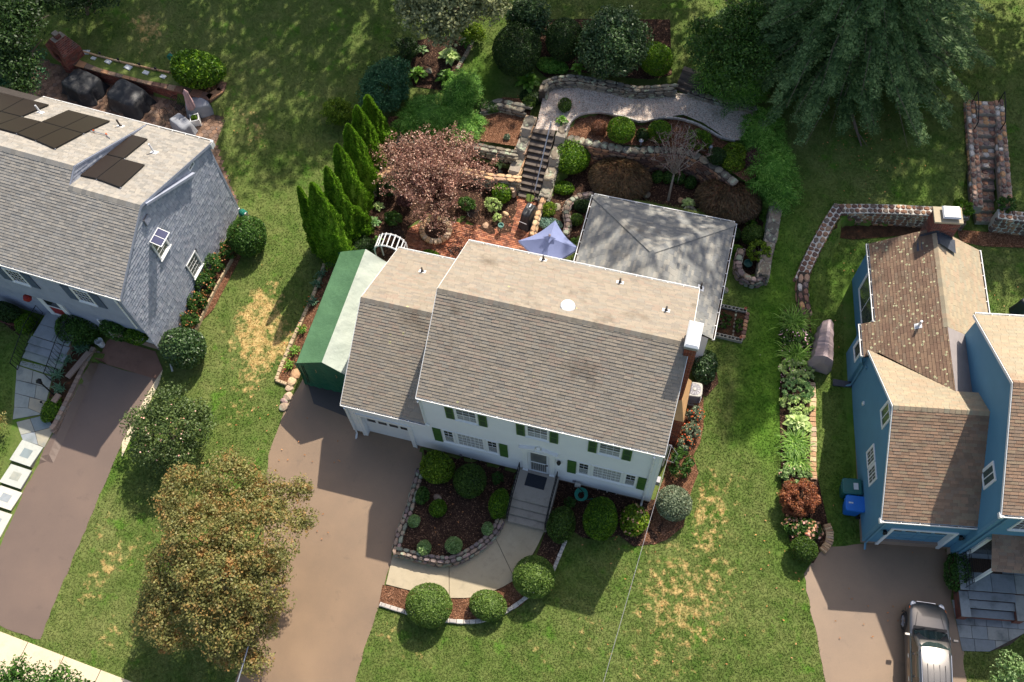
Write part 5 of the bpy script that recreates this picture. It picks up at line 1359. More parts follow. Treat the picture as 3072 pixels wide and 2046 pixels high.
# backing walls
wb.add([(0,0,-0.4),(0,GYR,-0.4),(0,GYR,GER),(0,GRY,GRZ - .08),(0,0,GE - .05)],[(0,1,2,3,4)])
wb.add([(GL,GYR,-.4),(0,GYR,-.4),(0,GYR,GER),(GL,GYR,GER)],[(0,3,2,1)])
wb.build('wall','wall_backing',gray)
siding('wall',gray,(0,0,0),EX,-EY,[(GL,2.62),(0,2.62),(0,GE),(GL,GE)],'gray_paint',0.2,0.012)
siding('wall',gray,(0,.3,0),EX,-EY,[(GL,-0.3),(-2.95,-0.3),(-2.95,2.62),(GL,2.62)],'gray_paint',0.2,0.012)
siding('wall',gray,(0,.3,0),EX,-EY,[(-2.95,1.35),(-.02,1.35),(-.02,2.62),(-2.95,2.62)],'gray_paint',0.2,0.012)
MB().box(GL,-.02,.02,.32,2.56,2.62).build('soffit','white_trim',gray)
MB().add([(-.35,.3,-.7),(-.02,.3,-.7),(-.02,.3,1.35),(-.35,.3,1.35)],[(0,1,2,3)]).build('wall','gray_paint',gray)
# shingled side wall
wsh = Shingler(gray,'wall_shingle','shingle_wall',300,th=0.03)
wallroot = MB().add([(0.004,0,-0.35),(0.004,GYR,-0.35),(0.004,GYR,GER - .02),(0.004,GRY,GRZ - .1),(0.004,0,GE - .06)],[(0,1,2,3,4)]).build('side_wall','wall_backing',gray)
wsh.plane(wallroot,[(.01,0,-.35),(.01,GYR,-.35),(.01,GYR,GER - .05),(.01,GRY,GRZ - .12),(.01,0,GE - .08)],0.185,0.185,seed=21,holes=[(2.66,3.62,4.35,5.65),(3.6,4.62,1.2,2.45)])
wsh.finish()
cm = MB();cm.box(-.10,.03,-.03,0,2.62,GE - .03);cm.box(0.004,.04,-.03,.08,2.62,GE - .03);cm.box(-.1,.02,.27,.3,-.5,2.6);cm.box(0.012,.045,GYR - .1,GYR + .02,-.3,GER - .05);build_split(cm,'corner_board','gray_paint',gray)
# roof planes
gF1 = [(GL,0.0,GE),(.12,0.0,GE),(.12,GRY,GRZ),(GL,GRY,GRZ)]
gF2 = [(GL,GRY,GRZ),(DX,GRY,GRZ),(DX,RY2,RZ2),(GL,RY2,RZ2)]
gR1 = [(.12,GYR + .2,GER),(DX,GYR + .2,GER),(DX,GRY,GRZ),(.12,GRY,GRZ)]
gR2 = [(DX,GYR + .22,GER + .02),(GL,GYR + .22,GER + .02),(GL,RY2,RZ2),(DX,RY2,RZ2)]
gP = [(-4.3,GYR + 1.35,2.95),(-9.5,GYR + 1.35,2.95),(-9.5,GYR,3.25),(-4.3,GYR,3.25)]
roof_g = roof_deck(gray,[gF1,gF2,gR1,gR2]);roof_p = roof_deck(gray,[gP])
MB().box(-9.4,-4.4,GYR,GYR + 1.25,-.2,2.9).build('porch_wall','gray_paint',gray)
gs = Shingler(gray,'shingle','roof_gray',300)
gs.plane(roof_g,[(-8.5,0.0,GE),(.12,0.0,GE),(.12,GRY,GRZ),(-8.5,GRY,GRZ)],0.24,0.125,seed=31)
gs.plane(roof_g,[(-8.5,GRY,GRZ),(DX,GRY,GRZ),(DX,RY2,RZ2),(-8.5,RY2,RZ2)],0.24,0.125,seed=32)
gs.plane(roof_g,gR1,0.24,0.125,seed=33);gs.plane(roof_g,[(DX,GYR + .22,GER + .02),(-8.5,GYR + .22,GER + .02),(-8.5,RY2,RZ2),(DX,RY2,RZ2)],0.24,0.125,seed=34)
gs.plane(roof_p,gP,0.24,0.125,seed=35)
gs.finish()
ridge_caps(roof_g,(DX + .02,GRY,GRZ),(.12,GRY,GRZ),(0,-1,-sl),(0,1,-.44),'roof_gray',w=.2)
ridge_caps(roof_g,(-8.5,RY2,RZ2),(DX + .02,RY2,RZ2),(0,-1,-sl),(0,1,-.6),'roof_gray',w=.2)
# cheek of the raised dormer
chk = MB().add([(DX,GRY,GRZ),(DX,RY2,RZ2 - .03),(DX,GYR + .2,GER)],[(0,2,1)]).build('dormer_cheek','wall_backing',gray)
cs = Shingler(gray,'wall_shingle','shingle_wall',0,th=0.02)
cs.plane(chk,[(DX + .006,GRY,GRZ + .01),(DX + .006,GYR + .2,GER),(DX + .006,RY2,RZ2 - .05)],0.2,0.16,seed=41)
cs.finish()
rkb = MB()
def slope_board(mb,p,q,x,w=.14,t=.03):
    mb.add([(x,p[0],p[1]),(x,q[0],q[1]),(x,q[0],q[1] - w),(x,p[0],p[1] - w),(x + t,p[0],p[1]),(x + t,q[0],q[1]),(x + t,q[0],q[1] - w),(x + t,p[0],p[1] - w)],[(0,3,2,1),(4,5,6,7),(0,1,5,4),(3,7,6,2),(0,4,7,3),(1,2,6,5)])
slope_board(rkb,(RY2,RZ2),(GYR + .2,GER + .03),DX + .012,.1);slope_board(rkb,(GRY,GRZ),(RY2,RZ2),DX + .012,.1)
slope_board(rkb,(0.0,GE),(GRY,GRZ),.10,.15);slope_board(rkb,(GRY,GRZ),(GYR + .2,GER),.10,.15)
build_split(rkb,'rake_board','gray_paint',gray)
# old lower rake standing proud of the wall
lr = MB();lr.add([(0,3.55,7.18),(0,6.6,5.28),(.20,6.6,5.28),(.20,3.55,7.18),(0,3.5,7.08),(0,6.55,5.16),(.20,6.55,5.16),(.20,3.5,7.08)],[(0,3,2,1),(4,5,6,7),(3,7,6,2),(0,4,7,3),(1,2,6,5)])
lr.build('lower_rake','gray_paint',gray)
gutter(gray,(GL,-.006,GE - .02),(.12,-.006,GE - .02),-EY,w=.09)
gutter(gray,(.12,GYR + .205,GER - .02),(-8.5,GYR + .205,GER - .02),EY)
gutter(gray,(-4.3,GYR + 1.355,2.93),(-8.8,GYR + 1.355,2.93),EY,debris=False)
downspout(gray,[(-.18,-.06,GE - .1),(-.16,-.07,GE - .35),(-.16,-.07,2.75),(-.10,.22,2.45),(-.10,.24,-.2),(.1,.1,-.38),(.55,-.45,-.42)])
MB().box(.0,.14,GYR + .05,GYR + .3,GER - .35,GER - .02).build('gutter_outlet','white_gutter',gray)
# side windows and their small panel
S_O,S_U,S_N = (0.012,0,0),EY,EX
window(gray,S_O,S_U,S_N,2.72,3.56,4.0,5.22,2,2,casing=.08,proud=.06,glass='glass_blind');window(gray,S_O,S_U,S_N,3.68,4.56,.86,2.03,3,2,casing=.06,proud=.06,glass='glass_blind')
window(gray,S_O,S_U,S_N,6.5,6.95,5.42,5.66,2,1,sash=1,casing=.03,proud=.04,sill=False)
sp_ = MB().add([(.05,2.75,5.42),(.55,2.75,5.25),(.55,3.5,5.25),(.05,3.5,5.42),(.05,2.75,5.45),(.55,2.75,5.28),(.55,3.5,5.28),(.05,3.5,5.45)],[(0,3,2,1),(4,5,6,7),(0,1,5,4),(1,2,6,5),(2,3,7,6),(3,0,4,7)]).build('window_awning_panel','white_trim',gray)
for a in (2.78,3.14): MB().add([(.08,a,5.447),(.52,a,5.297),(.52,a + .33,5.297),(.08,a + .33,5.447)],[(0,1,2,3)]).build('solar_cell','solar_blue',sp_)
lv = MB().obox(S_O,S_U,S_N,3.05,3.4,.0,.09,6.2,6.6).build('gable_louvre','gray_metal',gray)
for k in range(5): MB().obox(S_O,S_U,S_N,3.07,3.38,.09,.105,6.23 + k * .075,6.28 + k * .075).build('slat','gray_paint',lv)
# front windows
F_O = (0,0,0)
for a in (-2.42,-5.66):
    window(gray,F_O,EX,-EY,a,a + .86,3.9,5.0,4,2,glass='glass',casing=.07,proud=.05)
    for b in (a - .46,a + .90):
        o = MB().obox(F_O,EX,-EY,b,b + .42,.018,.045,3.85,5.0).build('shutter','blue_gray_shutter',gray)
# front door
R_O = (0,.3,0)
dm = MB();dm.obox(R_O,EX,-EY,-5.72,-5.55,0,.08,.42,2.2);dm.obox(R_O,EX,-EY,-4.62,-4.45,0,.08,.42,2.2);dm.obox(R_O,EX,-EY,-5.72,-4.45,0,.08,2.2,2.36);dm.build('door_surround','white_trim',gray)
gdoor = MB().obox(R_O,EX,-EY,-5.55,-4.62,0,.035,.44,2.2).build('door','red_paint',gray)
sdm = MB()
for a,b,c,d in ((-5.55,-5.45,.44,2.2),(-4.72,-4.62,.44,2.2),(-5.45,-4.72,.44,.6),(-5.45,-4.72,2.1,2.2),(-5.45,-4.72,1.3,1.36)): sdm.obox(R_O,EX,-EY,a,b,.04,.07,c,d)
gsd = sdm.build('storm_door','white_trim',gray);MB().obox(R_O,EX,-EY,-5.45,-4.72,.046,.05,1.36,2.1).build('pane','glass',gsd)
# garage door under the house
gg = MB().box(-2.85,-.35,.42,.46,-.7,1.3).build('garage_door','white_siding',gray)
for r_ in range(4): MB().box(-2.83,-.37,.40,.42,-.69 + r_ * .5,-.69 + r_ * .5 + .48).build('door_panel','white_siding',gg)
MB().box(-2.95,-2.85,.24,.46,-.75,1.35).build('garage_trim','white_trim',gray);MB().box(-.36,-.3,.24,.46,-.75,1.35).build('garage_trim','white_trim',gray)
# solar panels laid on the rear planes
def panel_quad(q4,p0,n,parent=gray,lift=.09):
    n = np.array(n,float);n /= np.linalg.norm(n);q = [g_on(u,v,np.array(p0) + n * lift,n) for u,v in q4]
    mb = MB();mb.add([p for p in q] + [p - n * .04 for p in q],[(0,1,2,3),(7,6,5,4)] + [(i,4 + i,4 + (i + 1) % 4,(i + 1) % 4) for i in range(4)])
    o = mb.build('solar_panel','solar_frame',parent)
    c = sum(q) / 4;U = (q[1] - q[0]) / np.linalg.norm(q[1] - q[0]);N = n;V = np.cross(N,U)
    s = [c + (p - c) * .965 + n * .004 for p in q]
    loc = [((p - c) @ U,(p - c) @ V,(p - c) @ N) for p in s]
    m2 = MB().add(loc,[(0,1,2,3)]).build('solar_cells','solar_cell',o)
    m2.matrix_basis = Matrix([[U[0],V[0],N[0],c[0]],[U[1],V[1],N[1],c[1]],[U[2],V[2],N[2],c[2]],[0,0,0,1]])
    if m2.data.polygons[0].normal.z < 0: m2.data.flip_normals()
    br = MB()
    for p in (q[2],q[3]): br.lathe([(.04,-.12),(.04,-.03)],6,p)
    br.build('panel_clamp','galvanised',o)
    return o
nR2 = np.cross(np.array(gR2[1]) - np.array(gR2[0]),np.array(gR2[2]) - np.array(gR2[0]));nR1 = np.cross(np.array(gR1[1]) - np.array(gR1[0]),np.array(gR1[2]) - np.array(gR1[0]))
zp = lambda *a: [(x / 3.0,200 + y / 3.0) for x,y in a]
for q in (zp((615,388),(800,436),(568,546),(378,492)),zp((803,437),(990,486),(748,598),(571,547)),zp((376,494),(565,548),(320,660),(150,598)),zp((568,549),(745,600),(490,735),(323,661)),
          zp((186,448),(372,493),(147,596),(-60,540)),zp((0,230),(220,285),(10,400),(-200,340)),zp((223,286),(440,340),(190,447),(13,401)),zp((8,404),(183,449),(-63,538),(-240,470))):
    panel_quad(q,gR2[0],nR2)
for q in (zp((1130,596),(1328,648),(1113,824),(905,774)),zp((903,777),(1098,826),(866,1006),(676,965)),zp((1101,827),(1303,880),(1080,1085),(869,1007))): panel_quad(q,gR1[0],nR1)
nR1n = nR1 / np.linalg.norm(nR1);nR2n = nR2 / np.linalg.norm(nR2)
vent_pipe(gray,g_on(463,458,gR1[0],nR1n),h=.5,m='white_metal',slope=nR1n,tilt=(-.1,.05));vent_pipe(gray,g_on(362,379,gR2[0],nR2n),h=.4,slope=nR2n,tilt=(-.05,.02));vent_pipe(gray,g_on(122,338,gR2[0],nR2n),h=.4,m='white_metal',slope=nR2n,tilt=(-.1,.05))
cdt = MB();a_ = g_on(272,392,np.array(gR2[0]) + nR2n * .08,nR2n);b_ = g_on(318,404,np.array(gR2[0]) + nR2n * .08,nR2n);c_ = g_on(333,433,np.array(gR1[0]) + nR1n * .06,nR1n)
cdt.tube([a_,b_,(b_ + c_) / 2 + np.array([.12,0,.15]),c_],.022,6);cdt.build('conduit','galvanised',gray)
for q_ in ((282,394),(320,404)): MB().lathe([(.035,0),(.035,.09)],8,g_on(q_[0],q_[1],np.array(gR2[0]) + nR2n * .06,nR2n)).build('conduit_joint','flower_orange',gray)

# steps of the grey house (rotated with it)
gst = thing('entry_steps','bluestone entry steps with black railings at the grey house door','steps',tuple(GO + GM @ np.array([-5.1,-.6,-.3])),gth)
LZ = .72   # landing above the walk
MB().box(-.85,.95,-.38,.86,-.3,LZ - .05).build('landing_base','segment_block',gst)
for k,(a,b,c,d) in enumerate(((-.87,-.05,.2,.88),(-.03,.97,.3,.88),(-.87,.1,-.42,.18),(.12,.97,-.42,.28))): MB().box(a,b,c,d,LZ - .05,LZ).build('flagstone','bluestone',gst)
for i in range(5):
    z1 = LZ - .145 * (i + 1) + .02;y1 = -.42 - .33 * i
    MB().box(-.98 - .03 * i,.98 - .03 * i,y1 - .33,y1 - .002,-.35,z1 - .04).build('riser','segment_block',gst)
    MB().box(-1.0 - .03 * i,1.0 - .03 * i,y1 - .36,y1 - .002,z1 - .04,z1).build('tread','bluestone',gst)
for sx,in ((-.93,),(.80,)):
    rl = MB();pts = [(sx,.7,LZ + .85),(sx,-.4,LZ + .85),(sx - .12,-2.0,LZ - .72 + .85)]
    rl.tube(pts,.02,6);rl.tube([(x,y,z - .72) for x,y,z in pts],.016,6)
    for f in range(7): y = .7 - f * .18;rl.tube([(sx,y,LZ + .12),(sx,y,LZ + .85)],.01,5)
    for f in range(1,11): t_ = f / 10;rl.tube([(sx - .12 * t_,-.4 - 1.6 * t_,LZ - .72 * t_ + .12),(sx - .12 * t_,-.4 - 1.6 * t_,LZ - .72 * t_ + .85)],.01,5)
    rl.tube([(sx - .12,-2.0,-.05),(sx - .12,-2.0,.85)],.022,6)
    rl.build('railing','black_metal',gst)
# red lantern-shaped planter cover hanging by the door
rl_ = P(82,893,2.0)
lt = thing('hanging_lantern','red hexagonal lantern hanging beside the grey house door','lantern',rl_)
MB().lathe([(.02,.16),(.16,.12),(.2,0),(.15,-.16),(.05,-.2)],6).build('lantern_body','red_paint',lt)
MB().tube([(0,0,.14),(.02,.12,.3),(.05,.45,.32)],.012,5).build('bracket','black_metal',lt)

# ================================================================ blue house on the right
bth = math.radians(10.0)
blue = thing('house','blue sided house with lichen spotted brown roof and attached single garage','house',(9.77,13.87,0.0),bth)
BM = np.array([[math.cos(bth),-math.sin(bth),0],[math.sin(bth),math.cos(bth),0],[0,0,1]]);BO = np.array([9.77,13.87,0.0])
def b_on(u,v,p0,n):
    d = _ray(u,v) @ BM;c = (np.array([0,0,CAM_H]) - BO) @ BM;n = np.array(n,float);return c + d * (((np.array(p0) - c) @ n) / (d @ n))
TX,TYF,TE,TRY,TRZ,TYR,TR = 3.45,-.27,5.28,3.83,7.58,7.6,14.5
BE,BRY,BRZ,BYR = 2.85,3.7,5.22,7.06
RX,RZ_,REL,RE,RY1,BX = 2.58,4.5,.28,3.0,12.3,-.22
MB().box(.02,TX,.03,BYR,-.7,-.02).build('foundation','foundation',blue);MB().box(TX,TR,TYF + .03,TYR - .2,-.7,0).build('foundation','foundation',blue);MB().box(.35,4.8,BYR,RY1 - .15,-.5,.05).build('foundation','foundation',blue)
siding('wall',blue,(0,0,0),-EY,-EX,[(0,-.05),(0,BE),(-BRY,BRZ - .1),(-BYR,BE + .05),(-BYR,-.05)],'blue_siding',.11,.01)
for poly in ([(0,-.05),(.55,-.05),(.55,BE),(0,BE)],[(3.1,-.05),(TX,-.05),(TX,BE),(3.1,BE)],[(.55,1.95),(3.1,1.95),(3.1,BE),(.55,BE)]): siding('wall',blue,(0,0,0),EX,-EY,poly,'blue_siding',.11,.01)
siding('wall',blue,(TX,0,0),-EY,-EX,[(-TYF,0),(-TYF,TE),(-TRY,TRZ - .1),(-TYR,TE),(-TYR,0)],'blue_siding',.11,.01)
siding('wall',blue,(0,TYF,0),EX,-EY,[(TX,0),(TR,0),(TR,TE),(TX,TE)],'blue_siding',.11,.01)
siding('wall',blue,(0,TYR,0),-EX,EY,[(-TX,0),(-TX,TE),(-TR,TE),(-TR,0)],'blue_siding',.11,.01)
siding('wall',blue,(.35,0,0),-EY,-EX,[(-BYR,0),(-BYR,2.98),(-RY1 + .1,2.98),(-RY1 + .1,0)],'blue_siding',.11,.01)
siding('wall',blue,(BX + .06,0,0),-EY,-EX,[(-BYR,0.0),(-BYR,2.6),(-8.4,2.6),(-8.4,0.0)],'blue_siding',.11,.01)
MB().box(BX + .06,.35,8.3,8.4,0,2.7).build('wall','blue_siding',blue);MB().box(BX + .07,.35,BYR - .02,BYR + .1,-.05,2.7).build('wall','blue_siding',blue)
siding('wall',blue,(0,RY1 - .1,0),-EX,EY,[(-.35,0),(-.35,2.98),(-RX,RZ_ - .1),(-4.85,2.98),(-4.85,0)],'blue_siding',.11,.01)
siding('wall',blue,(4.85,0,0),EY,EX,[(TYR,0),(RY1 - .1,0),(RY1 - .1,2.98),(TYR,2.98)],'blue_siding',.11,.01)
# roof planes
sB = (BRZ - BE) / BRY;sR = (RZ_ - RE) / (RX - REL)
yv = lambda z: BRY + (BRZ - z) / ((BRZ - 2.93) / (BYR + .1 - BRY))        # garage rear plane: y at height z
bF = [(-.08,.0,BE),(TX,.0,BE),(TX,BRY,BRZ),(-.08,BRY,BRZ)]
bR = [(RX,yv(RZ_),RZ_),(-.08,BYR + .1,2.93),(-.08,BRY,BRZ),(TX,BRY,BRZ),(TX,yv(RZ_),RZ_)]
zl_ = RE + (BX - REL) * sR
rL1 = [(REL,RY1,RE),(REL,BYR - .02,RE),(RX,yv(RZ_),RZ_),(RX,RY1,RZ_)]
rL2 = [(BX,8.5,zl_),(BX,BYR - .1,zl_),(REL,BYR - .02,RE),(REL,8.5,RE)]
rRt = [(TX + .02,yv(RZ_),RZ_ - (TX - RX) * sR),(TX + .02,TYR,RZ_ - (TX - RX) * sR),(RX,TYR,RZ_),(RX,yv(RZ_),RZ_)]
rRb = [(4.92,TYR,RZ_ - (4.92 - RX) * sR),(4.92,RY1,RZ_ - (4.92 - RX) * sR),(RX,RY1,RZ_),(RX,TYR,RZ_)]
tF = [(TX - .1,TYF + .0,TE),(TR,TYF + .0,TE),(TR,TRY,TRZ),(TX - .1,TRY,TRZ)]
tR = [(TR,TYR + .2,TE),(TX - .1,TYR + .2,TE),(TX - .1,TRY,TRZ),(TR,TRY,TRZ)]
roof_b = roof_deck(blue,[bF,[bR[1],bR[2],bR[3],bR[4],bR[0]]]);roof_r = roof_deck(blue,[rL1,rL2,rRt,rRb]);roof_t = roof_deck(blue,[tF,tR])
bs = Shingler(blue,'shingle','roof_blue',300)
bs.plane(roof_b,bF,.29,.122,seed=51)
# the rear slope of the garage roof, laid from its foot up
bRs = [(TX,BYR + .1,2.93),(-.08,BYR + .1,2.93),(-.08,BRY,BRZ),(TX,BRY,BRZ)]
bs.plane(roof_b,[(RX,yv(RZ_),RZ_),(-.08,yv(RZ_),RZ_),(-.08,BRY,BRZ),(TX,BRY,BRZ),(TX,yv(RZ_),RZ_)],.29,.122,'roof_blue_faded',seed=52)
# triangle of that slope left of the valley
def tri_rows(shg,parent,foot,top_l,top_r,m,tw,ex,seed):
    """rows on a triangle whose lowest point is foot and whose level top edge runs top_l..top_r"""
    foot,tl,tr_ = [np.array(q,float) for q in (foot,top_l,top_r)]
    U = (tr_ - tl);U /= np.linalg.norm(U);N = np.cross(U,tl - foot) * 1.0;N /= np.linalg.norm(N)
    if N[2] < 0: N = -N
    V = np.cross(N,U)
    if V[2] < 0: V = -V;U = -U
    uv = ccw([((q - foot) @ U,(q - foot) @ V) for q in (foot,tl,tr_)])
    if shg is None: return
    vmax = max(q[1] for q in uv);umin = min(q[0] for q in uv);umax = max(q[0] for q in uv);rg = random.Random(seed)
    for j in range(int(math.ceil(vmax / ex))):
        v0 = j * ex;v1 = v0 + ex * 1.12;u = umin - rg.random() * tw
        while u < umax:
            cl = clip_convex([(u + .003,v0),(u + tw - .003,v0),(u + tw - .003,v1),(u + .003,v1)],uv);u += tw
            if len(cl) >= 3 and area2(cl) > 4e-4: shg._poly(foot,U,V,N,cl,v0,v1,shg.th * (.85 + .5 * rg.random()),m,parent)
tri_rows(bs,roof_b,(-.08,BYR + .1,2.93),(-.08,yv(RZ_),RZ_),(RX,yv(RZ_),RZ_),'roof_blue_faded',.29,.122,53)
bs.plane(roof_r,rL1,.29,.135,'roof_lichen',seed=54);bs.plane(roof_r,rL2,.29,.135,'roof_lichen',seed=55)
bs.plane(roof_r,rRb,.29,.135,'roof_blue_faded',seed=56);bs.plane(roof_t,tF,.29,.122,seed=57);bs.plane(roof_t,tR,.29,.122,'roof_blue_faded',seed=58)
bs.finish()
MB().add([np.array(p) + np.array([0,0,.012]) for p in rRt],[(0,1,2,3)]).build('roof_membrane','roof_metal',blue)
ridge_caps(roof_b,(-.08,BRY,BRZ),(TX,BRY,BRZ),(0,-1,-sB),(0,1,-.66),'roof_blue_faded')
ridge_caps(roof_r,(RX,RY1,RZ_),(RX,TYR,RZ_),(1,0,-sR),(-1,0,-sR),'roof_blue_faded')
ridge_caps(roof_t,(TX - .1,TRY,TRZ),(8.5,TRY,TRZ),(0,-1,-.6),(0,1,-.6),'roof_blue')
rk = MB()
def rake(x,pts,w=.14,t=-.025):
    for p,q in zip(pts[:-1],pts[1:]): slope_board(rk,p,q,x,w,t)
rake(-.09,[(0.0,BE),(BRY,BRZ),(BYR + .1,2.93)]);rake(TX - .11,[(TYF,TE),(TRY,TRZ),(TYR + .2,TE)])
rk.box(-.16,-.01,-.1,.1,BE - .2,BE - .02);rk.box(TX - .18,TX - .02,TYF - .1,TYF + .1,TE - .2,TE - .02)
build_split(rk,'rake_board','white_trim',blue)
gutter(blue,(-.08,-.006,BE - .02),(TX,-.006,BE - .02),-EY,w=.09);gutter(blue,(TX - .1,TYF - .006,TE - .02),(TR,TYF - .006,TE - .02),-EY,w=.09)
gutter(blue,(TR,TYR + .205,TE - .02),(TX - .05,TYR + .205,TE - .02),EY,debris=False)
gutter(blue,(REL - .005,RY1,RE - .02),(REL - .005,8.5,RE - .02),-EX);gutter(blue,(BX - .005,8.5,zl_ - .02),(BX - .005,BYR - .05,zl_ - .02),-EX)
gutter(blue,(4.925,TYR + .3,RZ_ - (4.92 - RX) * sR - .02),(4.925,RY1,RZ_ - (4.92 - RX) * sR - .02),EX)
downspout(blue,[(BX - .05,BYR + .0,2.5),(BX + .0,BYR - .14,2.3),(-.07,BYR - .14,2.0),(-.07,BYR - .2,.15),(-.35,BYR - .25,.02)],'blue_trim')
downspout(blue,[(.12,-.06,BE - .1),(.12,-.07,BE - .35),(.12,-.07,-.12),(.12,-.3,-.25)],'blue_trim');downspout(blue,[(TX + .25,TYF - .06,TE - .1),(TX + .2,TYF - .07,TE - .35),(TX + .2,TYF - .07,.1)],'blue_trim')
cbm = MB();cbm.box(-.02,.09,-.028,0,-.05,BE - .02);cbm.box(-.03,-.012,-.028,.09,-.05,BE - .02);cbm.box(TX - .03,TX - .012,TYF - .028,TYF + .09,BE,TE - .02);cbm.box(TX - .02,TX + .1,TYF - .028,TYF,0,TE - .02);build_split(cbm,'corner_board','blue_trim',blue)
# windows
L_O = (-.004,0,0)
window(blue,L_O,-EY,-EX,-3.26,-2.54,1.42,2.43,2,2,slider=True,casing=.07,sill=False,glass='glass_blind');window(blue,L_O,-EY,-EX,-2.5,-1.78,1.42,2.43,2,2,slider=True,casing=.07,sill=False,glass='glass_blind')
window(blue,L_O,-EY,-EX,-4.22,-3.4,3.56,4.66,1,1,slider=True,casing=.08,sill=False,glass='glass_teal')
window(blue,(TX - .004,0,0),-EY,-EX,-1.86,-1.1,3.88,5.0,1,1,slider=True,casing=.09,sill=False,glass='glass_teal')
window(blue,(.345,0,0),-EY,-EX,-11.2,-8.75,1.0,2.75,1,1,slider=True,casing=.10,sill=False,glass='glass')
window(blue,(BX + .055,0,0),-EY,-EX,-8.1,-7.35,1.3,2.45,1,1,sash=1,casing=.09,sill=False,glass='glass')
window(blue,(0,TYF,0),EX,-EY,TX + .72,TX + 1.7,3.75,4.95,3,2,casing=.06)
MB().obox(L_O,-EY,-EX,-5.44,-5.3,0.01,.07,1.45,1.62).build('wall_vent','white_trim',blue)
MB().obox(L_O,-EY,-EX,-6.75,-6.62,0.01,.06,2.2,2.32).build('wall_vent','blue_trim',blue)
# garage door
tr = MB()
for a,b,c,d in ((.55,.68,-.3,1.95),(2.97,3.1,-.3,1.95),(.68,2.97,1.83,1.95)): tr.obox((0,0,0),EX,-EY,a,b,-.16,.05,c,d)
build_split(tr,'garage_trim','white_trim',blue)
bg_ = MB().obox((0,.16,0),EX,-EY,.68,2.97,-.04,0,-.32,1.85).build('garage_door','blue_trim',blue)
for r_ in range(4):
    for c_ in range(4):
        a = .72 + c_ * .565;z0 = -.3 + r_ * .53
        if r_ < 3: MB().obox((0,.16,0),EX,-EY,a,a + .52,0,.018,z0 + .04,z0 + .49).build('door_panel','blue_trim',bg_)
        else: MB().obox((0,.16,0),EX,-EY,a + .05,a + .47,0,.024,1.10,1.34).build('pane','glass',bg_)
for x in (.38,3.28):
    l_ = MB();l_.lathe([(.02,-.15),(.06,-.12),(.08,.05),(.1,.07),(.04,.14),(.01,.16)],6,(x,-.12,1.6));l_.obox((0,0,0),EX,-EY,x - .05,x + .05,0.01,.1,1.56,1.66);l_.build('wall_lantern','black_metal',blue)
# vent pipe, chimney
nL = np.cross(np.array(rL1[1]) - np.array(rL1[0]),np.array(rL1[2]) - np.array(rL1[0]));nL = nL / np.linalg.norm(nL)
vent_pipe(blue,b_on(2755,978,rL1[0],nL),h=.42,m='white_metal',slope=nL,r=.05)
chb = brick_box('chimney',blue,2.3,3.35,RY1 - .25,RY1 + .42,0,5.25,'brick_old',seed=33)
MB().box(2.25,3.4,RY1 - .3,RY1 + .47,5.25,5.35).build('chimney_crown','concrete',blue)
bc = MB().box(2.62,3.2,RY1 - .12,RY1 + .35,5.35,5.48).build('cap_screen','gray_metal',blue)
MB().add([(2.55,RY1 - .2,5.48),(3.28,RY1 - .2,5.48),(3.28,RY1 + .42,5.48),(2.55,RY1 + .42,5.48),(2.6,RY1 - .15,5.56),(3.23,RY1 - .15,5.56),(3.23,RY1 + .37,5.56),(2.6,RY1 + .37,5.56)],[(0,3,2,1),(4,5,6,7),(0,1,5,4),(1,2,6,5),(2,3,7,6),(3,0,4,7)]).build('chimney_cap','white_metal',blue)
fl = MB()
for k in range(6):
    for sg in (-1,1):
        x = RX + .12 + sg * (.1 + k * .1);zz = RZ_ - abs(x - RX) * sR
        fl.add([(x - .09,RY1 - .27,zz + .02),(x + .09,RY1 - .27,zz + .02),(x + .09,RY1 - .27,zz + .2),(x - .09,RY1 - .27,zz + .2)],[(0,1,2,3)])
for sg in (-1,1): fl.add([(RX + .1,RY1 - .25,RZ_ + .05),(RX + .1 + sg * .85,RY1 - .25,RZ_ - .78 * sR + .03),(RX + .1 + sg * .8,RY1 - .95,RZ_ - .72 * sR + .03),(RX + .1,RY1 - .8,RZ_ + .05)],[(0,1,2,3) if sg < 0 else (3,2,1,0)])
fl.build('flashing','flashing',blue)
# portico hood
ph = MB().add([(TX + .5,TYF,2.95),(TX + 3.6,TYF,2.95),(TX + 3.6,TYF - 1.25,2.5),(TX + .5,TYF - 1.25,2.5),(TX + .5,TYF,2.85),(TX + 3.6,TYF,2.85),(TX + 3.6,TYF - 1.25,2.36),(TX + .5,TYF - 1.25,2.36)],[(0,3,2,1),(4,5,6,7),(0,1,5,4),(1,2,6,5),(2,3,7,6),(3,0,4,7)]).build('portico_roof','white_trim',blue)
ps = Shingler(blue,'shingle','roof_lichen',0);ps.plane(ph,[(TX + .45,TYF - 1.3,2.495),(TX + 3.65,TYF - 1.3,2.495),(TX + 3.65,TYF,2.965),(TX + .45,TYF,2.965)],.29,.122,'roof_blue',seed=61);ps.finish()
bdm = MB();bdm.obox((0,TYF,0),EX,-EY,TX + .45,TX + .62,0,.08,.35,2.5);bdm.obox((0,TYF,0),EX,-EY,TX + 1.75,TX + 1.92,0,.08,.35,2.5);build_split(bdm,'door_surround','white_trim',blue)
MB().obox((0,TYF,0),EX,-EY,TX + .62,TX + 1.75,0,.04,.37,2.4).build('door','glass',blue)
for x in (TX + .62,TX + 3.4): MB().box(x - .05,x + .05,TYF - 1.2,TYF - 1.1,.38,2.4).build('portico_post','white_trim',blue)
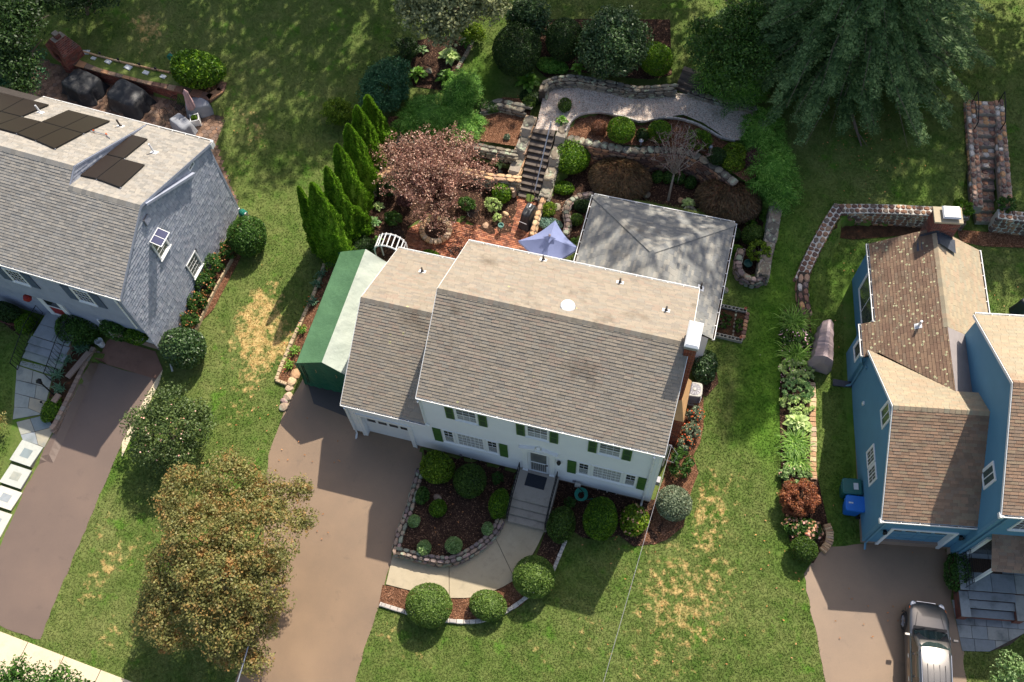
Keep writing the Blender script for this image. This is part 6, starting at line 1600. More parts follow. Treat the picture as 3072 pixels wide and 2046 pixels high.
# stoop
bst = thing('entry_steps','bluestone and brick entry steps with black railing beside the blue house garage','steps',tuple(BO + BM @ np.array([TX + 1.2,-1.2,-.3])),bth)
bl = lambda x,y: (x - (TX + 1.2),y + 1.2)
def sbox(name,x0,x1,y0,y1,z0,z1,m): 
    a,b = bl(x0,y0),bl(x1,y1);return MB().box(a[0],b[0],a[1],b[1],z0 + .3,z1 + .3).build(name,m,bst)
sbox('landing_base',TX + .12,TX + 2.6,-1.75,TYF - .03,-.6,.28,'brick_old')
k = 0
for (x0,x1) in ((TX + .1,TX + .42),(TX + .44,TX + 1.3),(TX + 1.32,TX + 2.2),(TX + 2.22,TX + 2.62)):
    for (y0,y1) in ((-1.78,-1.05),(-1.03,TYF - .03)): sbox('flagstone',x0,x1,y0,y1,.28,.34,'bluestone_dark')
for i in range(3):
    z1 = .34 - .16 * (i + 1);y1 = -1.78 - .31 * i
    sbox('riser',TX + .46,TX + 2.2,y1 - .28,y1 - .002,-.6,z1 - .05,'brick_old');sbox('tread',TX + .44,TX + 2.22,y1 - .31,y1 - .002,z1 - .05,z1,'bluestone_dark')
for x0 in (TX + .12,TX + 2.24): sbox('side_wall',x0,x0 + .32,-2.75,-1.78,-.6,.06,'brick_old');sbox('coping',x0 - .02,x0 + .34,-2.78,-1.78,.06,.12,'bluestone_dark')
rl = MB();sx,_ = bl(TX + .28,0)
def rp(y,z): return (sx,y + 1.2,z + .3)
for z in (.5,.8,1.1,1.25): rl.tube([rp(-.4,z),rp(-1.7,z)],.014,5)
for kk in range(7): rl.tube([rp(-.4 - kk * .217,.36),rp(-.4 - kk * .217,1.25)],.012,5)
rl.build('railing','black_metal',bst)
bm_ = thing('doormat','brown ribbed doormat on the blue house landing','doormat',tuple(BO + BM @ np.array([TX + 1.15,-.78,.345])),bth)
MB().box(-.62,.62,-.28,.28,0,.015).build('backing','mat_brown',bm_)
rb_ = MB()
for k in range(15): rb_.box(-.6 + k * .082,-.56 + k * .082,-.27,.27,.015,.028)
rb_.build('ribs','gutter_debris',bm_)
# ================================================================ stone walls, steps, edging
def S0(x,y): return np.interp(y,_yy,_zz)
pz = lambda pts,z: [P(a,b,z)[:2] for a,b in pts]
stone_wall('stone_wall','low dry stone wall curving round the front mulch bed by the driveway',smooth_path(pz([(1262,1405),(1245,1468),(1233,1510),(1218,1556),(1203,1590),(1193,1625),(1189,1650)],-.2),1) + smooth_path(pz([(1212,1655),(1268,1670),(1329,1680),(1367,1674),(1413,1651),(1455,1621),(1486,1586),(1497,1563)],-.2),1),
           .34,lambda x,y: float(zt(x,y)) if not inpoly(x,y,FRONT_BED) else -.55,-.22,'stone_front','stone_front','mortar_dark',stone=.27,faces=(-1,),seed=1,cap_th=.14,rows=2,face_stone=.24)
stone_wall('stone_wall','stepped stone wall with flat lichen caps left of the garden stairs',[(-8.5,26.75),(-8.42,28.2),(-8.3,30.2)],.5,0.0,lambda x,y: .75 + .62 * math.floor((y - 26.7) / .95 + .2) * .65,'stone_lichen','stone_tan','mortar',stone=.55,faces=(1,-1),seed=2,cap_rows=1,cap_th=.16,face_stone=.4,face_aspect=.45,ends=True,cap_gap=.97)
stone_wall('stone_wall','stepped stone wall with flat lichen caps right of the garden stairs',[(-6.78,26.75),(-6.72,28.2),(-6.62,30.2)],.46,0.0,lambda x,y: .65 + .62 * math.floor((y - 26.7) / .95 + .2) * .65,'stone_lichen','stone_lichen','mortar',stone=.55,faces=(1,-1),seed=3,cap_rows=1,cap_th=.16,face_stone=.4,face_aspect=.45,ends=True,cap_gap=.97)
stone_wall('stone_wall','upper terrace stone wall behind the pink leaved tree',pz([(1175,415),(1290,412),(1387,428),(1462,446),(1548,462)],1.45),.4,.95,1.5,'stone_lichen','stone_lichen','mortar_dark',stone=.4,faces=(-1,),seed=4,cap_rows=2,rows=3)
stone_wall('stone_wall','lower terrace stone wall ending in a pale block by the stairs',pz([(1110,560),(1150,515),(1240,495),(1380,510),(1470,530),(1555,538)],.95),.42,.08,1.0,'stone_tan','stone_lichen','mortar_dark',stone=.42,faces=(-1,),seed=5,cap_rows=2,rows=5)
stone_wall('stone_wall','short lichen covered ledge wall between lawn and mulch left of the gravel',pz([(1440,318),(1500,305),(1575,322)],1.9),.55,1.4,1.85,'stone_lichen','stone_lichen','mortar_dark',stone=.5,faces=(-1,),seed=6,cap_rows=2,rows=2)
stone_wall('stone_wall','long curved retaining wall above the dark Japanese maples',smooth_path(pz([(1700,412),(1777,428),(1839,441),(1902,452),(1969,447),(2031,449),(2080,461),(2125,487),(2165,515),(2200,545)],1.6),1),.42,.12,1.62,'stone_lichen','stone_brown','mortar_dark',stone=.36,faces=(-1,),seed=7,cap_rows=1,rows=8,face_stone=.3,cap_gap=.96)
stone_wall('stone_wall','curved stone wall along the upper edge of the gravel path',smooth_path(pz([(1628,275),(1634,252),(1658,238),(1723,231),(1777,241),(1839,251),(1902,268),(1969,264),(2022,260)],2.3),1),.4,1.8,2.32,'stone_lichen','stone_lichen','mortar_dark',stone=.4,faces=(-1,),seed=8,cap_rows=2,rows=3)
stone_wall('stone_wall','low stone edge right of the plank steps above the gravel',smooth_path(pz([(2072,272),(2125,289),(2192,307),(2262,322)],2.1),1),.3,1.8,2.1,'stone_lichen','stone_lichen','mortar_dark',stone=.35,faces=(-1,),seed=9,cap_rows=1,rows=2)
stone_wall('stone_wall','small serpentine stone wall beside the blue parasol',smooth_path(pz([(1785,580),(1741,586),(1712,600),(1697,624),(1701,651),(1706,673),(1698,697)],.5),2),.26,.12,.55,'stone_front','stone_front','mortar_dark',stone=.24,faces=(-1,1),seed=10,cap_rows=1,rows=3)
stone_wall('stone_wall','narrow straight stone wall beside the covered grill',pz([(1630,590),(1613,640),(1596,700)],.6),.24,.05,.62,'stone_tan','stone_tan','mortar_dark',stone=.3,faces=(1,),seed=11,cap_rows=1,rows=3)
stone_wall('stone_wall','straight lichen topped stone wall along the right side of the garden',pz([(2332,590),(2322,660),(2312,715),(2300,760),(2291,822)],.95),.5,.15,lambda x,y: max(.85,min(1.15,.85 + .05 * (y - 22))),'stone_lichen','stone_lichen','mortar',stone=.55,faces=(1,-1),seed=12,cap_rows=1,rows=4,ends=True,cap_gap=.98)
stone_wall('stone_wall','rounded stone planter wall at the end of the straight garden wall',smooth_path(pz([(2225,745),(2212,790),(2222,820),(2248,836),(2275,840),(2293,826)],.75),2),.28,.1,.78,'stone_front','stone_front','mortar_dark',stone=.28,faces=(-1,1),seed=13,cap_rows=1,rows=5)
# field stone walls of the blue house
wtop = lambda x,y: float(S0(x,y)) + .16 + (0.0 if y > 27 else (27 - y) * .05)
wbot = lambda x,y: 0.03
stone_wall('mortared_wall','field stone wall in white mortar running diagonally down the lawn',pz([(2407,826),(2447,738),(2487,666),(2516,622)],.9),.5,wbot,wtop,'stone_brown','stone_brown','mortar_white',stone=.26,faces=(-1,1),seed=14,cap_rows=2,cap_gap=.84,cap_th=.09,rows=3)
stone_wall('mortared_wall','field stone retaining wall in white mortar behind the blue house chimney',pz([(2516,622),(2612,624),(2702,628),(2812,636),(2900,642)],1.1),.5,wbot,wtop,'stone_brown','stone_brown','mortar_white',stone=.26,faces=(-1,),seed=15,cap_rows=2,cap_gap=.84,cap_th=.09,rows=5)
stone_wall('mortared_wall','field stone retaining wall in white mortar right of the stone stairs',pz([(2990,646),(3072,656),(3200,672)],1.1),.5,wbot,wtop,'stone_brown','stone_brown','mortar_white',stone=.26,faces=(-1,),seed=16,cap_rows=2,cap_gap=.84,cap_th=.09,rows=5)
stone_wall('rubble_wall','loose rubble stones continuing the diagonal mortared wall',pz([(2407,830),(2403,870),(2406,905),(2414,940)],.2),.5,lambda x,y: float(zt(x,y)) - .02,lambda x,y: float(S0(x,y)) + .30,'stone_pink','stone_pink','mortar_dark',stone=.36,faces=(-1,1),seed=17,cap_rows=2,cap_th=.26,rows=1)
# stone stairs behind the blue house
bs_ = thing('stone_stairs','field stone stairs between stone side walls climbing the lawn behind the blue house','stairs',(13.2,31.0,.1))
a0 = P(2955,668,.3);a1 = P(2958,345,2.25);dS_ = (a1 - a0)[:2];LS = np.linalg.norm(dS_);dS_ /= LS;nS_ = np.array([dS_[1],-dS_[0]]);nst = 10
B0 = np.array([13.2,31.0,.1]);rg = random.Random(5)
for i in range(nst + 1):
    z1 = .3 + (2.25 - .3) * (i + .6) / nst;f0,f1 = i / nst * LS,(i + 1.0) / nst * LS
    if i == nst: f1 = f0 + .75
    c = [a0[:2] + dS_ * f + nS_ * w for f,w in ((f0,-.42),(f0,.42),(f1,.42),(f1,-.42))]
    s_ = MB().prism([tuple(q - B0[:2]) for q in c],z1 - .5 - B0[2],z1 - .03 - B0[2]).build('step','mortar',bs_)
    for kx in range(3):
        for ky in range(2 if i < nst else 3):
            q = a0[:2] + dS_ * (f0 + (f1 - f0) * (ky + .5) / (2 if i < nst else 3)) + nS_ * (-.28 + .28 * kx)
            place_stone(s_,'stone_pink',(q[0] - B0[0],q[1] - B0[1],z1 - .045 - B0[2]),(.27,(f1 - f0) / (2 if i < nst else 3) * .95,.10),(nS_[0],nS_[1],0),(dS_[0],dS_[1],0),(0,0,1),rg)
for sg,lab in ((-1,'left'),(1,'right')):
    p0 = a0[:2] + nS_ * sg * .66 + dS_ * .15;p1 = a1[:2] + nS_ * sg * .66 + dS_ * .75
    stone_wall('stair_wall','sloping field stone wall on the %s side of the stone stairs' % lab,[p0,p1],.44,lambda x,y: float(S0(x,y)) - .1,lambda x,y: float(S0(x,y)) + .22,'stone_pink','stone_pink','mortar',stone=.26,faces=(sg,-sg),seed=20 + sg,cap_rows=2,cap_gap=.92,cap_th=.12,rows=1)
    r0 = a1[:2] + nS_ * sg * .60 - dS_ * .75;r1 = a1[:2] + nS_ * sg * .60 + dS_ * .65;z0 = float(S0(*r0));z1 = float(S0(*r1))
    h = thing('handrail','black iron handrail on the %s wall at the top of the stone stairs' % lab,'handrail',(r0[0],r0[1],z0))
    mb = MB();q0 = np.array([0,0,0]);q1 = np.append(r1 - r0,z1 - z0)
    mb.tube([q0 + [0,0,.1],q0 + [0,0,.75],q1 * .5 + [0,0,.95],q1 + [0,0,.98],q1 + [0,0,.1]],.025,6);mb.build('rail','black_metal',h)
# garden stairs
gs_ = thing('garden_stairs','dark weathered garden stairs climbing from brick patio to gravel path','stairs',(-7.6,26.8,.05))
q0,q1 = P(1585,600,.0),P(1634,388,1.8);d_ = (q1 - q0)[:2];Ld = np.linalg.norm(d_);d_ /= Ld;n_ = np.array([d_[1],-d_[0]]);nst = 11;B0 = np.array([-7.6,26.8,.05])
for i in range(nst):
    z1 = .05 + (1.82 - .05) * (i + 1) / nst;f0,f1 = i / nst * Ld,(i + 1.12) / nst * Ld
    c = [q0[:2] + d_ * f + n_ * w - B0[:2] for f,w in ((f0,-.52),(f0,.52),(f1,.52),(f1,-.52))]
    r_ = MB().prism([tuple(p) for p in c],-.2 - B0[2],z1 - .05 - B0[2]).build('riser','mortar_dark',gs_)
    c2 = [q0[:2] + d_ * f + n_ * w - B0[:2] for f,w in ((f0 - .03,-.53),(f0 - .03,.53),(f1,.53),(f1,-.53))]
    MB().prism([tuple(p) for p in c2],z1 - .05 - B0[2],z1 - B0[2]).build('tread','wet_stone_step',gs_)
hr = thing('handrail','straight galvanised handrail along the garden stairs','handrail',tuple(P(1605,590,.05)))
h0 = P(1604,572,.9);h1 = P(1653,365,2.65);L0 = np.array(hr.location)
mb = MB();mb.tube([h0 - L0,h1 - L0],.03,8);mb.tube([h0 - L0,h0 - L0 - [0,0,.75]],.025,8);mb.tube([h1 - L0,h1 - L0 - [0,0,.8]],.025,8);mb.tube([(h0 + h1) / 2 - L0,(h0 + h1) / 2 - L0 - [0,0,.8]],.022,8);mb.build('rail','galvanised',hr)
us = thing('plank_steps','mossy plank steps leading up from the gravel path beside the stone wall','steps',tuple(P(2045,275,1.8)))
u0,u1 = P(2048,272,1.8),P(2075,205,2.5);d_ = (u1 - u0)[:2];Ld = np.linalg.norm(d_);d_ /= Ld;n_ = np.array([d_[1],-d_[0]])
for i in range(4):
    z1 = 1.8 + .18 * (i + 1);f0,f1 = i / 4 * Ld,(i + 1.2) / 4 * Ld
    c = [u0[:2] + d_ * f + n_ * w - u0[:2] for f,w in ((f0,-.35),(f0,1.0),(f1,1.0),(f1,-.35))]
    MB().prism([tuple(p) for p in c],-.3,z1 - 1.8).build('tread','wet_stone_step',us)
# block edgings
def edging(label,path,m='edging',ln=.2,w=.13,h=.14,name='bed_edging',zf=None,seed=0):
    path = densify(smooth_path([np.array(p[:2]) for p in path],2),ln);p0 = path[0];rg = random.Random(seed)
    t = thing(name,label,'edging',(p0[0],p0[1],float(zt(*p0))))
    me = None
    for a,b in zip(path[:-1],path[1:]):
        d = b - a;L = np.linalg.norm(d);d = d / L;n = np.array([-d[1],d[0]]);c = (a + b) / 2;z = float(zt(*c)) if zf is None else zf
        if me is None:
            me = MB().add([(-.5,-.5,-.5),(.5,-.5,-.5),(.5,.5,-.5),(-.5,.5,-.5),(-.5,-.5,.38),(.5,-.5,.38),(.5,.5,.38),(-.5,.5,.38),(-.42,-.36,.5),(.42,-.36,.5),(.42,.36,.5),(-.42,.36,.5)],
                          [(0,1,5,4),(1,2,6,5),(2,3,7,6),(3,0,4,7),(4,5,9,8),(5,6,10,9),(6,7,11,10),(7,4,8,11),(8,9,10,11)]).mesh('block',m)
        o = bpy.data.objects.new('block',me);COL.objects.link(o);o.parent = t
        sx,sy,sz = L * .95,w * (.9 + .2 * rg.random()),h
        o.matrix_basis = Matrix([[d[0] * sx,n[0] * sy,0,c[0] - p0[0]],[d[1] * sx,n[1] * sy,0,c[1] - p0[1]],[0,0,sz,z - float(t.location.z) + h * .3 + .02 * rg.random()],[0,0,0,1]])
    return t
edging('row of pale concrete blocks edging the bed in front of the walk',PX([(1140,1813),(1225,1840),(1340,1864),(1420,1868),(1485,1853),(1548,1818),(1600,1775)]),ln=.27,w=.16)
edging('short row of pale blocks edging the bed right of the front walk',PX([(1660,1712),(1678,1668),(1697,1622)]),ln=.27,w=.14)
edging('thin row of pale stones between gravel path and upper bed',pz([(1696,396),(1714,361),(1746,343),(1790,338),(1830,343),(1888,357),(1924,370),(1969,357),(2013,354),(2063,364),(2112,384),(2161,416),(2205,424)],1.8),ln=.22,w=.09,zf=1.82,h=.12)
edging('curved row of stones beside the upper lawn and hosta bed',PX([(1372,210),(1382,190),(1400,165),(1420,120)]),'stone_front',ln=.25,w=.18)
edging('timber edging along the narrow bed left of the green shelter',PX([(975,795),(942,890),(915,945),(885,1010),(852,1083),(830,1142)]),'timber',ln=1.2,w=.16,h=.18,name='timber_edging')
edging('short timber end board at the foot of the shelter bed',PX([(830,1143),(862,1155)]),'timber',ln=.6,w=.14,h=.18,name='timber_edging')
edging('pale timber board edging the rose bed beside the grey house',PX([(700,780),(660,850),(620,930),(590,995)]),'timber',ln=1.0,w=.08,h=.3,name='timber_edging')
edging('line of flat tan stones edging the perennial border',PX([(2436,1150),(2438,1200),(2436,1260),(2440,1320),(2437,1380),(2440,1440)]),'stone_tan',ln=.35,w=.26,h=.12,seed=3)
edging('rounded tan stones at the driveway end of the perennial border',PX([(2478,1575),(2488,1600),(2486,1630),(2465,1655)]),'stone_tan',ln=.4,w=.3,h=.2)
edging('low brick edging at the left of the grey house steps',PX([(0,962),(40,975),(80,990)]),'brick_old',ln=.25,w=.12)
# retaining wall of split blocks beside the grey driveway
sw = [P(294,1052,-.3),P(258,1120,-.35),P(218,1200,-.4),P(178,1282,-.5),P(166,1296,-.5)]
t = thing('block_wall','segmental block retaining wall beside the grey house driveway','wall',tuple(sw[0]))
pth = densify([np.array(p[:2]) for p in sw],.22);zb0 = float(t.location.z);rg = random.Random(8)
me = MB().box(-.5,.5,-.5,.5,-.5,.5).mesh('block','segment_block')
for i,(a,b) in enumerate(zip(pth[:-1],pth[1:])):
    d = b - a;L = np.linalg.norm(d);d /= L;n = np.array([-d[1],d[0]]);c = (a + b) / 2
    for r_ in range(3):
        o = bpy.data.objects.new('block',me);COL.objects.link(o);o.parent = t;off = .05 * r_
        cc = c + n * (-off) + d * (.1 if r_ % 2 else 0);s = (L * .95,.2,.165)
        o.matrix_basis = Matrix([[d[0] * s[0],n[0] * s[1],0,cc[0] - sw[0][0]],[d[1] * s[0],n[1] * s[1],0,cc[1] - sw[0][1]],[0,0,s[2],S0(*c) + .05 + r_ * .17 - zb0],[0,0,0,1]])
for (c0,c1) in (((272,1062),(210,1140)),((185,1190),(170,1215))):
    a,b = G(*c0),G(*c1);d = (b - a)[:2];L = np.linalg.norm(d);d /= L;n = np.array([-d[1],d[0]]);c = (a + b) / 2
    o = MB().box(-L / 2,L / 2,-.13,.13,0,.08).build('coping','segment_block',t);o.location = (c[0] - sw[0][0],c[1] - sw[0][1],float(S0(*c[:2])) + .55 - zb0);o.rotation_euler = (0,0,math.atan2(d[1],d[0]))
# bluestone walk of the grey house
bw = sheet('flagstone_walk',PX([(51,1096),(158,1132),(147,1176),(129,1229),(132,1243),(38,1259),(45,1194)]),'mortar_dark',off=.012,grid=1.0)
HARD.append(PX([(40,1090),(165,1130),(150,1180),(175,1285),(135,1350),(0,1640),(-60,1600),(30,1330)]))
def flag(pts,m='bluestone',parent=bw,th=.05,dz=.03,flat=None):
    q = [G(a,b) for a,b in pts];c = sum(q) / len(q);q = [c + (p - c) * .97 for p in q];z = [(float(zt(p[0],p[1])) if flat is None else flat) + dz for p in q]
    poly = [tuple(p[:2]) for p in q]
    if ccw(poly) != poly: poly = poly[::-1];z = z[::-1]
    MB().prism(poly,[a - th for a in z],z).build('flagstone',m,parent)
for pts in ([(51,1096),(100,1112),(95,1150),(48,1140)],[(100,1112),(158,1132),(150,1165),(95,1150)],[(48,1140),(110,1155),(105,1195),(45,1180)],[(110,1155),(150,1165),(140,1205),(105,1195)],
            [(45,1180),(90,1192),(85,1225),(43,1222)],[(90,1192),(140,1205),(128,1243),(85,1225)],[(43,1222),(85,1225),(128,1243),(38,1259)]): flag(pts)
bw2 = sheet('flagstone_walk',PX([(49,1266),(127,1247),(167,1279),(133,1343),(69,1322)]),'mortar_dark',off=.008,grid=1.0)
for pts in ([(49,1266),(90,1256),(105,1295),(62,1305)],[(90,1256),(127,1247),(167,1279),(105,1295)],[(62,1305),(105,1295),(115,1335),(69,1322)],[(105,1295),(167,1279),(133,1343),(115,1335)]): flag(pts,parent=bw2,dz=.012)
ORD = ['topmost','second','third','fourth']
for i,pts in enumerate(([(69,1322),(131,1344),(98,1405),(36,1383)],[(36,1394),(98,1415),(67,1470),(5,1449)],[(5,1458),(68,1480),(36,1533),(-28,1512)],[(-25,1524),(36,1544),(2,1612),(-60,1590)])):
    q = [G(a,b) for a,b in pts];c = sum(q) / 4;z1 = float(zt(c[0],c[1])) + .14
    t = thing('walk_step','%s pale stone slab step going down beside the grey driveway' % ORD[i],'step',tuple(c - [0,0,.1]),0,'slab steps by the grey driveway')
    L0 = np.array(t.location);poly = ccw([tuple((p - L0)[:2]) for p in q])
    MB().prism(poly,-.15,z1 - L0[2] - .06).build('riser','segment_block',t)
    MB().prism([(a * 1.02,b * 1.02) for a,b in poly],z1 - L0[2] - .06,z1 - L0[2]).build('slab','slab_pale',t)
    k = .42;MB().prism([(a * k,b * k) for a,b in poly],z1 - L0[2],z1 - L0[2] + .004).build('inset_stone','bluestone',t)
# flagstone court of the blue house
court = PX([(2855,1800),(2950,1805),(3100,1830),(3110,1880),(3072,1900),(3030,1935),(2970,1955),(2886,1953)])
cr = hard('flagstone_court',court,'mortar_dark',off=.012,grid=1.0)
cc = np.array(court);ca_,sa_ = math.cos(bth),math.sin(bth);R_ = np.array([[ca_,-sa_],[sa_,ca_]]);org = cc.mean(0);lq = (cc - org) @ R_;rg = random.Random(12)
y = lq[:,1].min()
while y < lq[:,1].max():
    hh = rg.choice([.38,.5,.6]);x = lq[:,0].min() - rg.random() * .3
    while x < lq[:,0].max():
        ww = rg.choice([.45,.6,.8]);rect = [(x + .008,y + .008),(x + ww - .008,y + .008),(x + ww - .008,y + hh - .008),(x + .008,y + hh - .008)]
        cl = clip_convex(rect,ccw([tuple(p) for p in lq]))
        if len(cl) >= 3 and area2(cl) > .01:
            q = [R_ @ np.array(p) + org for p in cl];z = [float(zt(*p)) + .035 for p in q];MB().prism([tuple(p) for p in q],[a - .05 for a in z],z).build('flagstone','bluestone_dark',cr)
        x += ww
    y += hh
# brick wall of the grey patio with white stones
bwp = [P(176,180,1.0),P(300,213,1.0),P(430,246,1.0),P(567,279,1.0),P(628,297,1.0),P(668,272,1.0),P(683,236,1.0)]
bwall = thing('brick_wall','long low brick wall with stone coping behind the paver patio','wall',(bwp[0][0],bwp[0][1],.05))
L0 = np.array(bwall.location)
for a,b in zip(bwp[:-1],bwp[1:]):
    d = (b - a)[:2];L = np.linalg.norm(d);d /= L;U = np.array([d[0],d[1],0]);N = np.array([d[1],-d[0],0.0]);o_ = np.array([a[0] - L0[0],a[1] - L0[1],0])
    MB().obox(o_,U,N,0,L,-.36,0,-.2,.82).build('wall_core','mortar',bwall)
    brickwork(bwall,o_,U,N,L,.82,'brick_old',seed=4)
    k = max(1,int(L / .42))
    for i in range(k): MB().obox(o_,U,N,L * i / k + .01,L * (i + 1) / k - .01,-.38,.03,.82,.90).build('coping','stone_brown',bwall)
wq = [(196,167,.5),(243,160,.34),(280,174,.22),(324,184,.3),(384,201,.34),(437,217,.28),(489,229,.26)]
names_ = ['leftmost, long','L shaped','small pointed','squarish','squarish white one with blue ball','narrow slanted','rightmost rounded']
for i,(u,v,s) in enumerate(wq):
    p = P(u,v,1.0);rgk = random.Random(i);p[2] = float(zt(p[0],p[1])) if p[2] < 0 else .98
    poly = [(-s * .6,-s * .35),(s * .55,-s * .4),(s * .62,s * .35),(-s * .5,s * .4)] if i != 1 else [(-.3,-.25),(.1,-.25),(.1,0),(.4,.15),(.3,.4),(-.1,.2)]
    tag(MB().prism(poly,-.12,.03).build('white_slab','paper_white',loc=p,rz=-.25 + rgk.random() * .2),'%s white slab on the planting strip above the brick wall' % names_[i].replace(' one',''),'slab','white slabs above the brick wall')
stripq = [P(190,160,.95)[:2],P(240,150,.95)[:2],P(505,215,.95)[:2],P(560,262,.95)[:2],P(430,240,.95)[:2],P(300,205,.95)[:2]]
edging('thin stone kerb behind the white slabs above the brick wall',[P(232,150,1.0),P(330,178,1.0),P(420,200,1.0),P(510,218,1.0)],'stone_tan',ln=.4,w=.08,zf=.98,h=.1)
sheet('planting_strip',[tuple(q) for q in stripq],'grass',z=.955,off=.0,grid=.4)
sheet('terrace_fill',[tuple(P(170,178,.9)[:2]),tuple(P(232,146,.9)[:2]),tuple(P(515,213,.9)[:2]),tuple(P(690,200,.9)[:2]),tuple(P(688,240,.9)[:2]),tuple(P(670,270,.9)[:2]),tuple(P(630,295,.9)[:2]),tuple(P(567,276,.9)[:2])],'soil',z=.92,off=0,grid=.6)
# boulders
for i,(u,v,s,m,lab) in enumerate([(872,1143,.26,'stone_tan','tan boulder beside the shelter corner, topmost of its row'),(866,1163,.2,'stone_tan','small tan stone second in the row along the driveway edge'),(862,1187,.24,'stone_tan','tan stone third in the row along the driveway edge'),(852,1200,.2,'stone_front','stone fourth in the row along the driveway edge'),(850,1220,.26,'stone_front','grey stone at the bottom of the row along the driveway edge'),(884,1122,.3,'stone_tan','large pale boulder against the green shelter front'),
        (1312,1492,.2,'stone_front','pinkish stone behind a round shrub in the front bed'),(1287,210,.2,'stone_lichen','grey stone lying between hostas in the upper bed'),(1456,672,.2,'stone_tan','tan stone at the edge of the brick patio'),(1515,638,.16,'stone_tan','tan stone beneath the variegated shrub'),(1668,622,.26,'stone_lichen','upright grey rock beside the covered grill bed'),(2044,600,.2,'stone_tan','tan rock beside the variegated hosta'),(1940,582,.24,'stone_lichen','lichen rock at the foot of the left dark maple'),(2175,868,.18,'stone_lichen','flat stone on the grass right of the hip roof'),(1500,512,.22,'stone_lichen','lichen rock beside a hosta on the terrace')]):
    p = G(u,v,.1);boulder('boulder',lab,(p[0],p[1],p[2] - .12),(s,s * .8,s * .62),m,i + 1,rz=i)
# ================================================================ props
def loft(rings,cap0=True,cap1=True):
    """closed rings of equal length -> verts, faces"""
    n = len(rings[0]);V = [p for r in rings for p in r];F = []
    for i in range(len(rings) - 1):
        for k in range(n): F.append((i * n + k,i * n + (k + 1) % n,(i + 1) * n + (k + 1) % n,(i + 1) * n + k))
    if cap0: F.append(tuple(range(n - 1,-1,-1)))
    if cap1: F.append(tuple((len(rings) - 1) * n + k for k in range(n)))
    return V,F
# --- green shelter beside the garage
sh_ = thing('car_shelter','green fabric car shelter with pale right slope beside the garage','shelter',(-13.6,15.0,-.5))
L0 = np.array([-13.6,15.0,-.5]);ys_ = np.linspace(14.96,20.7,29);rng = np.random.default_rng(4)
xl,xr,xm,zl2,zr2,zm = -14.74,-12.5,-13.42,1.98,1.92,2.72;zg0 = -.5
def slope_cloth(name,xa,za,xb,zb,m,sag,wr):
    nu = 13;V = [];F = []
    for j,y in enumerate(ys_):
        bay = abs(math.sin(math.pi * j / 28 * 5))
        for i in range(nu):
            f = i / (nu - 1);s = -sag * bay * math.sin(math.pi * f) + wr * math.sin(5.2 * f + 2.1 * math.sin(j * .55) + j * .9) * f * (1 - f) * 2
            V.append((xa + (xb - xa) * f - L0[0],y - L0[1],za + (zb - za) * f + s - L0[2]))
    for j in range(len(ys_) - 1):
        for i in range(nu - 1): a = j * nu + i;F.append((a,a + 1,a + nu + 1,a + nu))
    return MB().add(V,F).build(name,m,sh_,smooth=True)
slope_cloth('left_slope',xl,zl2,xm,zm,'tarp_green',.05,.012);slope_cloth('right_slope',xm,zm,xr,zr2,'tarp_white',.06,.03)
def side_cloth(name,x0,z0,x1,z1,m):
    nu = 8;V = [];F = []
    for j,y in enumerate(ys_):
        for i in range(nu):
            f = i / (nu - 1);V.append((x0 + (x1 - x0) * f + .02 * math.sin(j * 1.3 + f * 4) - L0[0],y - L0[1],z0 + (z1 - z0) * f - L0[2]))
    for j in range(len(ys_) - 1):
        for i in range(nu - 1): a = j * nu + i;F.append((a,a + 1,a + nu + 1,a + nu))
    return MB().add(V,F).build(name,m,sh_,smooth=True)
side_cloth('left_side',xl,zl2,xl - .14,zg0 + .05,'tarp_green');side_cloth('right_side',xr,zr2,xr + .1,zg0 + .05,'tarp_green')
def end_cloth(name,y,m):
    q = [(xl - .14,zg0 + .05),(xr + .1,zg0 + .05),(xr,zr2),(xm,zm),(xl,zl2)];nx_ = 18;nz_ = 12;V = [];F = []
    for i in range(nx_ + 1):
        x = xl - .14 + (xr + .24 - xl) * i / nx_;top = zl2 + (zm - zl2) * (x - xl) / (xm - xl) if x < xm else zm + (zr2 - zm) * (x - xm) / (xr - xm);top = max(min(top,zm),1.6)
        for j in range(nz_ + 1):
            f = j / nz_;V.append((x - L0[0],y + .05 * math.sin(i * .8 + f * 3) * math.sin(math.pi * f) + .03 * math.sin(2.3 * i) * (1 - f) - L0[1],zg0 + .04 + (top - zg0 - .04) * f - L0[2]))
    for i in range(nx_):
        for j in range(nz_): a = i * (nz_ + 1) + j;F.append((a,a + nz_ + 1,a + nz_ + 2,a + 1))
    return MB().add(V,F).build(name,m,sh_,smooth=True)
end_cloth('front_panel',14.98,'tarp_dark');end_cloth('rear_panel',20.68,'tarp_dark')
zp_ = MB()
for x in (xl + .18,xl + .26): zp_.tube([(x - L0[0] - .08,-.07,.55),(x - L0[0],-.07,1.4),(x - L0[0] + .02,-.05,2.35)],.014,5)
zp_.build('zipper','black_metal',sh_)
ty = MB()
for (x,z) in ((xm - .5,1.75),(xm + .42,1.7),(xm + .75,1.5)): ty.tube([(x - L0[0],-.06,z + .5),(x - L0[0] + .05,-.09,z + .38),(x - L0[0] - .02,-.08,z + .24)],.009,5)
ty.build('tie_cord','copper_tan',sh_)
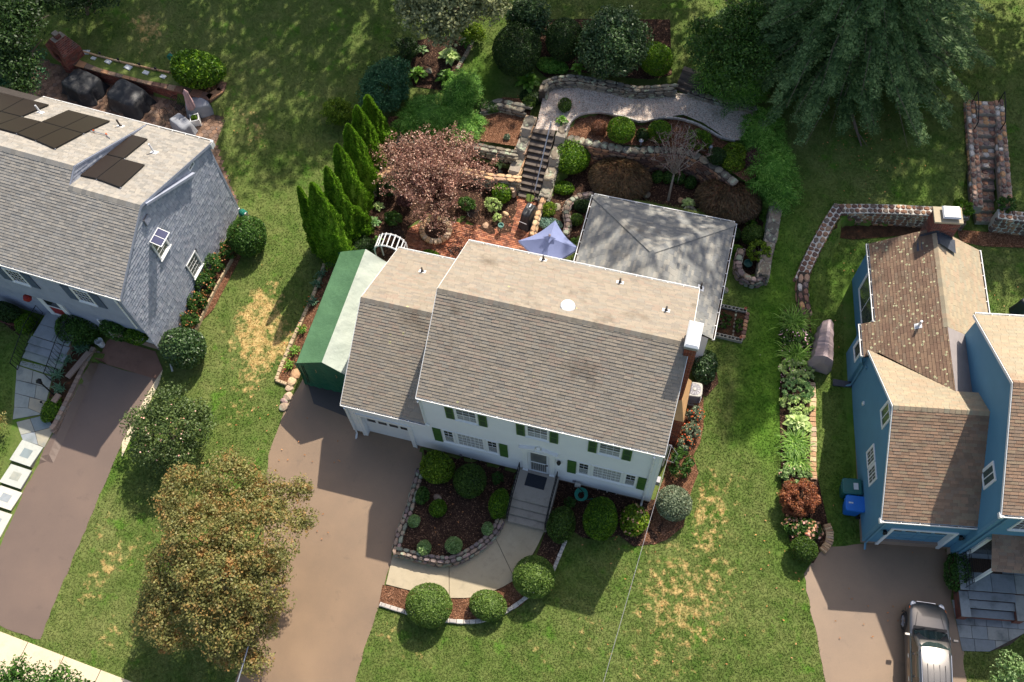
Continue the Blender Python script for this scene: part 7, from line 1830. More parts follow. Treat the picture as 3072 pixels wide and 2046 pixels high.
# --- white arbor behind the garage
ar = thing('garden_arbor','white arched garden arbor between shelter and garage roof','arbor',(-12.75,21.7,.0))
def arch(y,n=14,r=.66,h=1.55): return [(-r,y,0),(-r,y,h)] + [(-r * math.cos(math.pi * k / n),y,h + .62 * math.sin(math.pi * k / n)) for k in range(1,n)] + [(r,y,h),(r,y,0)]
for y in (-.32,.32): 
    mb = MB();mb.tube(arch(y),.04,4);mb.build('arch','white_trim',ar)
for k in range(0,9):
    a = math.pi * (k + .5) / 9;x,z = -.66 * math.cos(a),1.55 + .62 * math.sin(a);MB().tube([(x,-.36,z + .03),(x,.36,z + .03)],.028,4).build('rung','white_trim',ar)
# --- blue parasol
pb = thing('patio_parasol','open square blue patio parasol with scalloped edge between house and hip roof','parasol',(-5.55,23.2,.07))
L0 = np.array([-5.55,23.2,.07]);cs = [P(1555,722,2.25) - L0,P(1666,661,2.25) - L0,P(1738,745,2.25) - L0,P(1636,812,2.25) - L0];ap = (cs[0] + cs[1] + cs[2] + cs[3]) / 4;ap[2] = cs[0][2] + .62
vent = [ap + (c - ap) * .22 for c in cs]
V = [];F = []
for k in range(4):
    a,b = cs[k],cs[(k + 1) % 4];n = 10;base = len(V)
    for i in range(n + 1):
        for j in range(n + 1):
            f = i / n;g = j / n;e = a + (b - a) * g;mid = .10 * math.sin(math.pi * g)
            p = ap + (e - ap) * f;p = p.copy();p[2] -= mid * f * .9;p = p + (ap - e) * 0.0
            p[:2] += (ap - e)[:2] * .10 * math.sin(math.pi * g) * f * f;p[2] -= .05 * math.sin(math.pi * f);V.append(p)
    F += [(base + i * (n + 1) + j,base + (i + 1) * (n + 1) + j,base + (i + 1) * (n + 1) + j + 1,base + i * (n + 1) + j + 1) for i in range(n) for j in range(n)]
MB().add(V,F).build('canopy','canvas_blue',pb,smooth=True)
vm = MB();vt = [q + [0,0,.09] for q in vent];apx = ap + [0,0,.13]
for k in range(4):
    m_ = (vt[k] + vt[(k + 1) % 4]) / 2;m_ = ap + [0,0,.07] + (m_ - ap - [0,0,.09]) * .72;vm.add([apx,vt[k],m_,vt[(k + 1) % 4]],[(0,1,2),(0,2,3)])
vm.build('top_vent','canvas_blue',pb)
MB().lathe([(.05,0),(.06,.05),(.02,.12)],10,apx).build('finial','cover_taupe',pb)
va = MB();rim = MB()
for k in range(4):
    a,b = cs[k],cs[(k + 1) % 4];n = 30;prev = None
    for j in range(n + 1):
        g = j / n;e = a + (b - a) * g;p = e.copy();p[2] -= .09 * math.sin(math.pi * g);p[:2] += (ap - e)[:2] * .10 * math.sin(math.pi * g)
        lo = p - [0,0,.10 + .05 * abs(math.sin(g * math.pi * 7))]
        if prev is not None: va.add([prev[0],p,lo,prev[1]],[(0,1,2,3)]);rim.tube([prev[1],lo],.01,4,cap=False)
        prev = (p,lo)
va.build('valance','canvas_blue',pb);rim.build('piping','cover_gray',pb)
MB().tube([(ap[0],ap[1],0),(ap[0],ap[1],ap[2])],.025,8).build('pole','bark_red',pb);MB().lathe([(.26,0),(.26,.06),(.06,.14),(.04,.3)],16,(ap[0],ap[1],0)).build('base','black_metal',pb)
# --- covered things
def draped(label,c,L,W,H,rz,m,name='covered_furniture',cat='covered furniture',seed=0,taper=.8,top=None,bulge=.06,flare=.05,n=28,peak=None):
    """a cloth cover over something: rounded box with folds hanging from its top edge"""
    rg = np.random.default_rng(seed);t = thing(name,label,cat,tuple(c),rz);ph = rg.random(6) * 6.28;rings = []
    for f,k,fold in ((0,1.04 + flare,1.0),(.06,1.03 + flare * .8,.9),(.35,1.0,.8),(.62,.97,.55),(.86,.94,.3),(.955,.90,.15),(1.0,.76,.08),(.97,.45,.0),(.99,.15,.0)):
        R = []
        for i in range(n):
            a = 2 * math.pi * i / n;e = 7.0;cx_,sy_ = math.cos(a),math.sin(a);r = (abs(cx_) ** e + abs(sy_) ** e) ** (-1 / e)
            w = 1 + fold * bulge * (math.sin(9 * a + ph[0]) + .6 * math.sin(15 * a + ph[1] + f * 2))
            kk = k * (taper + (1 - taper) * (1 - f))
            z = H * f + (.05 * H * math.sin(2 * a + ph[2]) * f if f > .8 else 0)
            x,y = r * cx_ * L / 2 * kk * w,r * sy_ * W / 2 * kk * w
            if peak and f > .8: z += peak[2] * math.exp(-(((x - peak[0]) / .35) ** 2 + ((y - peak[1]) / .35) ** 2))
            R.append((x,y,z))
        rings.append(R)
    V,F = loft(rings);MB().add(V,F).build('fabric_cover',m,t,smooth=True);return t
p = P(1586,645,.55);gq = draped('black covered barbecue grill at the foot of the garden stairs',(p[0],p[1],.1),1.15,.62,.95,math.radians(78),'cover_grill','barbecue_grill','grill',3,.72,bulge=.03)
MB().tube([(-.62,-.2,.62),(-.62,.2,.62)],.02,6).build('handle','gray_metal',gq);lb = MB().box(.1,.3,-.03,.03,.955,.975).build('logo_label','paper_white',gq)
for i,(u,v,L,W,H,rz,m,lab) in enumerate([(251,262,1.9,1.5,.85,-.25,'cover_black','black covered patio set nearer the brick fireplace'),(388,300,2.0,1.5,.95,-.25,'cover_black','black covered patio set in the middle of the paver patio'),
        (598,320,1.35,.9,.7,.5,'cover_gray','grey covered furniture behind the closed pink parasol'),(548,378,1.3,.75,.7,-.5,'cover_gray','grey covered chair in front of the white planter')]):
    p = P(u,v,.4);draped(lab,(p[0],p[1],.09),L,W,H,rz,m,seed=i + 10,taper=.94,bulge=.09,peak=(.25,.1,.18) if i < 2 else (.2,0,.15))
# taupe cover on something tall and narrow by the border
cv = thing('covered_motorbike','tall narrow thing under a taupe cover on the grass by the flower border','covered bike',tuple(G(2462,1050)),math.radians(88))
rings = [];rng = np.random.default_rng(6)
for f in np.linspace(-1,1,30):
    hgt = (1.2 - .08 * f + .1 * math.sin(f * 4)) * (1 if abs(f) < .9 else .62 if abs(f) > .98 else .85);w0 = (.37 - .12 * f) * (1 if abs(f) < .95 else .8);ph = rng.random() * .03
    R = []
    for s,z in ((-1.15,0),(-1.0,.4),(-.88,.76),(-.2,1.0),(.2,1.0),(.88,.76),(1.0,.4),(1.15,0)): R.append((f * 1.1 + .03 * math.sin(11 * z + 7 * s),s * w0 * (1 + .10 * math.sin(15 * f + z * 4) * (1.1 - z)) + .04 * math.sin(3 * f),z * hgt + ph * z + .03 * math.sin(9 * f + 2 * s) * (z > .7)))
    rings.append(R)
V,F = loft(rings);MB().add(V,F).build('fabric_cover','cover_taupe',cv)
wh = MB()
for x in (-.75,.72): wh.tube([(x,-.05,.27),(x,.05,.27)],.28,18)
wh.build('wheel','tyre',cv)
# --- bins
def bin_(label,lid_px,m,rz,paper=False,h=.95):
    u0,v0,u1,v1 = lid_px;c = P((u0 + u1) / 2,(v0 + v1) / 2,-.3 + h);g = float(zt(c[0],c[1]));t = thing('wheeled_bin',label,'bin',(c[0],c[1],g),rz)
    w,d = .30,.36;rings = []
    for z,k in ((.06,.78),(.3,.86),(h - .08,1.0),(h - .07,1.06),(h - .02,1.06)):
        rings.append([(x * w * k,y * d * k - .0,z) for x,y in ((-1,-.8),(-.8,-1),(.8,-1),(1,-.8),(1,.8),(.8,1),(-.8,1),(-1,.8))])
    V,F = loft(rings);MB().add(V,F).build('body',m,t)
    rings = [[(x * w * 1.12 * k,y * d * 1.1 * k,z) for x,y in ((-1,-.8),(-.8,-1),(.8,-1),(1,-.8),(1,.85),(.85,1),(-.85,1),(-1,.85))] for z,k in ((h - .02,1.0),(h + .02,1.0),(h + .045,.9),(h + .05,.3))]
    V,F = loft(rings);lid = MB().add(V,F).build('lid',m,t)
    MB().box(-.17,.17,-.43,-.41,h - .05,h + .01).build('handle_bar',m,t);
    hb = MB();hb.tube([(-.26,.40,h - .02),(-.26,.5,h),(.26,.5,h),(.26,.40,h - .02)],.022,6);hb.build('handle',m,t)
    for sx in (-1,1): MB().tube([(sx * .27,.34,.1),(sx * .33,.34,.1)],.1,14).build('wheel','tyre',t)
    if paper: MB().box(-.14,.14,.05,.24,h + .05,h + .053).build('paper_label','paper_white',lid)
    else:
        MB().box(-.03,.03,-.28,-.1,h + .05,h + .053).build('recycling_mark','paper_white',lid)
        MB().box(-.1,.1,-.325,-.318,h - .3,h - .2).build('printed_mark','paper_white',t)
    return t
bin_('teal wheeled bin with white paper on its lid against the blue wall',(2529,1435,2585,1482),'bin_teal',math.radians(-80),True)
bin_('bright blue wheeled recycling bin against the blue wall',(2538,1486,2598,1532),'bin_blue',math.radians(-84))
# --- air conditioner
p = P(2079,1172,.45);ac = thing('air_conditioner','grey outdoor air conditioner unit behind the brick chimney shoulder','air conditioner',(p[0] + .05,p[1],-.12),.1)
rings = [[(x * k,y * k,z) for x,y in [(.33 * (abs(math.cos(a)) ** 6 + abs(math.sin(a)) ** 6) ** (-1 / 6) * math.cos(a),.33 * (abs(math.cos(a)) ** 6 + abs(math.sin(a)) ** 6) ** (-1 / 6) * math.sin(a)) for a in [2 * math.pi * i / 24 for i in range(24)]]] for z,k in ((0,1),(.06,1),(.07,.96),(.68,.96),(.69,1.02),(.74,1.02),(.76,.94))]
V,F = loft(rings);MB().add(V,F).build('cabinet','beige_metal',ac)
fg = MB()
for r in (.08,.14,.2,.26): fg.tube([(r * math.cos(2 * math.pi * k / 24),r * math.sin(2 * math.pi * k / 24),.775) for k in range(25)],.006,4,cap=False)
for k in range(12): a = 2 * math.pi * k / 12;fg.tube([(.05 * math.cos(a),.05 * math.sin(a),.775),(.27 * math.cos(a),.27 * math.sin(a),.775)],.005,4)
fg.build('fan_grille','gray_metal',ac);MB().lathe([(.28,.762),(.28,.765)],24).build('fan_well','gray_metal',ac);MB().lathe([(.07,.765),(.07,.785),(.02,.79)],14).build('fan_hub','beige_metal',ac)
sl_ = MB()
for k in range(14): sl_.box(-.322,.322,-.322,.322,.1 + k * .04,.108 + k * .04)
sl_.build('side_louvres','gray_metal',ac)
MB().box(-.45,.45,-.45,.45,-.12,0).build('pad','concrete_steps',ac)
# --- hose on the front wall
hz = thing('hose_hanger','coiled teal garden hose on a hanger at the foot of the white front wall','garden hose',(-1.72,12.98,-.05))
hm = MB();rg = random.Random(3)
for k in range(7):
    r = .15 + .02 * k;hm.tube([(r * math.cos(2 * math.pi * j / 18 + k),r * math.sin(2 * math.pi * j / 18 + k) * .9 - .05 + .02 * rg.random(),.5 * r * math.sin(2 * math.pi * j / 18 + k) + .02 * k - .1) for j in range(19)],.016,5)
hm.tube([(.15,-.15,-.1),(.3,-.1,-.25),(.5,.0,-.3)],.013,5);hm.build('hose','hose',hz);MB().box(-.34,-.1,.18,.30,.12,.34).build('reel_box','beige_metal',hz);MB().tube([(-.2,.2,.2),(.1,-.02,.22)],.02,6).build('hanger','black_metal',hz)
# --- raised bed of hollow blocks
rbq = thing('raised_bed','small vegetable bed edged with hollow concrete blocks right of the house','raised bed',tuple(G(2190,970)))
L0 = np.array(rbq.location)
def hollow(a,b,n):
    a = P(*a,.15)[:2];b = P(*b,.15)[:2];d = b - a;L = np.linalg.norm(d);d /= L;nn = np.array([-d[1],d[0]])
    for i in range(n):
        l = L / n * .97;mb = MB()
        for (x0,x1,y0,y1) in ((0,l,-.085,-.055),(0,l,.055,.085),(0,.03,-.055,.055),(l - .03,l,-.055,.055),(l / 2 - .015,l / 2 + .015,-.055,.055)): mb.box(x0,x1,y0,y1,-.05,.17)
        o = mb.build('hollow_block','block',rbq);c = a + d * (L * i / n);o.location = (c[0] - L0[0],c[1] - L0[1],0);o.rotation_euler = (0,0,math.atan2(d[1],d[0]))
hollow((2148,917),(2240,936),4);hollow((2136,1003),(2227,1024),4)
rg = random.Random(4)
for k in range(7):
    q = P(2240 - 12 * k / 6,945 + 68 * k / 6,.1);place_stone(rbq,'stone_pink',(q[0] - L0[0],q[1] - L0[1],.06),(.22,.2,.18),(1,0,0),(0,1,0),(0,0,1),rg)
for k in range(7):
    q = P(2208 - 10 * k / 6,935 + 72 * k / 6,.1);place_stone(rbq,'stone_lichen',(q[0] - L0[0],q[1] - L0[1],.03),(.1,.17,.1),(1,0,0),(0,1,0),(0,0,1),rg)
poly = [tuple((P(a,b,.1)[:2] - L0[:2])) for a,b in ((2150,925),(2235,942),(2225,1015),(2140,998))]
MB().prism(ccw(poly),-.05,.06).build('soil','soil',rbq)
for (u,v,lab) in ((2236,927,'small terracotta pot on the far corner block of the raised bed'),(2222,1014,'small terracotta pot on the near corner block of the raised bed')):
    p = P(u,v,.3);tag(MB().lathe([(.04,0),(.06,.1),(.068,.1),(.068,.12),(.05,.12),(.04,.07)],12).build('flower_pot','terracotta',loc=(p[0],p[1],L0[2] + .172)),lab,'flower pot')
# --- little garden things
for (u,v,zz,lab) in ((1924,420,1.55,'mushroom path light beside the bright round shrub'),(2132,438,1.55,'mushroom path light in the upper bed near the yellow shrub')):
    p = P(u,v,zz + .4);t = thing('path_light',lab,'path light',(p[0],p[1],zz));MB().tube([(0,0,0),(0,0,.34)],.045,10).build('post','gray_metal',t);MB().lathe([(.12,.36),(.12,.38),(.05,.43),(.01,.45)],14).build('cap','galvanised',t);MB().tube([(0,0,.34),(0,0,.37)],.03,8).build('lens','lamp_clear',t)
for i,(u,v) in enumerate(((299,160),(354,178),(418,193),(466,205))):
    p = P(u,v,1.25);t = thing('garden_light','%s small black garden light along the kerb above the brick wall' % ORD[i].replace('topmost','first'),'garden light',(p[0],p[1],.98));MB().tube([(0,0,0),(0,0,.25)],.015,6).build('stake','black_metal',t);MB().lathe([(.03,.22),(.07,.27),(.06,.33),(.01,.35)],10).build('lamp_head','black_metal',t)
p = G(307,1036);t = thing('bucket','white bucket standing by the grey house garage','bucket',tuple(p));MB().lathe([(.14,0),(.17,.42),(.185,.42),(.185,.45),(.165,.45),(.165,.42),(.13,.05)],20).build('pail','white_trim',t);MB().tube([(.18 * math.cos(a),.18 * math.sin(a) * .3 - .1,.44 - .12 * math.sin(a)) for a in np.linspace(0,math.pi,9)],.006,4).build('bail_handle','galvanised',t)
p = G(170,1192);t = thing('post_lantern','black lamp post beside the grey house flagstone walk','lamp post',tuple(p));MB().tube([(0,0,0),(0,0,1.5)],.035,8).build('post','black_metal',t);MB().lathe([(.04,1.5),(.07,1.53),(.11,1.75),(.14,1.77),(.05,1.87),(.01,1.92)],6).build('lantern','black_metal',t);MB().lathe([(.065,1.56),(.095,1.73)],6).build('lamp_glass','glass',t)
for (u,v,lab) in ((130,1212,'small black light stake at the edge of the grey flagstone walk'),(140,1270,'small black light stake at the lower end of the flagstone walk')):
    p = G(u,v);t = thing('garden_light',lab,'garden light',tuple(p));MB().tube([(0,0,0),(0,0,.2)],.012,5).build('stake','black_metal',t);MB().lathe([(.03,.18),(.06,.22),(.05,.26),(.01,.28)],8).build('lamp_head','black_metal',t)
p = P(1504,690,.15);t = thing('plant_pot','round teal pot at the corner of the patio bed','pot',(p[0],p[1],.36));MB().lathe([(.08,0),(.13,.1),(.12,.2),(.14,.21),(.14,.23),(.1,.23),(.09,.15)],16).build('pot','pot_teal',t)
p = P(2246,785,.5);t = thing('plant_pot','teal bowl standing in the rounded stone planter','pot',(p[0],p[1],.15));MB().lathe([(.1,0),(.2,.15),(.2,.25),(.17,.25),(.15,.12)],18).build('pot','pot_teal',t)
p = P(2069,636,.4);t = thing('millstone_fountain','round grey stone fountain behind the hip roof','fountain',(p[0],p[1],.13));MB().lathe([(.34,0),(.36,.25),(.34,.3),(.22,.3),(.18,.24),(.05,.23)],22).build('basin','stone_lichen',t);MB().lathe([(.05,.23),(.05,.36),(.02,.38)],10).build('spout','stone_lichen',t)
p = P(2529,1152,.02);t = tag(MB().prism([(-.45,-.16),(.45,-.12),(.45,.12),(-.45,.16)],0,.06).build('splash_block','flashing',loc=(p[0],p[1],float(zt(p[0],p[1]))),rz=.1),'grey splash block under the blue house downspout','splash block')
# --- brick ring round the pink tree
rc = P(1308,692,.2);t = thing('tree_ring','round brick planter ring on the patio under the pink leaved tree','planter',(rc[0],rc[1],.1));nb = 22
for r_ in range(2):
    for k in range(nb):
        a = 2 * math.pi * (k + .5 * r_) / nb;o = MB().add([(-.13,-.085,-.07),(.13,-.085,-.07),(.13,.085,-.07),(-.13,.085,-.07),(-.13,-.085,.05),(.13,-.085,.05),(.13,.085,.05),(-.13,.085,.05),(-.11,-.065,.07),(.11,-.065,.07),(.11,.065,.07),(-.11,.065,.07)],[(0,1,5,4),(1,2,6,5),(2,3,7,6),(3,0,4,7),(4,5,9,8),(5,6,10,9),(6,7,11,10),(7,4,8,11),(8,9,10,11)])
        o = o.build('brick','stone_tan' if r_ else 'brick_patio',t);o.location = (.66 * math.cos(a),.66 * math.sin(a),.07 + r_ * .14);o.rotation_euler = (0,0,a)
MB().lathe([(.62,0),(.6,.16),(.3,.2),(.02,.22)],20).build('soil','mulch_dark',t)
# --- wire garden chairs
def wire_chair(label,p,rz,s=1.0):
    t = thing('garden_chair',label,'chair',tuple(p),rz,'black metal patio chairs');seat = MB();r = .24 * s
    seat.tube([(r * math.cos(2 * math.pi * k / 16),r * math.sin(2 * math.pi * k / 16),.42) for k in range(17)],.013,5,cap=False)
    for k in range(-3,4): x = k * .06 * s;y = math.sqrt(max(0,r * r - x * x));seat.tube([(x,-y,.42),(x,y,.42)],.008,4)
    for k in range(-3,4): y = k * .06 * s;x = math.sqrt(max(0,r * r - y * y));seat.tube([(-x,y,.425),(x,y,.425)],.008,4)
    seat.build('seat','black_metal',t)
    bk = MB();pts = [(-.24,.2,.42),(-.25,.26,.7),(-.16,.3,.88),(0,.32,.93),(.16,.3,.88),(.25,.26,.7),(.24,.2,.42)];bk.tube(pts,.015,5)
    for k in range(-2,3): bk.tube([(k * .08,.22,.43),(k * .09,.30,.86 - .02 * abs(k))],.009,4)
    bk.build('backrest','black_metal',t)
    for sx in (-1,1):
        for sy in (-1,1): MB().tube([(sx * .17,sy * .17,.42),(sx * .22,sy * .22,.0)],.013,5).build('leg','black_metal',t)
    for sx in (-1,1): MB().tube([(sx * .24,.22,.64),(sx * .27,0,.66),(sx * .24,-.18,.6),(sx * .2,-.18,.42)],.012,5).build('armrest','black_metal',t)
    return t
wire_chair('black metal chair by the brick ring left of the pink tree',P(1200,716,.1),2.2);wire_chair('black metal chair half hidden behind the stepped roof edge',P(1368,768,.1),2.6);wire_chair('black metal chair under the right side of the pink tree',P(1420,655,.1),4.0)
wire_chair('black metal chair between the grey covers on the paver patio',P(545,335,.09),1.0);wire_chair('black metal chair nearest the grey roof on the paver patio',P(515,368,.09),1.5)
# --- closed pink parasol, planter
p = P(585,350,.09);pk = thing('closed_parasol','closed pink parasol standing on the paver patio','parasol',tuple(p))
tipw = P(557,268,2.05) - p;tl = np.array([tipw[0],tipw[1],2.0]) * np.array([.6,.6,1]);rings = []
for f,r in ((.32,.17),(.4,.19),(.6,.16),(.8,.11),(.86,.13),(.93,.07),(1.0,.02)): rings.append([tuple(tl * f + np.array([r * math.cos(a) * (1 + .25 * math.sin(8 * a)),r * math.sin(a) * (1 + .25 * math.sin(8 * a)),0])) for a in [2 * math.pi * k / 24 for k in range(24)]])
V,F = loft(rings);MB().add(V,F).build('canopy','canvas_pink',pk,smooth=True);MB().tube([(0,0,0),tuple(tl * .35)],.025,8).build('pole','black_metal',pk);MB().lathe([(.22,0),(.22,.05),(.05,.1)],14).build('base','black_metal',pk)
p = P(587,362,.3);pl = thing('square_planter','white square planter box with small green plant on the paver patio','planter',(p[0],p[1],.09),.5)
for (x0,x1,y0,y1) in ((-.22,.22,-.22,-.19),(-.22,.22,.19,.22),(-.22,-.19,-.19,.19),(.19,.22,-.19,.19)): MB().box(x0,x1,y0,y1,.03,.46).build('panel','white_trim',pl)
for sx in (-1,1):
    for sy in (-1,1): MB().box(sx * .2 - .03,sx * .2 + .03,sy * .2 - .03,sy * .2 + .03,0,.49).build('post','white_trim',pl)
MB().box(-.19,.19,-.19,.19,.3,.4).build('soil','soil',pl);rng = np.random.default_rng(9);np_obj('plant',shell_leaves((0,0,.45,.14,.14,.12),220,.07,.05,rng),'leaf_bright',pl)
# --- brick fireplace
fp = thing('brick_fireplace','old red brick outdoor fireplace with gabled top at the end of the brick wall','fireplace',tuple(P(205,165,.9)),math.radians(-25))
fw,fd = .75,.55
prof = [(-fw,0),(fw,0),(fw,.75),(.25,1.35),(-.25,1.35),(-fw,.75)]
b0 = MB();
b0.box(-fw,-.34,-fd,fd,-.2,.7);b0.box(.34,fw,-fd,fd,-.2,.7);b0.box(-.34,.34,.1,fd,-.2,.7);b0.box(-.34,.34,-fd,.1,-.2,.12)
b0.build('firebox','brick_old',fp)
hood = MB().add([(-fw,-fd,.7),(fw,-fd,.7),(fw,fd,.7),(-fw,fd,.7),(-.22,-fd * .6,1.3),(.22,-fd * .6,1.3),(.22,fd * .6,1.3),(-.22,fd * .6,1.3)],[(0,1,5,4),(1,2,6,5),(2,3,7,6),(3,0,4,7),(4,5,6,7),(0,3,2,1)]).build('hood','mortar',fp)
for k,(O_,U_,N_) in enumerate((((-fw,-fd,-.2),EX,-EY),((fw,-fd,-.2),EY,EX))):
    w_ = 2 * fw if k == 0 else 2 * fd
    if k == 1: brickwork(hood,O_,U_,N_,w_,.9,'brick_old',seed=k)
bcm = MB();rg = random.Random(2)
def quad_bricks(q,nu,nv,parent):
    q = [np.array(x,float) for x in q];n = np.cross(q[1] - q[0],q[3] - q[0]);n /= np.linalg.norm(n);mb = MB()
    for j in range(nv):
        for i in range(nu + 1):
            a0,a1 = (i - .5 * (j % 2)) / nu,(i + .94 - .5 * (j % 2)) / nu;a0,a1 = max(0,a0),min(1,a1)
            if a1 <= a0: continue
            b0_,b1_ = j / nv,(j + .88) / nv;at_ = lambda a,b: (q[0] * (1 - a) + q[1] * a) * (1 - b) + (q[3] * (1 - a) + q[2] * a) * b
            p4 = [at_(a0,b0_),at_(a1,b0_),at_(a1,b1_),at_(a0,b1_)];h = n * (.012 + .006 * rg.random());mb.add(p4 + [x + h for x in p4],[(4,5,6,7)] + [(k,(k + 1) % 4,4 + (k + 1) % 4,4 + k) for k in range(4)])
    o = mb.build('brickwork','brick_old',parent);o['kind'] = 'stuff'
quad_bricks([(-fw,-fd,.7),(fw,-fd,.7),(.22,-fd * .6,1.3),(-.22,-fd * .6,1.3)],6,8,hood);quad_bricks([(fw,-fd,.7),(fw,fd,.7),(.22,fd * .6,1.3),(.22,-fd * .6,1.3)],5,9,hood);quad_bricks([(-fw,fd,.7),(-fw,-fd,.7),(-.22,-fd * .6,1.3),(-.22,fd * .6,1.3)],5,9,hood)
brick_box('chimney_pot',fp,-.15,.15,-.14,.14,1.28,1.6,'brick_old',seed=4)
# --- hoses by the grey house
p = P(519,178,1.3);t = thing('hose_hanger','teal hose hanging on a post behind the brick wall shrub','garden hose',(p[0],p[1],float(zt(p[0],p[1]))));hm = MB()
for k in range(5): hm.tube([((.14 + .012 * k) * math.cos(2 * math.pi * j / 16),-.03 * k,.5 + .2 * math.sin(2 * math.pi * j / 16)) for j in range(17)],.014,5)
hm.build('hose','hose',t);MB().tube([(0,.05,0),(0,.05,.75)],.03,6).build('post','timber',t)
p = G(735,650);t = thing('hose_reel','white hose reel with teal hose at the rear corner of the grey house','hose reel',tuple(p),-.4);hm = MB()
for k in range(4): hm.tube([(-.12 + .08 * k,.15 * math.cos(2 * math.pi * j / 14),.3 + .15 * math.sin(2 * math.pi * j / 14)) for j in range(15)],.03,5)
hm.build('hose','hose',t)
for sx in (-.22,.22): MB().add([(sx - .02,-.2,0),(sx + .02,-.2,0),(sx + .02,.2,0),(sx - .02,.2,0),(sx - .02,-.05,.5),(sx + .02,-.05,.5),(sx + .02,.05,.5),(sx - .02,.05,.5)],[(0,3,2,1),(4,5,6,7),(0,1,5,4),(1,2,6,5),(2,3,7,6),(3,0,4,7)]).build('side_frame','white_trim',t)
# --- overhead wires
def cable(label,a,b,sag,r=.012,m='white_gutter'):
    a = np.array(a,float);b = np.array(b,float);t = thing('overhead_cable',label,'cable',tuple(a));mb = MB();mb.tube([(b - a) * f - np.array([0,0,sag * 4 * f * (1 - f)]) for f in np.linspace(0,1,25)],r,5);mb.build('wire',m,t);return t
cable('pale overhead cable running from the house corner over the front lawn',(X1 + .2,YF + .3,EAVE + .3),P(1772,2180,6.6),.05,.008,'gray_metal')
cable('thin grey cable end under the orange maple tree',P(752,1915,2.5),P(690,2120,2.2),.02,.03,'galvanised')

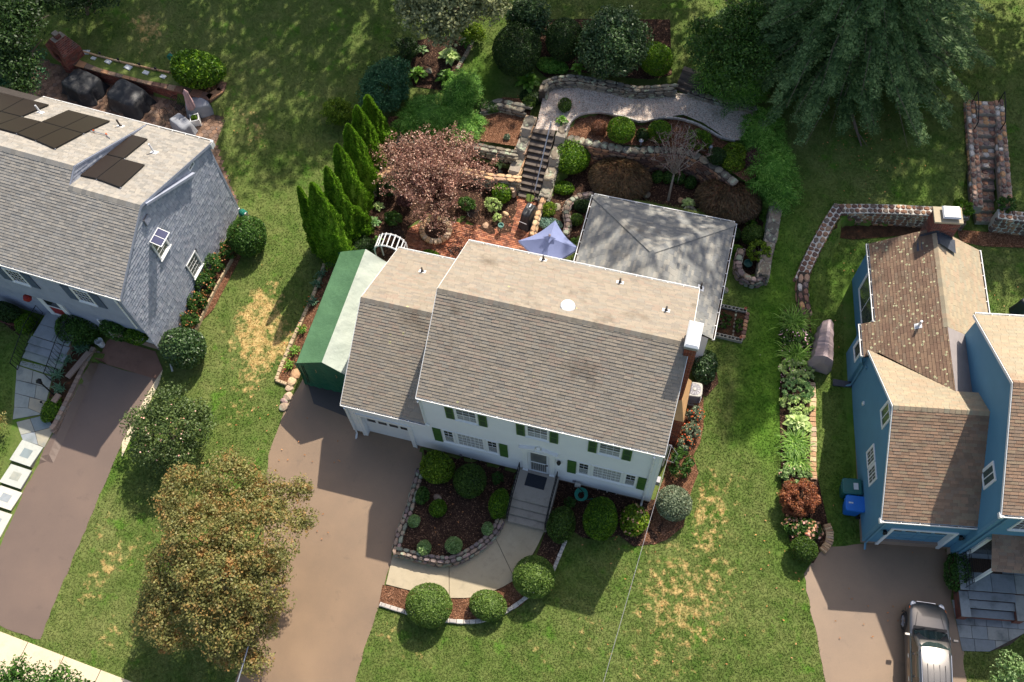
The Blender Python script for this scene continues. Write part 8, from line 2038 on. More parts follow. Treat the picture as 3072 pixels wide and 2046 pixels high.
# ================================================================ car
def build_car():
    ca = P(2782,1790,.95);cb = P(2815,2046,1.5)
    f = P(2790,1800,.9);r0 = P(2816,2040,1.5);d = (f - r0)[:2];ang = math.atan2(d[1],d[0])
    nose = P(2796,1795,.7);ang = ang
    nose = nose[:2];dirv = np.array([math.cos(ang),math.sin(ang)]);Lc,Wd = 4.35,.80
    c0 = nose - dirv * Lc / 2;g = float(zt(c0[0],c0[1] + 1))
    t = thing('parked_car','grey metallic sport utility vehicle parked nose up on the right driveway','car',(c0[0],c0[1],g + .012),ang)
    # stations along x (front = +L/2): half width, bottom z, sill z, belt z
    st = [(2.17,.40,.36,.50,.58),(2.12,.58,.28,.62,.74),(1.98,.70,.24,.72,.84),(1.7,.77,.22,.78,.91),(1.3,.79,.22,.82,.955),(.95,.80,.22,.85,.985),(.4,.80,.22,.87,.98),(-.6,.80,.22,.88,.98),(-1.5,.79,.24,.90,1.0),(-1.95,.77,.28,.90,1.0),(-2.13,.70,.34,.86,.96),(-2.18,.62,.42,.8,.9)]
    rings = []
    for x,w,z0,z1,z2 in st:
        rings.append([(x,-w * .86,z0),(x,-w * .98,z0 + .12),(x,-w,(z0 + z1) / 2),(x,-w * .985,z1),(x,-w * .93,z2 - .02),(x,-w * .72,z2 + .015),(x,-w * .35,z2 + .04),(x,0,z2 + .05),
                      (x,w * .35,z2 + .04),(x,w * .72,z2 + .015),(x,w * .93,z2 - .02),(x,w * .985,z1),(x,w,(z0 + z1) / 2),(x,w * .98,z0 + .12),(x,w * .86,z0)])
    V,F = loft(rings[::-1]);body = MB().add(V,F).build('body','car_paint',t,smooth=True)
    md = body.modifiers.new('sub','SUBSURF');md.levels = 1;md.render_levels = 2
    # greenhouse: glass band and roof
    gst = [(.98,.66,1.0,.60,1.02),(.55,.70,.98,.60,1.32),(.25,.72,.98,.60,1.47),(-.6,.72,.98,.60,1.53),(-1.4,.72,.98,.59,1.50),(-1.85,.70,.98,.57,1.44),(-2.08,.68,.98,.60,1.02)]
    rg_ = []
    for x,wb,zb,wt,zt_ in gst: rg_.append([(x,-wb,zb - .03),(x,-(wb * .55 + wt * .45),zb + (zt_ - zb) * .5),(x,-wt,zt_ - .03),(x,-wt * .8,zt_),(x,0,zt_ + .02),(x,wt * .8,zt_),(x,wt,zt_ - .03),(x,(wb * .55 + wt * .45),zb + (zt_ - zb) * .5),(x,wb,zb - .03)])
    V,F = loft(rg_[::-1]);MB().add(V,F).build('cabin','car_paint',t,smooth=True)
    # glass panels just proud of the cabin
    def pan(name,q,m='car_glass',th=.006):
        q = [np.array(p,float) for p in q];n = np.cross(q[1] - q[0],q[2] - q[0]);n /= np.linalg.norm(n);o = MB().add([p + n * th for p in q],[tuple(range(len(q)))]).build(name,m,t);return o
    ws = MB();n = 8;V = [];F = []
    for i in range(n + 1):
        s = -1 + 2 * i / n
        V += [(.99 - .10 * s * s + .02,.63 * s,1.035 - .0),(.30 - .05 * s * s,.55 * s,1.475 - .02 * s * s)]
    for i in range(n): F.append((2 * i,2 * i + 2,2 * i + 3,2 * i + 1))
    ws.add([(x,y,z + .012) for x,y,z in V],F).build('windscreen','car_glass',t,smooth=True)
    for s in (-1,1):
        y0,y1 = .735 * s,.628 * s
        for (x0,x1,x2,x3) in ((.72,.06,.06,.22),(-.02,-.78,-.78,-.02),(-.86,-1.62,-1.5,-.86)):
            q = [(x0,y0,1.03),(x1,y0,1.03),(x2,y1,1.42),(x3,y1,1.42)]
            if s > 0: q = q[::-1]
            pan('side_window',q,th=.012)
        rr = MB();rr.tube([(.15,.54 * s,1.51),(.05,.555 * s,1.56),(-1.5,.545 * s,1.565),(-1.62,.53 * s,1.51)],.02,6);rr.build('roof_rail','chrome',t)
        MB().tube([(.85,.735 * s,1.005),(-1.75,.735 * s,1.01)],.012,5).build('window_trim','chrome',t)
        m_ = MB();rgs = [[(.72 + dx,(.80 + o) * s,1.02 + z) for dx,z in ((-.05,0),(.06,.02),(.06,.12),(-.05,.13))] for o in (0,.10,.2)];V,F = loft(rgs);m_.add(V,F).build('side_mirror','car_paint',t,bevel=.02)
        for x in (.05,-.8):
            MB().tube([(x,.802 * s,.84),(x - .16,.803 * s,.84)],.014,6).build('door_handle','chrome',t)
        for x in (1.38,-1.36):
            w_ = MB();w_.tube([(x,.60 * s,.335),(x,.79 * s,.335)],.335,28);wo_ = w_.build('wheel','tyre',t)
            rm = MB();rm.tube([(x,.78 * s,.335),(x,.805 * s,.335)],.235,24);rmo = rm.build('rim','chrome',wo_)
            sp = MB()
            for k in range(6): a = math.pi * 2 * k / 6;sp.tube([(x,.808 * s,.335),(x + .21 * math.cos(a),.808 * s,.335 + .21 * math.sin(a))],.03,4)
            sp.build('spokes','gray_metal',wo_)
            ac_ = MB();ac_.tube([(x + .40 * math.cos(a),.795 * s,.335 + .40 * math.sin(a)) for a in np.linspace(-.2,math.pi + .2,16)],.03,5);ac_.build('wheel_arch','car_black',t)
        hl = MB();hl.add([(2.08,.38 * s,.70),(2.0,.60 * s,.74),(1.82,.70 * s,.80),(1.86,.60 * s,.875),(2.02,.40 * s,.82)],[(0,1,2,3,4) if s > 0 else (4,3,2,1,0)])
        hl = MB();hl.lathe([(.0,.0),(.12,.02),(.1,.05),(.02,.06)],12,(1.95,.53 * s,.76),1.6,1.1);hl.build('headlight','lamp_clear',t)
        MB().lathe([(.0,0),(.06,.01),(.02,.03)],10,(1.83,.665 * s,.80),1.4,.8).build('turn_signal','lamp_amber',t)
        tl_ = MB().box(-2.15,-2.0,min(.55 * s,.72 * s),max(.55 * s,.72 * s),.85,1.25).build('tail_light','red_paint',t)
    gr = MB()
    for k in range(4): gr.box(2.12,2.165,-.36,.36,.5 + k * .05,.52 + k * .05)
    gr.build('grille','chrome',t)
    cw = MB();cw.add([(1.12,-.62,1.022),(1.12,.62,1.022),(1.0,.64,1.045),(1.0,-.64,1.045)],[(0,1,2,3)]);cw.build('cowl','car_black',t)
    for y in (-.25,.2): MB().tube([(1.06,y,1.06),(.95,y + .38,1.10)],.01,4).build('wiper','car_black',t)
    rs = MB()
    for y in (-.33,-.12,.1,.32): rs.tube([(-.35,y,1.548),(-1.7,y,1.51)],.008,4)
    rs.build('roof_rib','car_black',t)
    hc = MB()
    for s in (-1,1): hc.tube([(2.0,.36 * s,.86),(1.5,.47 * s,.965),(1.12,.55 * s,1.02)],.006,4)
    hc.build('bonnet_crease','car_black',t)
    MB().box(2.14,2.18,-.26,.26,.40,.50).build('number_plate','paper_white',t)
    return t
build_car()
# dark thing at the right edge beyond the blue house roof
p = G(3066,930);draped('dark covered grill at the right edge behind the blue house',tuple(p),1.0,.7,.9,.8,'cover_grill','covered_grill','grill',44,.8)
# ================================================================ shrubs and flowers
# front bed
shrub('bright yellow green leafy round shrub nearest the garage',1311,1402,49,48,'leaf_yellowgreen',L=.10,W=.055,amp=.07)
shrub('large clipped round boxwood in the middle of the front mulch bed',1408,1442,48,50,'leaf_box',L=.055,W=.035,amp=.05)
shrub('small loose shrub left of the front steps near the wall',1492,1434,19,20,'leaf_mid',L=.07,W=.04,loose=True,dens=1.3)
shrub('upright oval shrub hugging the left railing of the front steps',1497,1510,29,43,'leaf_bright',L=.06,W=.04,h=1.0,amp=.06)
shrub('small dark green shrub by the stone wall of the driveway',1267,1486,20,25,'leaf_mid',L=.08,W=.045,amp=.12)
shrub('small round bronze green shrub in the open front mulch',1314,1524,25,27,'leaf_bright',L=.06,W=.04,amp=.05)
shrub('pale mint green small mound by the driveway wall',1242,1563,18,19,'leaf_pale',L=.05,W=.03,amp=.05)
shrub('pale round mound at the walk end of the stone wall',1462,1586,17,19,'leaf_pale',L=.05,W=.03,amp=.05)
shrub('white edged small shrub at the lower left of the front bed',1272,1644,21,22,'leaf_pale',L=.07,W=.04,amp=.15)
shrub('pale green mound at the bottom of the front bed',1362,1636,26,23,'leaf_pale',L=.06,W=.04,amp=.1)
shrub('round clipped shrub right beside the front steps',1684,1573,41,51,'leaf_box',L=.055,W=.035,h=1.15,amp=.05)
shrub('thin open shrub between steps and hose',1711,1507,18,18,'leaf_mid',L=.06,W=.035,loose=True)
shrub('tall two toned round shrub below the right picture window',1802,1557,50,61,'leaf_bright',L=.06,W=.04,h=1.35,amp=.06)
shrub('hydrangea bush with fading flowers at the right end of the front wall',1901,1560,40,46,'leaf_yellowgreen',L=.12,W=.075,amp=.12,flowers=('flower_hydrangea',26,.09))
shrub('grey green round shrub at the house corner',2021,1510,53,51,'leaf_graygreen',L=.08,W=.04,amp=.05)
shrub('open leafy rhododendron on the red mulch by the house corner',2043,1390,36,46,'leaf_mid',L=.17,W=.06,loose=True,dens=.9)
shrub('dark glossy rhododendron behind the chimney',2114,1100,38,48,'leaf_rhodo',L=.15,W=.055,amp=.12)
for (u,v,r,lab) in ((2086,1243,27,'orange flowering rose bush nearest the air conditioner'),(2074,1292,29,'orange flowering rose bush in the middle of the chimney bed'),(2056,1328,26,'orange flowering rose bush farthest from the air conditioner')):
    shrub(lab,u,v,r,r,'leaf_graygreen',L=.07,W=.045,loose=True,dens=1.3,flowers=('flower_orange',20,.06),name='rose_bush')
# clipped globes before the walk
shrub('largest clipped globe shrub at the driveway end of the walk bed',1287,1816,68,61,'leaf_box_light',L=.045,W=.03,h=1.45,amp=.03,depth=.12,jit=.75)
shrub('middle clipped globe shrub in the walk bed',1464,1816,55,43,'leaf_box_light',L=.045,W=.03,h=.95,amp=.03,depth=.12,jit=.75)
shrub('clipped globe shrub at the bend of the front walk, half in shade',1601,1731,61,59,'leaf_box_light',L=.045,W=.03,h=1.45,amp=.03,depth=.12,jit=.75)
# grey house
shrub('large glossy round shrub at the end of the grey garage apron',551,1042,67,60,'leaf_rhodo',L=.13,W=.06,amp=.06)
shrub('large leafy shrub at the far end of the grey side bed',741,707,58,58,'leaf_mid',L=.11,W=.05,amp=.08)
for i,(u,v,r,lab) in enumerate(((690,745,34,'rose bush next to the large shrub beside the grey wall'),(640,795,36,'rose bush below the small side window of the grey house'),(610,850,34,'rose bush in the middle of the grey side bed'),(590,905,32,'rose bush fourth along the grey side wall'),(568,958,30,'sparse rose bush nearest the glossy round shrub'))):
    shrub(lab,u,v,r,r,'leaf_mid',L=.07,W=.045,loose=True,dens=.9,flowers=('leaf_litter',22,.06),name='rose_bush')
shrub('wide leafy bush right of the grey house steps',230,985,66,48,'leaf_mid',L=.11,W=.05,h=1.5,amp=.16)
shrub('leafy bush hanging over the grey house garage',345,985,46,30,'leaf_mid',L=.11,W=.05,h=1.1,amp=.16,zg=.6)
shrub('bush end with pale leaves over the grey house garage corner',410,1005,38,30,'leaf_bright',L=.11,W=.05,h=.9,amp=.16,zg=.6)
shrub('dark bush left of the grey house steps',20,935,44,30,'leaf_dark',L=.09,W=.045,amp=.14)
shrub('bright small bush beneath the left railing of the grey steps',76,972,28,30,'leaf_bright',L=.08,W=.04,amp=.14)
shrub('low green mound between flagstone walk and grey driveway',153,1228,26,44,'leaf_bright',L=.05,W=.03,h=.4,amp=.06)
for i,(u,v,r,lab) in enumerate(((241,1040,32,'bluish iris clump nearest the bucket'),(197,1078,26,'bluish iris clump second along the grey planting strip'),(170,1122,26,'bluish iris clump third along the grey planting strip'),(178,1165,22,'bluish iris clump by the lamp post'))):
    blades(lab,u,v,r,'leaf_iris',60,.45,.035,'iris_clump',up=False)
# narrow bed by the shelter
for i,(u,v,lab) in enumerate(((995,790,'iris clump at the top of the shelter bed'),(965,822,'iris clump second from the top of the shelter bed'),(955,850,'iris clump third from the top of the shelter bed'),(938,905,'iris clump beside the middle of the green shelter'),(905,990,'iris clump below the middle of the shelter bed'),(885,1050,'iris clump near the lower end of the shelter bed'),(866,1095,'iris clump at the lower end of the shelter bed'))):
    blades(lab,u,v,24,'leaf_iris' if i < 4 else 'leaf_blade',46,.5,.04,'iris_clump',up=True,flowers=None if i < 3 else ('flower_orange',5,.06))
# grey back yard shrub
shrub('dense light green bush in the rounded end of the brick wall',585,205,82,58,'leaf_bright',L=.16,W=.08,h=1.5,amp=.12,zg=.92)
# hosta and garden beds behind the house
hosta('large white variegated hosta in the upper mulch bed',1349,169,38,'leaf_hosta_pale',34)
hosta('green hosta left of the grey stone in the upper bed',1253,220,32,'leaf_hosta',28)
hosta('broad hosta at the lower end of the upper mulch bed',1340,233,37,'leaf_hosta',32)
hosta('small hosta under the grey leaved maple',1266,147,20,'leaf_hosta_blue',18)
hosta('hosta beneath the yellow green shrub by the bench',1395,128,24,'leaf_hosta',20)
hosta('large hosta at the left corner of the gravel path wall',1583,243,42,'leaf_hosta',36)
hosta('hosta growing on the wall under the rhododendron',1733,204,25,'leaf_hosta',22,zg=2.4)
hosta('small hosta right of the rhododendron foot',1811,226,17,'leaf_hosta',16,zg=2.4)
hosta('hosta at the top of the garden stairs',1685,360,22,'leaf_hosta',22)
hosta('pale hosta on the middle terrace left of the stairs',1500,486,24,'leaf_hosta_pale',24)
hosta('hosta under the arborvitae near the shelter',1119,668,26,'leaf_hosta_blue',24)
hosta('variegated plant left of the pink tree',1134,617,20,'leaf_hosta_pale',26)
hosta('small hosta beside the white arbor',1132,718,17,'leaf_hosta',14)
hosta('white edged hosta beside the stone fountain',2067,612,27,'leaf_hosta_pale',28)
hosta('lime green hosta at the foot of the straight garden wall',2283,642,28,'leaf_hosta',24)
hosta('hosta between lime hosta and path',2252,668,22,'leaf_hosta',18)
hosta('hosta tucked beside the blue parasol',1722,722,16,'leaf_hosta',14)
shrub('blue green loose shrub at the left of the upper hosta bed',1155,258,76,98,'leaf_blue',L=.11,W=.055,loose=True,dens=1.4,h=2.2)
shrub('low clipped hedge on the ledge below the upper lawn',1458,318,44,21,'leaf_mid',L=.06,W=.035,h=.5)
shrub('small rounded yew right of the arborvitae row',1168,406,22,24,'needle_arbor',L=.06,W=.025)
shrub('yellowish shrub behind the arborvitae row',1010,335,46,44,'leaf_yellowgreen',L=.07,W=.04,loose=True,dens=1.3)
shrub('olive shrub shaded under the grey leaved maple',1215,150,40,45,'leaf_dark',L=.07,W=.04,loose=True,dens=1.2)
shrub('yellow green spreading shrub near the bench',1412,95,42,30,'leaf_yellowgreen',L=.08,W=.045,loose=True,dens=1.6)
shrub('small round boxwood left of the gravel path',1588,308,20,21,'leaf_box',L=.05,W=.03)
shrub('small round boxwood standing on the gravel edge',1695,315,20,22,'leaf_box',L=.05,W=.03)
shrub('tiny silver plant alone in the red mulch left of the stairs',1521,411,9,10,'leaf_graygreen',L=.05,W=.03)
shrub('dark creeping ground cover beside the upper lawn',1595,292,36,26,'leaf_dark',L=.06,W=.035,h=.25)
shrub('large dark rounded evergreen left of the rhododendron',1550,150,72,78,'leaf_dark',L=.08,W=.04,h=2.4,amp=.08)
shrub('leafy shrub rising behind the large dark evergreen',1590,55,70,55,'leaf_rhodo',L=.13,W=.06,loose=True,dens=1.5,h=2.6)
shrub('dark round evergreen in the middle of the upper bed',1692,118,54,60,'leaf_dark',L=.07,W=.035,h=2.0,amp=.05)
shrub('ferny light green plants in front of the dark evergreens',1655,196,46,26,'needle_cham',L=.12,W=.04,h=.5,flat=.3)
shrub('tall rhododendron in the upper bed above the gravel path',1840,128,98,112,'leaf_rhodo',L=.17,W=.065,loose=True,dens=1.8,h=3.0)
shrub('glossy round holly by the plank steps',1968,178,50,50,'leaf_bright',L=.08,W=.045,amp=.12)
shrub('glossy azalea on the mulch left of the garden stairs',1505,578,30,33,'leaf_bright',L=.09,W=.045,amp=.1)
shrub('white variegated shrub leaning over the patio bed',1480,612,26,24,'leaf_hosta_pale',L=.09,W=.05,loose=True)
shrub('white variegated sprig lower in the patio bed',1492,655,15,16,'leaf_hosta_pale',L=.09,W=.05,loose=True)
shrub('low green mat beside the white arbor',1090,735,40,28,'leaf_dark',L=.05,W=.03,h=.5)
shrub('low clipped hedge behind the garage roof edge',1292,763,26,12,'leaf_bright',L=.05,W=.03,h=.5)
shrub('green shrub under the pink tree by the wall',1330,435,26,22,'leaf_mid',L=.09,W=.05,loose=True)
shrub('shadowed shrub on the lower terrace left of the pink tree',1150,470,34,30,'leaf_dark',L=.07,W=.04,loose=True)
shrub('small dark shrub on the terrace below the hosta',1478,462,20,24,'leaf_dark',L=.07,W=.035)
shrub('broad bright shrub right of the garden stairs',1715,468,53,58,'leaf_bright',L=.09,W=.05,h=1.5,amp=.07,zg=.2)
shrub('small bright azalea below the broad shrub by the stairs',1690,564,33,22,'leaf_bright',L=.08,W=.04,h=.5,amp=.1)
shrub('yellow green sedum beside the covered grill',1648,630,26,24,'leaf_yellowgreen',L=.08,W=.05,loose=True)
shrub('silvery blue juniper next to the parasol',1650,672,36,19,'needle_juniper',L=.1,W=.03,h=.4)
shrub('small clipped ball inside the serpentine wall',1730,659,19,19,'leaf_box',L=.05,W=.03)
shrub('dark spreading evergreen inside the serpentine wall',1748,617,30,19,'leaf_dark',L=.06,W=.03,h=.5)
shrub('small dark red ball shrub at the left of the upper bed',1797,382,24,22,'leaf_jmaple_red',L=.06,W=.03)
shrub('bright clipped boxwood ball in the upper bed',1864,390,41,39,'leaf_bright',L=.05,W=.032,amp=.04)
shrub('small dark shrub right of the bright boxwood ball',1928,405,20,20,'leaf_dark',L=.06,W=.03)
shrub('green round shrub under the sparse purple tree',1980,394,34,32,'leaf_bright',L=.06,W=.035,amp=.08)
shrub('green shrub behind the branches of the sparse purple tree',2098,420,38,34,'leaf_bright',L=.07,W=.04,loose=True)
shrub('yellow green euonymus above the right dark maple',2198,474,44,46,'leaf_yellowgreen',L=.08,W=.05,amp=.12,zg=1.0)
shrub('dull purple shrub beside the yellow green euonymus',2262,482,42,38,'leaf_purple',L=.06,W=.035,amp=.12,zg=1.0)
shrub('dark weeping shrub left of the yellow green euonymus',2150,470,28,26,'leaf_dark',L=.06,W=.03,zg=1.5)
for (u,v,lab) in ((1973,530,'small green shrub first under the curved wall'),(2005,532,'small green shrub second under the curved wall'),(2038,534,'small green shrub third under the curved wall'),(2072,548,'small green shrub last under the curved wall')): shrub(lab,u,v,17,20,'leaf_mid',L=.06,W=.035)
shrub('round shrub left of the straight garden wall',2259,704,33,31,'leaf_box',L=.06,W=.035,amp=.08)
shrub('yellow green shrub spilling over the rounded stone planter',2278,752,42,34,'leaf_yellowgreen',L=.10,W=.06,loose=True,zg=.5,h=.8)
shrub('small round shrub beside the hip roof gutter',2211,752,18,20,'leaf_bright',L=.06,W=.035)
shrub('dark shrub against the hip roof corner',2205,704,18,22,'leaf_dark',L=.06,W=.035)
shrub('vegetable plants in the left part of the raised bed',2170,962,26,28,'leaf_mid',L=.09,W=.04,h=.35,loose=True)
shrub('vegetable plants in the right part of the raised bed',2218,975,15,28,'leaf_mid',L=.09,W=.04,h=.35,loose=True)
shrub('dark leafy mass on the mulch left of the brick ring',1160,560,34,34,'leaf_dark',L=.09,W=.05,loose=True,dens=1.3)
shrub('low green shrub between arborvitae and the pink tree',1180,655,28,24,'leaf_mid',L=.08,W=.045,loose=True,dens=1.3)
shrub('purple leaved low plant under the left of the pink tree',1215,600,28,24,'leaf_purple',L=.07,W=.04,loose=True,dens=1.3)
shrub('green fern clump in the shade right of the pink tree trunk',1400,610,26,22,'leaf_mid',L=.1,W=.035,loose=True,dens=1.2)
# perennial border of the blue house
blades('daylily clump at the top of the perennial border',2384,965,56,n=260,h=.65)
shrub('green phlox below the top daylily with pink flowers',2390,1012,52,34,'leaf_mid',L=.12,W=.05,h=.6,loose=True,dens=1.6,flowers=('flower_pink',26,.06))
blades('daylily clump beside the taupe cover',2386,1062,56,n=260,h=.65,flowers=('flower_pink',12,.05))
shrub('dense white edged hosta mass with pale flowers',2389,1112,54,36,'leaf_hosta_pale',L=.18,W=.08,h=.5,loose=True,dens=1.6,flowers=('flower_pink',18,.05))
shrub('second dense hosta mass in the perennial border',2389,1165,54,36,'leaf_hosta_blue',L=.18,W=.08,h=.5,loose=True,dens=1.6,flowers=('flower_pink',14,.05))
shrub('third hosta mass in the perennial border',2390,1215,54,34,'leaf_hosta_pale',L=.18,W=.08,h=.45,loose=True,dens=1.6)
hosta('large cream edged hosta in the perennial border',2394,1269,46,'leaf_hosta_pale',44)
blades('daylily clump below the cream edged hosta',2386,1328,54,n=260,h=.65)
blades('daylily clump second below the cream edged hosta',2388,1380,50,n=220,h=.6)
shrub('leafy perennial above the red barberry',2386,1425,50,34,'leaf_pale',L=.14,W=.06,h=.55,loose=True,dens=1.6,flowers=('flower_white',10,.05))
shrub('rust red barberry bush at the end of the perennial border',2399,1497,62,56,'leaf_barberry',L=.08,W=.035,loose=True,dens=1.7,h=1.2)
shrub('hydrangea with peach flower heads below the red barberry',2408,1584,60,30,'leaf_mid',L=.11,W=.06,h=.6,flowers=('flower_hydrangea',70,.13))
shrub('olive rounded shrub at the blue driveway corner',2411,1650,41,38,'leaf_box',L=.06,W=.035,amp=.1)
shrub('leafy bush between the blue garage and the entry steps',2873,1712,37,62,'leaf_mid',L=.10,W=.05,h=1.0,amp=.14)
shrub('low green weeds along the blue house wall by the bins',2600,1420,12,50,'leaf_mid',L=.06,W=.03,h=.15)
shrub('green tuft at the left foot of the stone stairs',2890,622,34,26,'leaf_bright',L=.08,W=.045,h=.7,zg=1.15,loose=True,dens=1.4)
shrub('green tuft at the right foot of the stone stairs',3020,612,30,26,'leaf_mid',L=.08,W=.045,h=.6,zg=1.15,loose=True,dens=1.3)

# ================================================================ conifers
def arborvitae(label,base_px,tip_px,r,seed):
    b = P(*base_px,.2);g = float(zt(b[0],b[1]));b = P(*base_px,g);d = _ray(*tip_px);s = (d[:2] @ b[:2]) / (d[:2] @ d[:2]);h = (CAM_H + s * d[2]) - g
    t = thing('arborvitae',label,'conifer',(b[0],b[1],g),0,'row of arborvitae');rng = np.random.default_rng(seed)
    n = 15000;f = rng.random(n) ** .8;a = rng.random(n) * 6.283
    lump = 1 + .13 * np.sin(a * 4 + f * 9 + seed) + .11 * np.sin(a * 7 - f * 23 + seed * 2) + .06 * np.sin(a * 13 + f * 50)
    R = r * (np.minimum(1,f * 7 + .55)) * (1 - f) ** .62 * lump * (1 - .16 * rng.random(n) ** 2)
    c = np.stack([R * np.cos(a),R * np.sin(a),f * h],1)
    nr = np.stack([np.cos(a + .8 * rng.normal(size=n)),np.sin(a + .8 * rng.normal(size=n)),.25 + .3 * rng.normal(size=n)],1)
    ax = np.stack([.35 * np.cos(a),.35 * np.sin(a),np.ones(n)],1) + .4 * rng.normal(size=(n,3))
    np_obj('foliage',leaf_quads(c,nr,.11 + .06 * rng.random(n),.045,rng,ax),'needle_arbor',t)
    MB().lathe([(r * .62,.05),(r * .80,h * .15),(r * .66,h * .4),(r * .4,h * .7),(r * .12,h * .93),(.01,h * .97)],12).build('inner_foliage','needle_arbor',t)
    MB().tube([(0,0,-.1),(0,0,h * .5)],[.09,.04],7).build('trunk','bark_red',t)
    return t
for i,(b,tp,r,lab) in enumerate((((1012,765),(958,542),.92,'nearest and broadest arborvitae beside the green shelter'),((965,745),(928,549),.5,'slim arborvitae left of the nearest one'),((1045,705),(991,497),.75,'third arborvitae from the shelter end of the row'),((1072,640),(996,437),.8,'fourth arborvitae from the shelter end of the row'),((1098,572),(1018,379),.85,'fifth arborvitae in the middle of the row'),((1118,505),(1047,323),.8,'sixth arborvitae toward the back of the row'),((1138,440),(1076,292),.75,'farthest arborvitae of the row'),((1085,690),(1065,620),.6,'short rounded arborvitae at the right foot of the row'))):
    arborvitae(lab,b,tp,r,i + 1)
def fan_conifer(label,lobes,m,seed,L=.42,name='spreading_conifer',zg=None,dens=1.0):
    """conifer of drooping fan sprays; lobes: (u,v,rx_px,ry_px,height)"""
    rng = np.random.default_rng(seed);parts = [];root = None
    for (u,v,rx,ry,h) in lobes:
        z = 0.0
        for _ in range(8):
            p = P(u,v,z);g = float(zt(p[0],p[1])) if zg is None else zg;z = g + h * .55
        p = P(u,v,z);mp = mpp(p);a,b = rx * mp,ry * mp * 1.08
        if root is None: root = np.array([p[0],p[1],g]);t = thing(name,label,'conifer',tuple(root))
        n = int(a * b * 3.14 * 95 * dens);d = rand_dirs(n,rng,-.1);s = lumps(d,np.random.default_rng(seed + 3),.10) * (1 - .4 * rng.random(n) ** 2)
        c = np.array([p[0],p[1],g + h * .35]) - root + d * np.array([a,b,h * .65]) * s[:,None] * .9
        dr = d * np.array([1,1,.3]) + .45 * rng.normal(size=(n,3));dr[:,2] = dr[:,2] * .4 - .12
        parts.append(sprays(c,dr,L * (.7 + .6 * rng.random(n)),.05,4,rng,.3,.85))
        o = bpy.data.objects.new('inner_foliage',core_blob((p[0] - root[0],p[1] - root[1],h * .35,a * .8,b * .8,h * .5),.9,seed,m));link(o,t)
    vf = join_np(parts);vf[0][:,2] = np.maximum(vf[0][:,2],.02);np_obj('foliage',vf,m,t)
    MB().tube([(0,0,-.1),(.05,0,.9)],[.1,.04],7).build('trunk','bark_red',t)
    return t
fan_conifer('wide feathery light green conifer above the pink tree',[(1300,345,108,66,1.3),(1385,265,50,60,1.9),(1390,370,60,50,1.1),(1230,370,50,36,.9)],'needle_cham',3,zg=1.2)
fan_conifer('tall feathery green conifer at the right end of the gravel path',[(2285,400,62,76,2.4),(2318,500,64,80,2.3),(2350,565,46,50,1.6)],'needle_cham',4,zg=.7)
fan_conifer('loose green conifer right of the plank steps',[(2230,250,80,50,1.6),(2150,225,60,50,1.4)],'needle_cham',7,zg=2.0,dens=.8)
def spruce(label,base,h,R,seed,whorls=26,z0=1.2):
    t = thing('spruce_tree',label,'tree',tuple(base));rng = np.random.default_rng(seed);rg = random.Random(seed)
    MB().tube([(0,0,-.3),(0,0,h * .5),(0,0,h * .97)],[.30,.18,.03],9).build('trunk','bark',t)
    bm_ = MB();C = [];D = [];Ls = [];cones = []
    for w in range(whorls):
        f = w / (whorls - 1);z = z0 + (h - z0) * f;r = R * (1 - f) ** .75 * (.86 + .28 * rg.random()) + .15;nb = 13 if f < .7 else 8
        for k in range(nb):
            a = 2 * math.pi * (k + rg.random() * .8) / nb + w * .7;L = r * (.65 + .5 * rg.random());rise = .28 - .1 * (1 - f)
            pts = [np.array([L * s * math.cos(a + .1 * math.sin(3 * s + k)),L * s * math.sin(a + .1 * math.sin(3 * s + k)),z + L * (rise * s - .36 * s * s)]) for s in (0,.35,.7,1.0)]
            bm_.tube(pts,[.05 * (1 - f) + .015,.03 * (1 - f) + .01,.015,.006],5,cap=False)
            nt_ = max(7,int(L * 9))
            for j in range(nt_):
                s = .18 + .82 * (j + rg.random()) / nt_;p = np.array([L * s * math.cos(a),L * s * math.sin(a),z + L * (rise * s - .36 * s * s)])
                for sg in (-1,1):
                    b = a + sg * (.75 + .35 * rg.random());tl_ = (.26 + .5 * (1 - s) * min(L,4) * .35) * (.7 + .6 * rg.random())
                    C.append(p);D.append((math.cos(b),math.sin(b),.05 - .45 * rg.random()));Ls.append(min(tl_,.8))
                if rg.random() < .01: cones.append(p + np.array([0,0,.03]))
            C.append(pts[2]);D.append((math.cos(a),math.sin(a),-.45));Ls.append(.5)
    bm_.build('branch','bark',t)
    vf = sprays(np.array(C,float),np.array(D,float),np.array(Ls),.15,3,rng,.2,.9);np_obj('needles',vf,'needle_spruce',t)
    if cones:
        cn = MB()
        for p in cones: cn.lathe([(.008,-.14),(.03,-.1),(.032,-.04),(.01,0)],5,p + np.array([0,0,-.02]))
        cn.build('cones','cone_tan',t)
    return t
spruce('tall dark spruce spreading over the upper right lawn',(5.6,37.3,2.3),13.0,6.2,11,36)

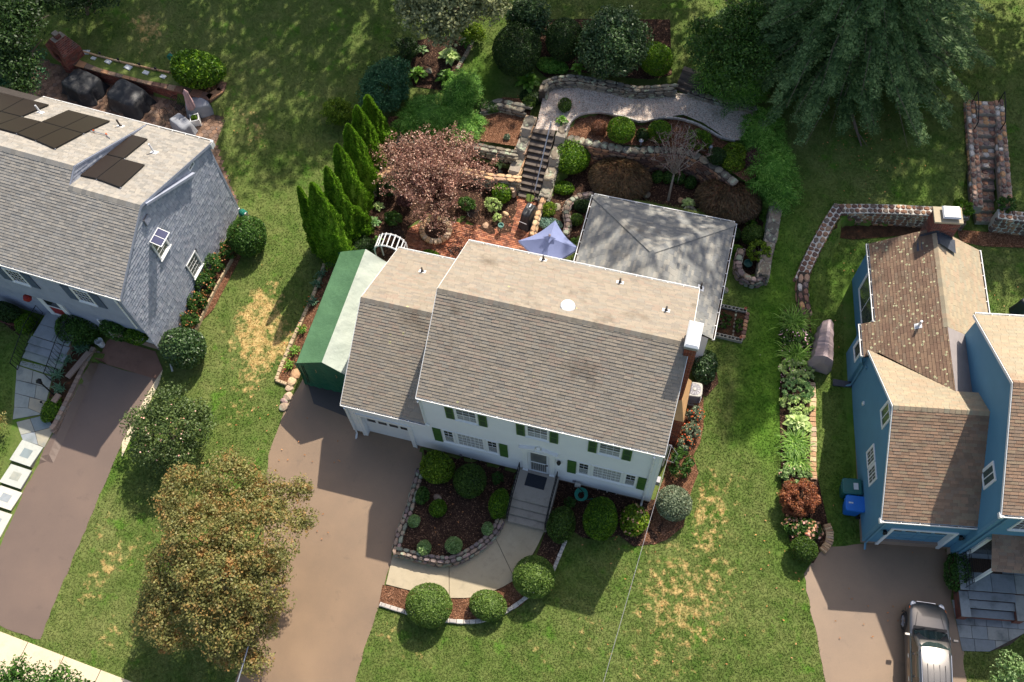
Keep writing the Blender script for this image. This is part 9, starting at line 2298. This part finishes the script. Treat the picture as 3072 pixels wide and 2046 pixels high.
# ================================================================ broadleaf trees
def lobe_tree(label,lobes,m,L,W,trunk_px,seed,cr=.5,per=42,clumps=34,name='tree',trunk_h=None,bark='bark',tr=.16,inner=.45,flowers=None,nl=7,zmin=-.5,flat=.35):
    """lobes: (u, v, r_px, z_centre above ground at the trunk)"""
    b = G(*trunk_px);t = thing(name,label,'tree',tuple(b));rng = np.random.default_rng(seed);parts = [];top = 0;spread = 0;cx = cy = 0
    for (u,v,r,z) in lobes:
        p = P(u,v,b[2] + z);mp = mpp(p);R = r * mp;q = p - b;top = max(top,q[2]);spread = max(spread,math.hypot(q[0],q[1]) + R * .5);cx += q[0] / len(lobes);cy += q[1] / len(lobes)
        n = max(8,int(clumps * (R / 1.2) ** 2));parts.append(clump_leaves((q[0],q[1],q[2],R,R,R * .8),n,cr,per,L,W,rng,zmin,.14,flat,.7,inner))
    np_obj('crown',join_np(parts),m,t)
    trunk_and_limbs(t,trunk_h or top * 1.05,tr,spread * .5,seed,bark,nl,lean=(cx,cy))
    if flowers:
        fm,nf,fs = flowers;V = parts[0][0];k = rng.integers(0,len(V) // 4,nf);q = V[k * 4] + np.array([0,0,.05]);np_obj('flowers',join_np([leaf_quads(q,rand_dirs(nf,rng,.2),fs,fs,rng) for _ in range(2)]),fm,t)['kind'] = 'stuff'
    return t
lobe_tree('broad maple with orange tinted leaves between the two left driveways',[(560,1490,105,4.4),(690,1450,95,4.6),(800,1500,85,4.2),(600,1600,130,5.0),(760,1610,130,4.9),(520,1720,105,3.8),(650,1740,130,5.0),(780,1760,105,4.3),(540,1840,120,3.4),(670,1860,110,4.2),(770,1870,80,3.4),(700,1950,70,3.0),(760,1985,48,2.8),(900,1470,40,4.2),(905,1560,45,4.0),(490,1800,70,3.0),(440,1850,50,2.8)],
          'leaf_maple_orange',.10,.07,(690,1780),21,.38,90,54,'maple_tree',5.2,tr=.2)
lobe_tree('round dark rose of sharon tree with a few pink flowers beside the grey driveway',[(510,1290,110,2.0),(430,1270,66,1.7),(590,1290,66,1.7),(500,1220,75,2.2),(530,1370,70,1.4),(440,1350,60,1.4),(600,1240,45,1.7)],'leaf_sharon',.11,.065,(520,1330),22,.34,44,60,'flowering_tree',2.6,tr=.08,flowers=('flower_white',60,.08))
lobe_tree('leafy tree top at the bottom left corner',[(60,2060,90,3.0),(170,2070,80,3.0),(240,2100,60,2.6),(0,2090,60,2.6)],'leaf_mid',.14,.08,(130,2140),23,.4,44,46,'street_tree',3.6,tr=.12)
lobe_tree('small light green tree at the bottom right corner',[(3035,2005,48,1.8),(3075,2030,55,1.9),(3000,2040,36,1.5)],'leaf_pale',.12,.06,(3040,2060),24,.3,40,60,'young_tree',2.2,tr=.05)
lobe_tree('orange leaved shrub at the left edge beside the grey lawn',[(-10,1265,34,.9)],'leaf_maple_orange',.1,.07,(-10,1290),25,.25,40,60,'young_tree',1.2,tr=.04)
lobe_tree('grey green maple at the top edge above the hosta bed',[(1280,40,80,3.6),(1370,20,85,4.0),(1340,90,60,3.2),(1460,10,70,3.8),(1230,10,50,3.2),(1420,-60,120,4.6),(1290,-60,110,4.4)],'leaf_maple_gray',.16,.12,(1400,40),26,.42,46,50,'maple_tree',5.0,tr=.16)
lobe_tree('bright green dogwood leaning out from under the spruce',[(2130,150,80,2.6),(2200,120,90,3.0),(2180,220,80,2.2),(2250,180,80,2.8),(2110,90,50,2.4),(2240,60,80,3.2)],'leaf_mid',.13,.075,(2230,150),27,.4,44,52,'dogwood_tree',3.6,tr=.1)
lobe_tree('dark tree mass nearest the brick fireplace in the top left corner',[(70,50,80,4.0),(40,110,80,4.0),(140,0,60,3.6),(50,190,70,3.4),(20,30,80,4.4),(60,260,50,3.0)],'leaf_dark',.15,.085,(40,140),28,.45,44,46,'shade_tree',5.0,tr=.18)
lobe_tree('lower dark tree at the left edge above the porch roof',[(30,200,70,2.6),(95,235,50,2.2),(10,250,60,2.4),(95,165,42,2.6)],'leaf_blue',.13,.07,(40,260),29,.4,44,50,'shade_tree',3.2,tr=.1)
lobe_tree('dark leafy shrub tree along the top edge left of the lawn',[(215,25,50,1.8),(285,5,45,1.8),(330,-20,50,2.0)],'leaf_dark',.12,.07,(260,40),30,.36,44,56,'shade_tree',2.4,tr=.08)
# pink leaved plum with sparse shining leaves
def sparse_tree(label,trunk_px,zg,centre_px,rx,ry,zc,hh,m,n_end,seed,L,W,per,name,tr=.09,bark='bark',leafy=1.0):
    b = P(*trunk_px,zg);t = thing(name,label,'tree',tuple(b));rg = random.Random(seed);rng = np.random.default_rng(seed);c = P(*centre_px,zg + zc) - b;mp = mpp(c + b);a,d = rx * mp,ry * mp
    mb = MB();mb.tube([(0,0,-.1),(c[0] * .2,c[1] * .2,zc * .25),(c[0] * .5,c[1] * .5,zc * .5)],[tr * 1.3,tr,tr * .8],8);mb.build('trunk',bark,t)
    br = MB();tips = [];fork = np.array([c[0] * .5,c[1] * .5,zc * .5])
    for k in range(n_end):
        th = 2.399 * k;rr = math.sqrt((k + .5) / n_end) * (.74 + .2 * math.sin(3 * th + seed) + .16 * math.sin(5 * th + 1.3) + .26 * rg.random());e = np.array([c[0] + a * rr * math.cos(th),c[1] + d * rr * math.sin(th),zc + hh * (1 - rr * rr) * (.75 + .4 * rg.random()) - .35 * hh * rr])
        mid = fork + (e - fork) * .5 + np.array([0,0,.25 * hh * rg.random()]);q = fork + (e - fork) * .8 + np.array([.1 * (rg.random() - .5),.1 * (rg.random() - .5),.12])
        br.tube([fork,mid,q,e],[tr * .42,tr * .22,tr * .11,.006],5,cap=False)
        for j in range(4):
            f = .45 + .55 * rg.random();s0 = mid + (e - mid) * f;dd = np.array([rg.gauss(0,1),rg.gauss(0,1),rg.gauss(.3,.5)]);dd /= np.linalg.norm(dd);s1 = s0 + dd * (.25 + .35 * rg.random());br.tube([s0,s1],[.012,.004],4,cap=False);tips.append((s0,s1))
        tips.append((q,e));tips.append((mid,q))
    br.build('branch',bark,t)
    A = np.array([x[0] for x in tips]);B = np.array([x[1] for x in tips]);k = np.repeat(np.arange(len(tips)),per);f = rng.random(len(k));keep = rng.random(len(k)) < leafy
    p = A[k] + (B - A)[k] * f[:,None] + .07 * rng.normal(size=(len(k),3));p = p[keep]
    nr = rng.normal(size=p.shape);nr[:,2] += .8;np_obj('crown',leaf_quads(p,nr,L * (.6 + .8 * rng.random(len(p))),W * (.6 + .8 * rng.random(len(p))),rng),m,t)
    return t
sparse_tree('wide pink leaved ornamental plum over the brick patio',(1308,690),.15,(1302,505),205,190,3.0,1.2,'leaf_plum',180,31,.09,.055,11,'plum_tree',.1,'bark_red')
sparse_tree('sparse purple leaved tree with bare pale branches before the curved wall',(2004,602),.15,(2040,440),102,100,2.6,.9,'leaf_purple',34,32,.09,.055,7,'sparse_tree',.055,'bark_pale',.42)
def weeping_maple(label,u,v,rx,ry,m,seed,zg=.12,h=1.5):
    z = zg + h * .5;p = P(u,v,z);mp = mpp(p);a,b = rx * mp,ry * mp * 1.05;t = thing('weeping_maple',label,'tree',(p[0],p[1],zg));rng = np.random.default_rng(seed)
    n = 9000;d = rand_dirs(n,rng,-.05);s = lumps(d,np.random.default_rng(seed),.07) * (1 - .22 * rng.random(n) ** 2);c = np.array([0,0,h * .3]) + d * np.array([a,b,h * .68]) * s[:,None]
    ax = d * np.array([1,1,0]) + .3 * rng.normal(size=(n,3));ax[:,2] = -.55;nr = d + .5 * rng.normal(size=(n,3));np_obj('crown',leaf_quads(c,nr,.19,.04,rng,ax),m,t)
    n = 5000;d = rand_dirs(n,rng,-.05);c = np.array([0,0,h * .3]) + d * np.array([a,b,h * .68]) * (.93 * lumps(d,np.random.default_rng(seed),.07))[:,None];np_obj('crown_tips',leaf_quads(c,d + .7 * rng.normal(size=(n,3)),.13,.05,rng),'leaf_jmaple_red' if m == 'leaf_jmaple' else m,t)
    o = bpy.data.objects.new('inner_foliage',core_blob((0,0,h * .3,a * .84,b * .84,h * .55),.92,seed,m));link(o,t);MB().tube([(0,0,0),(.08,.05,h * .5),(0,.1,h * .8)],[.08,.07,.03],7).build('trunk','bark',t)
    return t
weeping_maple('dark bronze weeping Japanese maple left of the sparse tree',1859,530,92,73,'leaf_jmaple',41)
weeping_maple('dark bronze weeping Japanese maple behind the hip roof corner',2187,593,100,74,'leaf_jmaple',42)
# tall trees beyond the top of the picture, whose shade falls into the garden
def shade_tree(label,x,y,h,r,seed,m='leaf_mid',clumps=120,zlow=.35):
    g = float(zt(x,y));t = thing('shade_tree',label,'tree',(x,y,g));rng = np.random.default_rng(seed)
    np_obj('crown',join_np([clump_leaves((0,0,h * .64,r,r,h * .36),clumps,1.25,44,.42,.3,rng,-.9,.3,.3,.8,.75)]),m,t);trunk_and_limbs(t,h * .9,.32,r * .9,seed,'bark',8)
SHADE = [(-4.0,48.0,19,5.5),(3.2,43.0,25.5,5.2),(9.8,44.5,31,3.8),(-25.0,44.5,18,5.5),(-32.0,43.0,18,6.0),(-12.0,55.0,17,5.0),(22.0,44.0,16,5.5),(-39.0,40.0,15,5.0),(-16.0,44.5,20,5.8),(16.5,46.0,20,5.5)]
DIRN = ['behind the upper garden bed','behind the dogwood','behind the stone stairs lawn','behind the far left lawn','behind the brick fireplace','far behind the grey green maple','right of the stone stairs lawn','left of the brick fireplace','behind the top of the left lawn','nearest behind the stone stairs']
for i,(x,y,h,r) in enumerate(SHADE): shade_tree('tall broadleaf shade tree beyond the top edge, ' + DIRN[i],x,y,h,r,60 + i)

# ================================================================ grass blades and fallen leaves
def build_grass():
    rng = np.random.default_rng(99);n = 640000
    u = rng.random(n) * (IMG_W + 160) - 80;v = rng.random(n) * (IMG_H + 120) - 60
    d = CF[None] * FOCAL + CR[None] * (u - IMG_W / 2)[:,None] - CU[None] * (v - IMG_H / 2)[:,None]
    z = np.zeros(n)
    for _ in range(5):
        tt = (z - CAM_H) / d[:,2];x = d[:,0] * tt;y = d[:,1] * tt;z = np.interp(y,_yy,_zz)
    z = zt(x,y);keep = np.ones(n,bool)
    for poly in HARD: keep &= ~inpoly(x,y,[tuple(p[:2]) for p in poly])
    keep &= ~inpoly(x,y,STAIR_CUT) & ~inpoly(x,y,BSTAIR_CUT)
    keep &= ~inpoly(x,y,[tuple(GO[:2] + GM[:2,:2] @ np.array(q)) for q in ((-14,-.1),(.1,-.1),(.1,8.2),(-14,8.2))])
    x,y,z = x[keep],y[keep],z[keep];n = len(x);a = rng.random(n) * 6.283;h = .02 + .032 * rng.random(n);w = .016 + .018 * rng.random(n);lean = .07 * rng.random(n)
    c = np.stack([x,y,z],1);s = np.stack([np.cos(a),np.sin(a),np.zeros(n)],1);f = np.stack([-np.sin(a) * lean,np.cos(a) * lean,h],1)
    V = np.stack([c - s * w[:,None],c + s * w[:,None],c + f],1).reshape(-1,3);F = np.arange(3 * n).reshape(-1,3)
    me = mesh_np('grass',V,F,'grass_blade');o = bpy.data.objects.new('grass',me);link(o)
    at = me.attributes.new('dry','FLOAT','POINT');at.data.foreach_set('value',np.repeat(dryness(x,y),3).astype(np.float32))
    tag(o,'short mown grass with straw coloured dry patches','grass',kind='stuff')
build_grass()
def litter():
    rng = np.random.default_rng(5);q = []
    for (u,v,ru,rv,n) in ((2600,450,120,130,60),(2330,1700,150,250,26),(1980,1760,250,200,30),(780,1150,120,250,30),(2560,900,70,200,20),(650,560,120,200,24),(900,1450,120,300,20),(2640,1800,120,150,12),(1340,1540,90,90,14),(1800,1600,100,40,12),(1850,310,250,30,20),(2980,900,70,100,10)):
        for k in range(n):
            p = G(u + rng.normal() * ru * .6,v + rng.normal() * rv * .6);q.append((p[0],p[1],p[2] + .075))
    q = np.array(q);nr = rng.normal(size=q.shape) * .3;nr[:,2] = 1
    o = np_obj('leaf_litter',leaf_quads(q,nr,.07 + .05 * rng.random(len(q)),.05,rng),'leaf_litter');tag(o,'scattered fallen brown leaves on grass and paving','leaves',kind='stuff')
litter()
lg = thing('fallen_branch','grey fallen branch on the grass below the spruce','branch',tuple(G(2560,395)))
a_,b_ = G(2543,352),G(2584,440);L0 = np.array(lg.location);MB().tube([a_ - L0 + [0,0,.5],(a_ + b_) / 2 - L0 + [.03,0,.2],b_ - L0 + [0,0,.03]],[.09,.07,.03],8).build('limb','bark',lg)
MB().tube([(a_ + b_) / 2 - L0 + [0,0,.2],b_ - L0 + [.25,-.05,.15]],[.03,.008],5).build('twig','bark',lg)
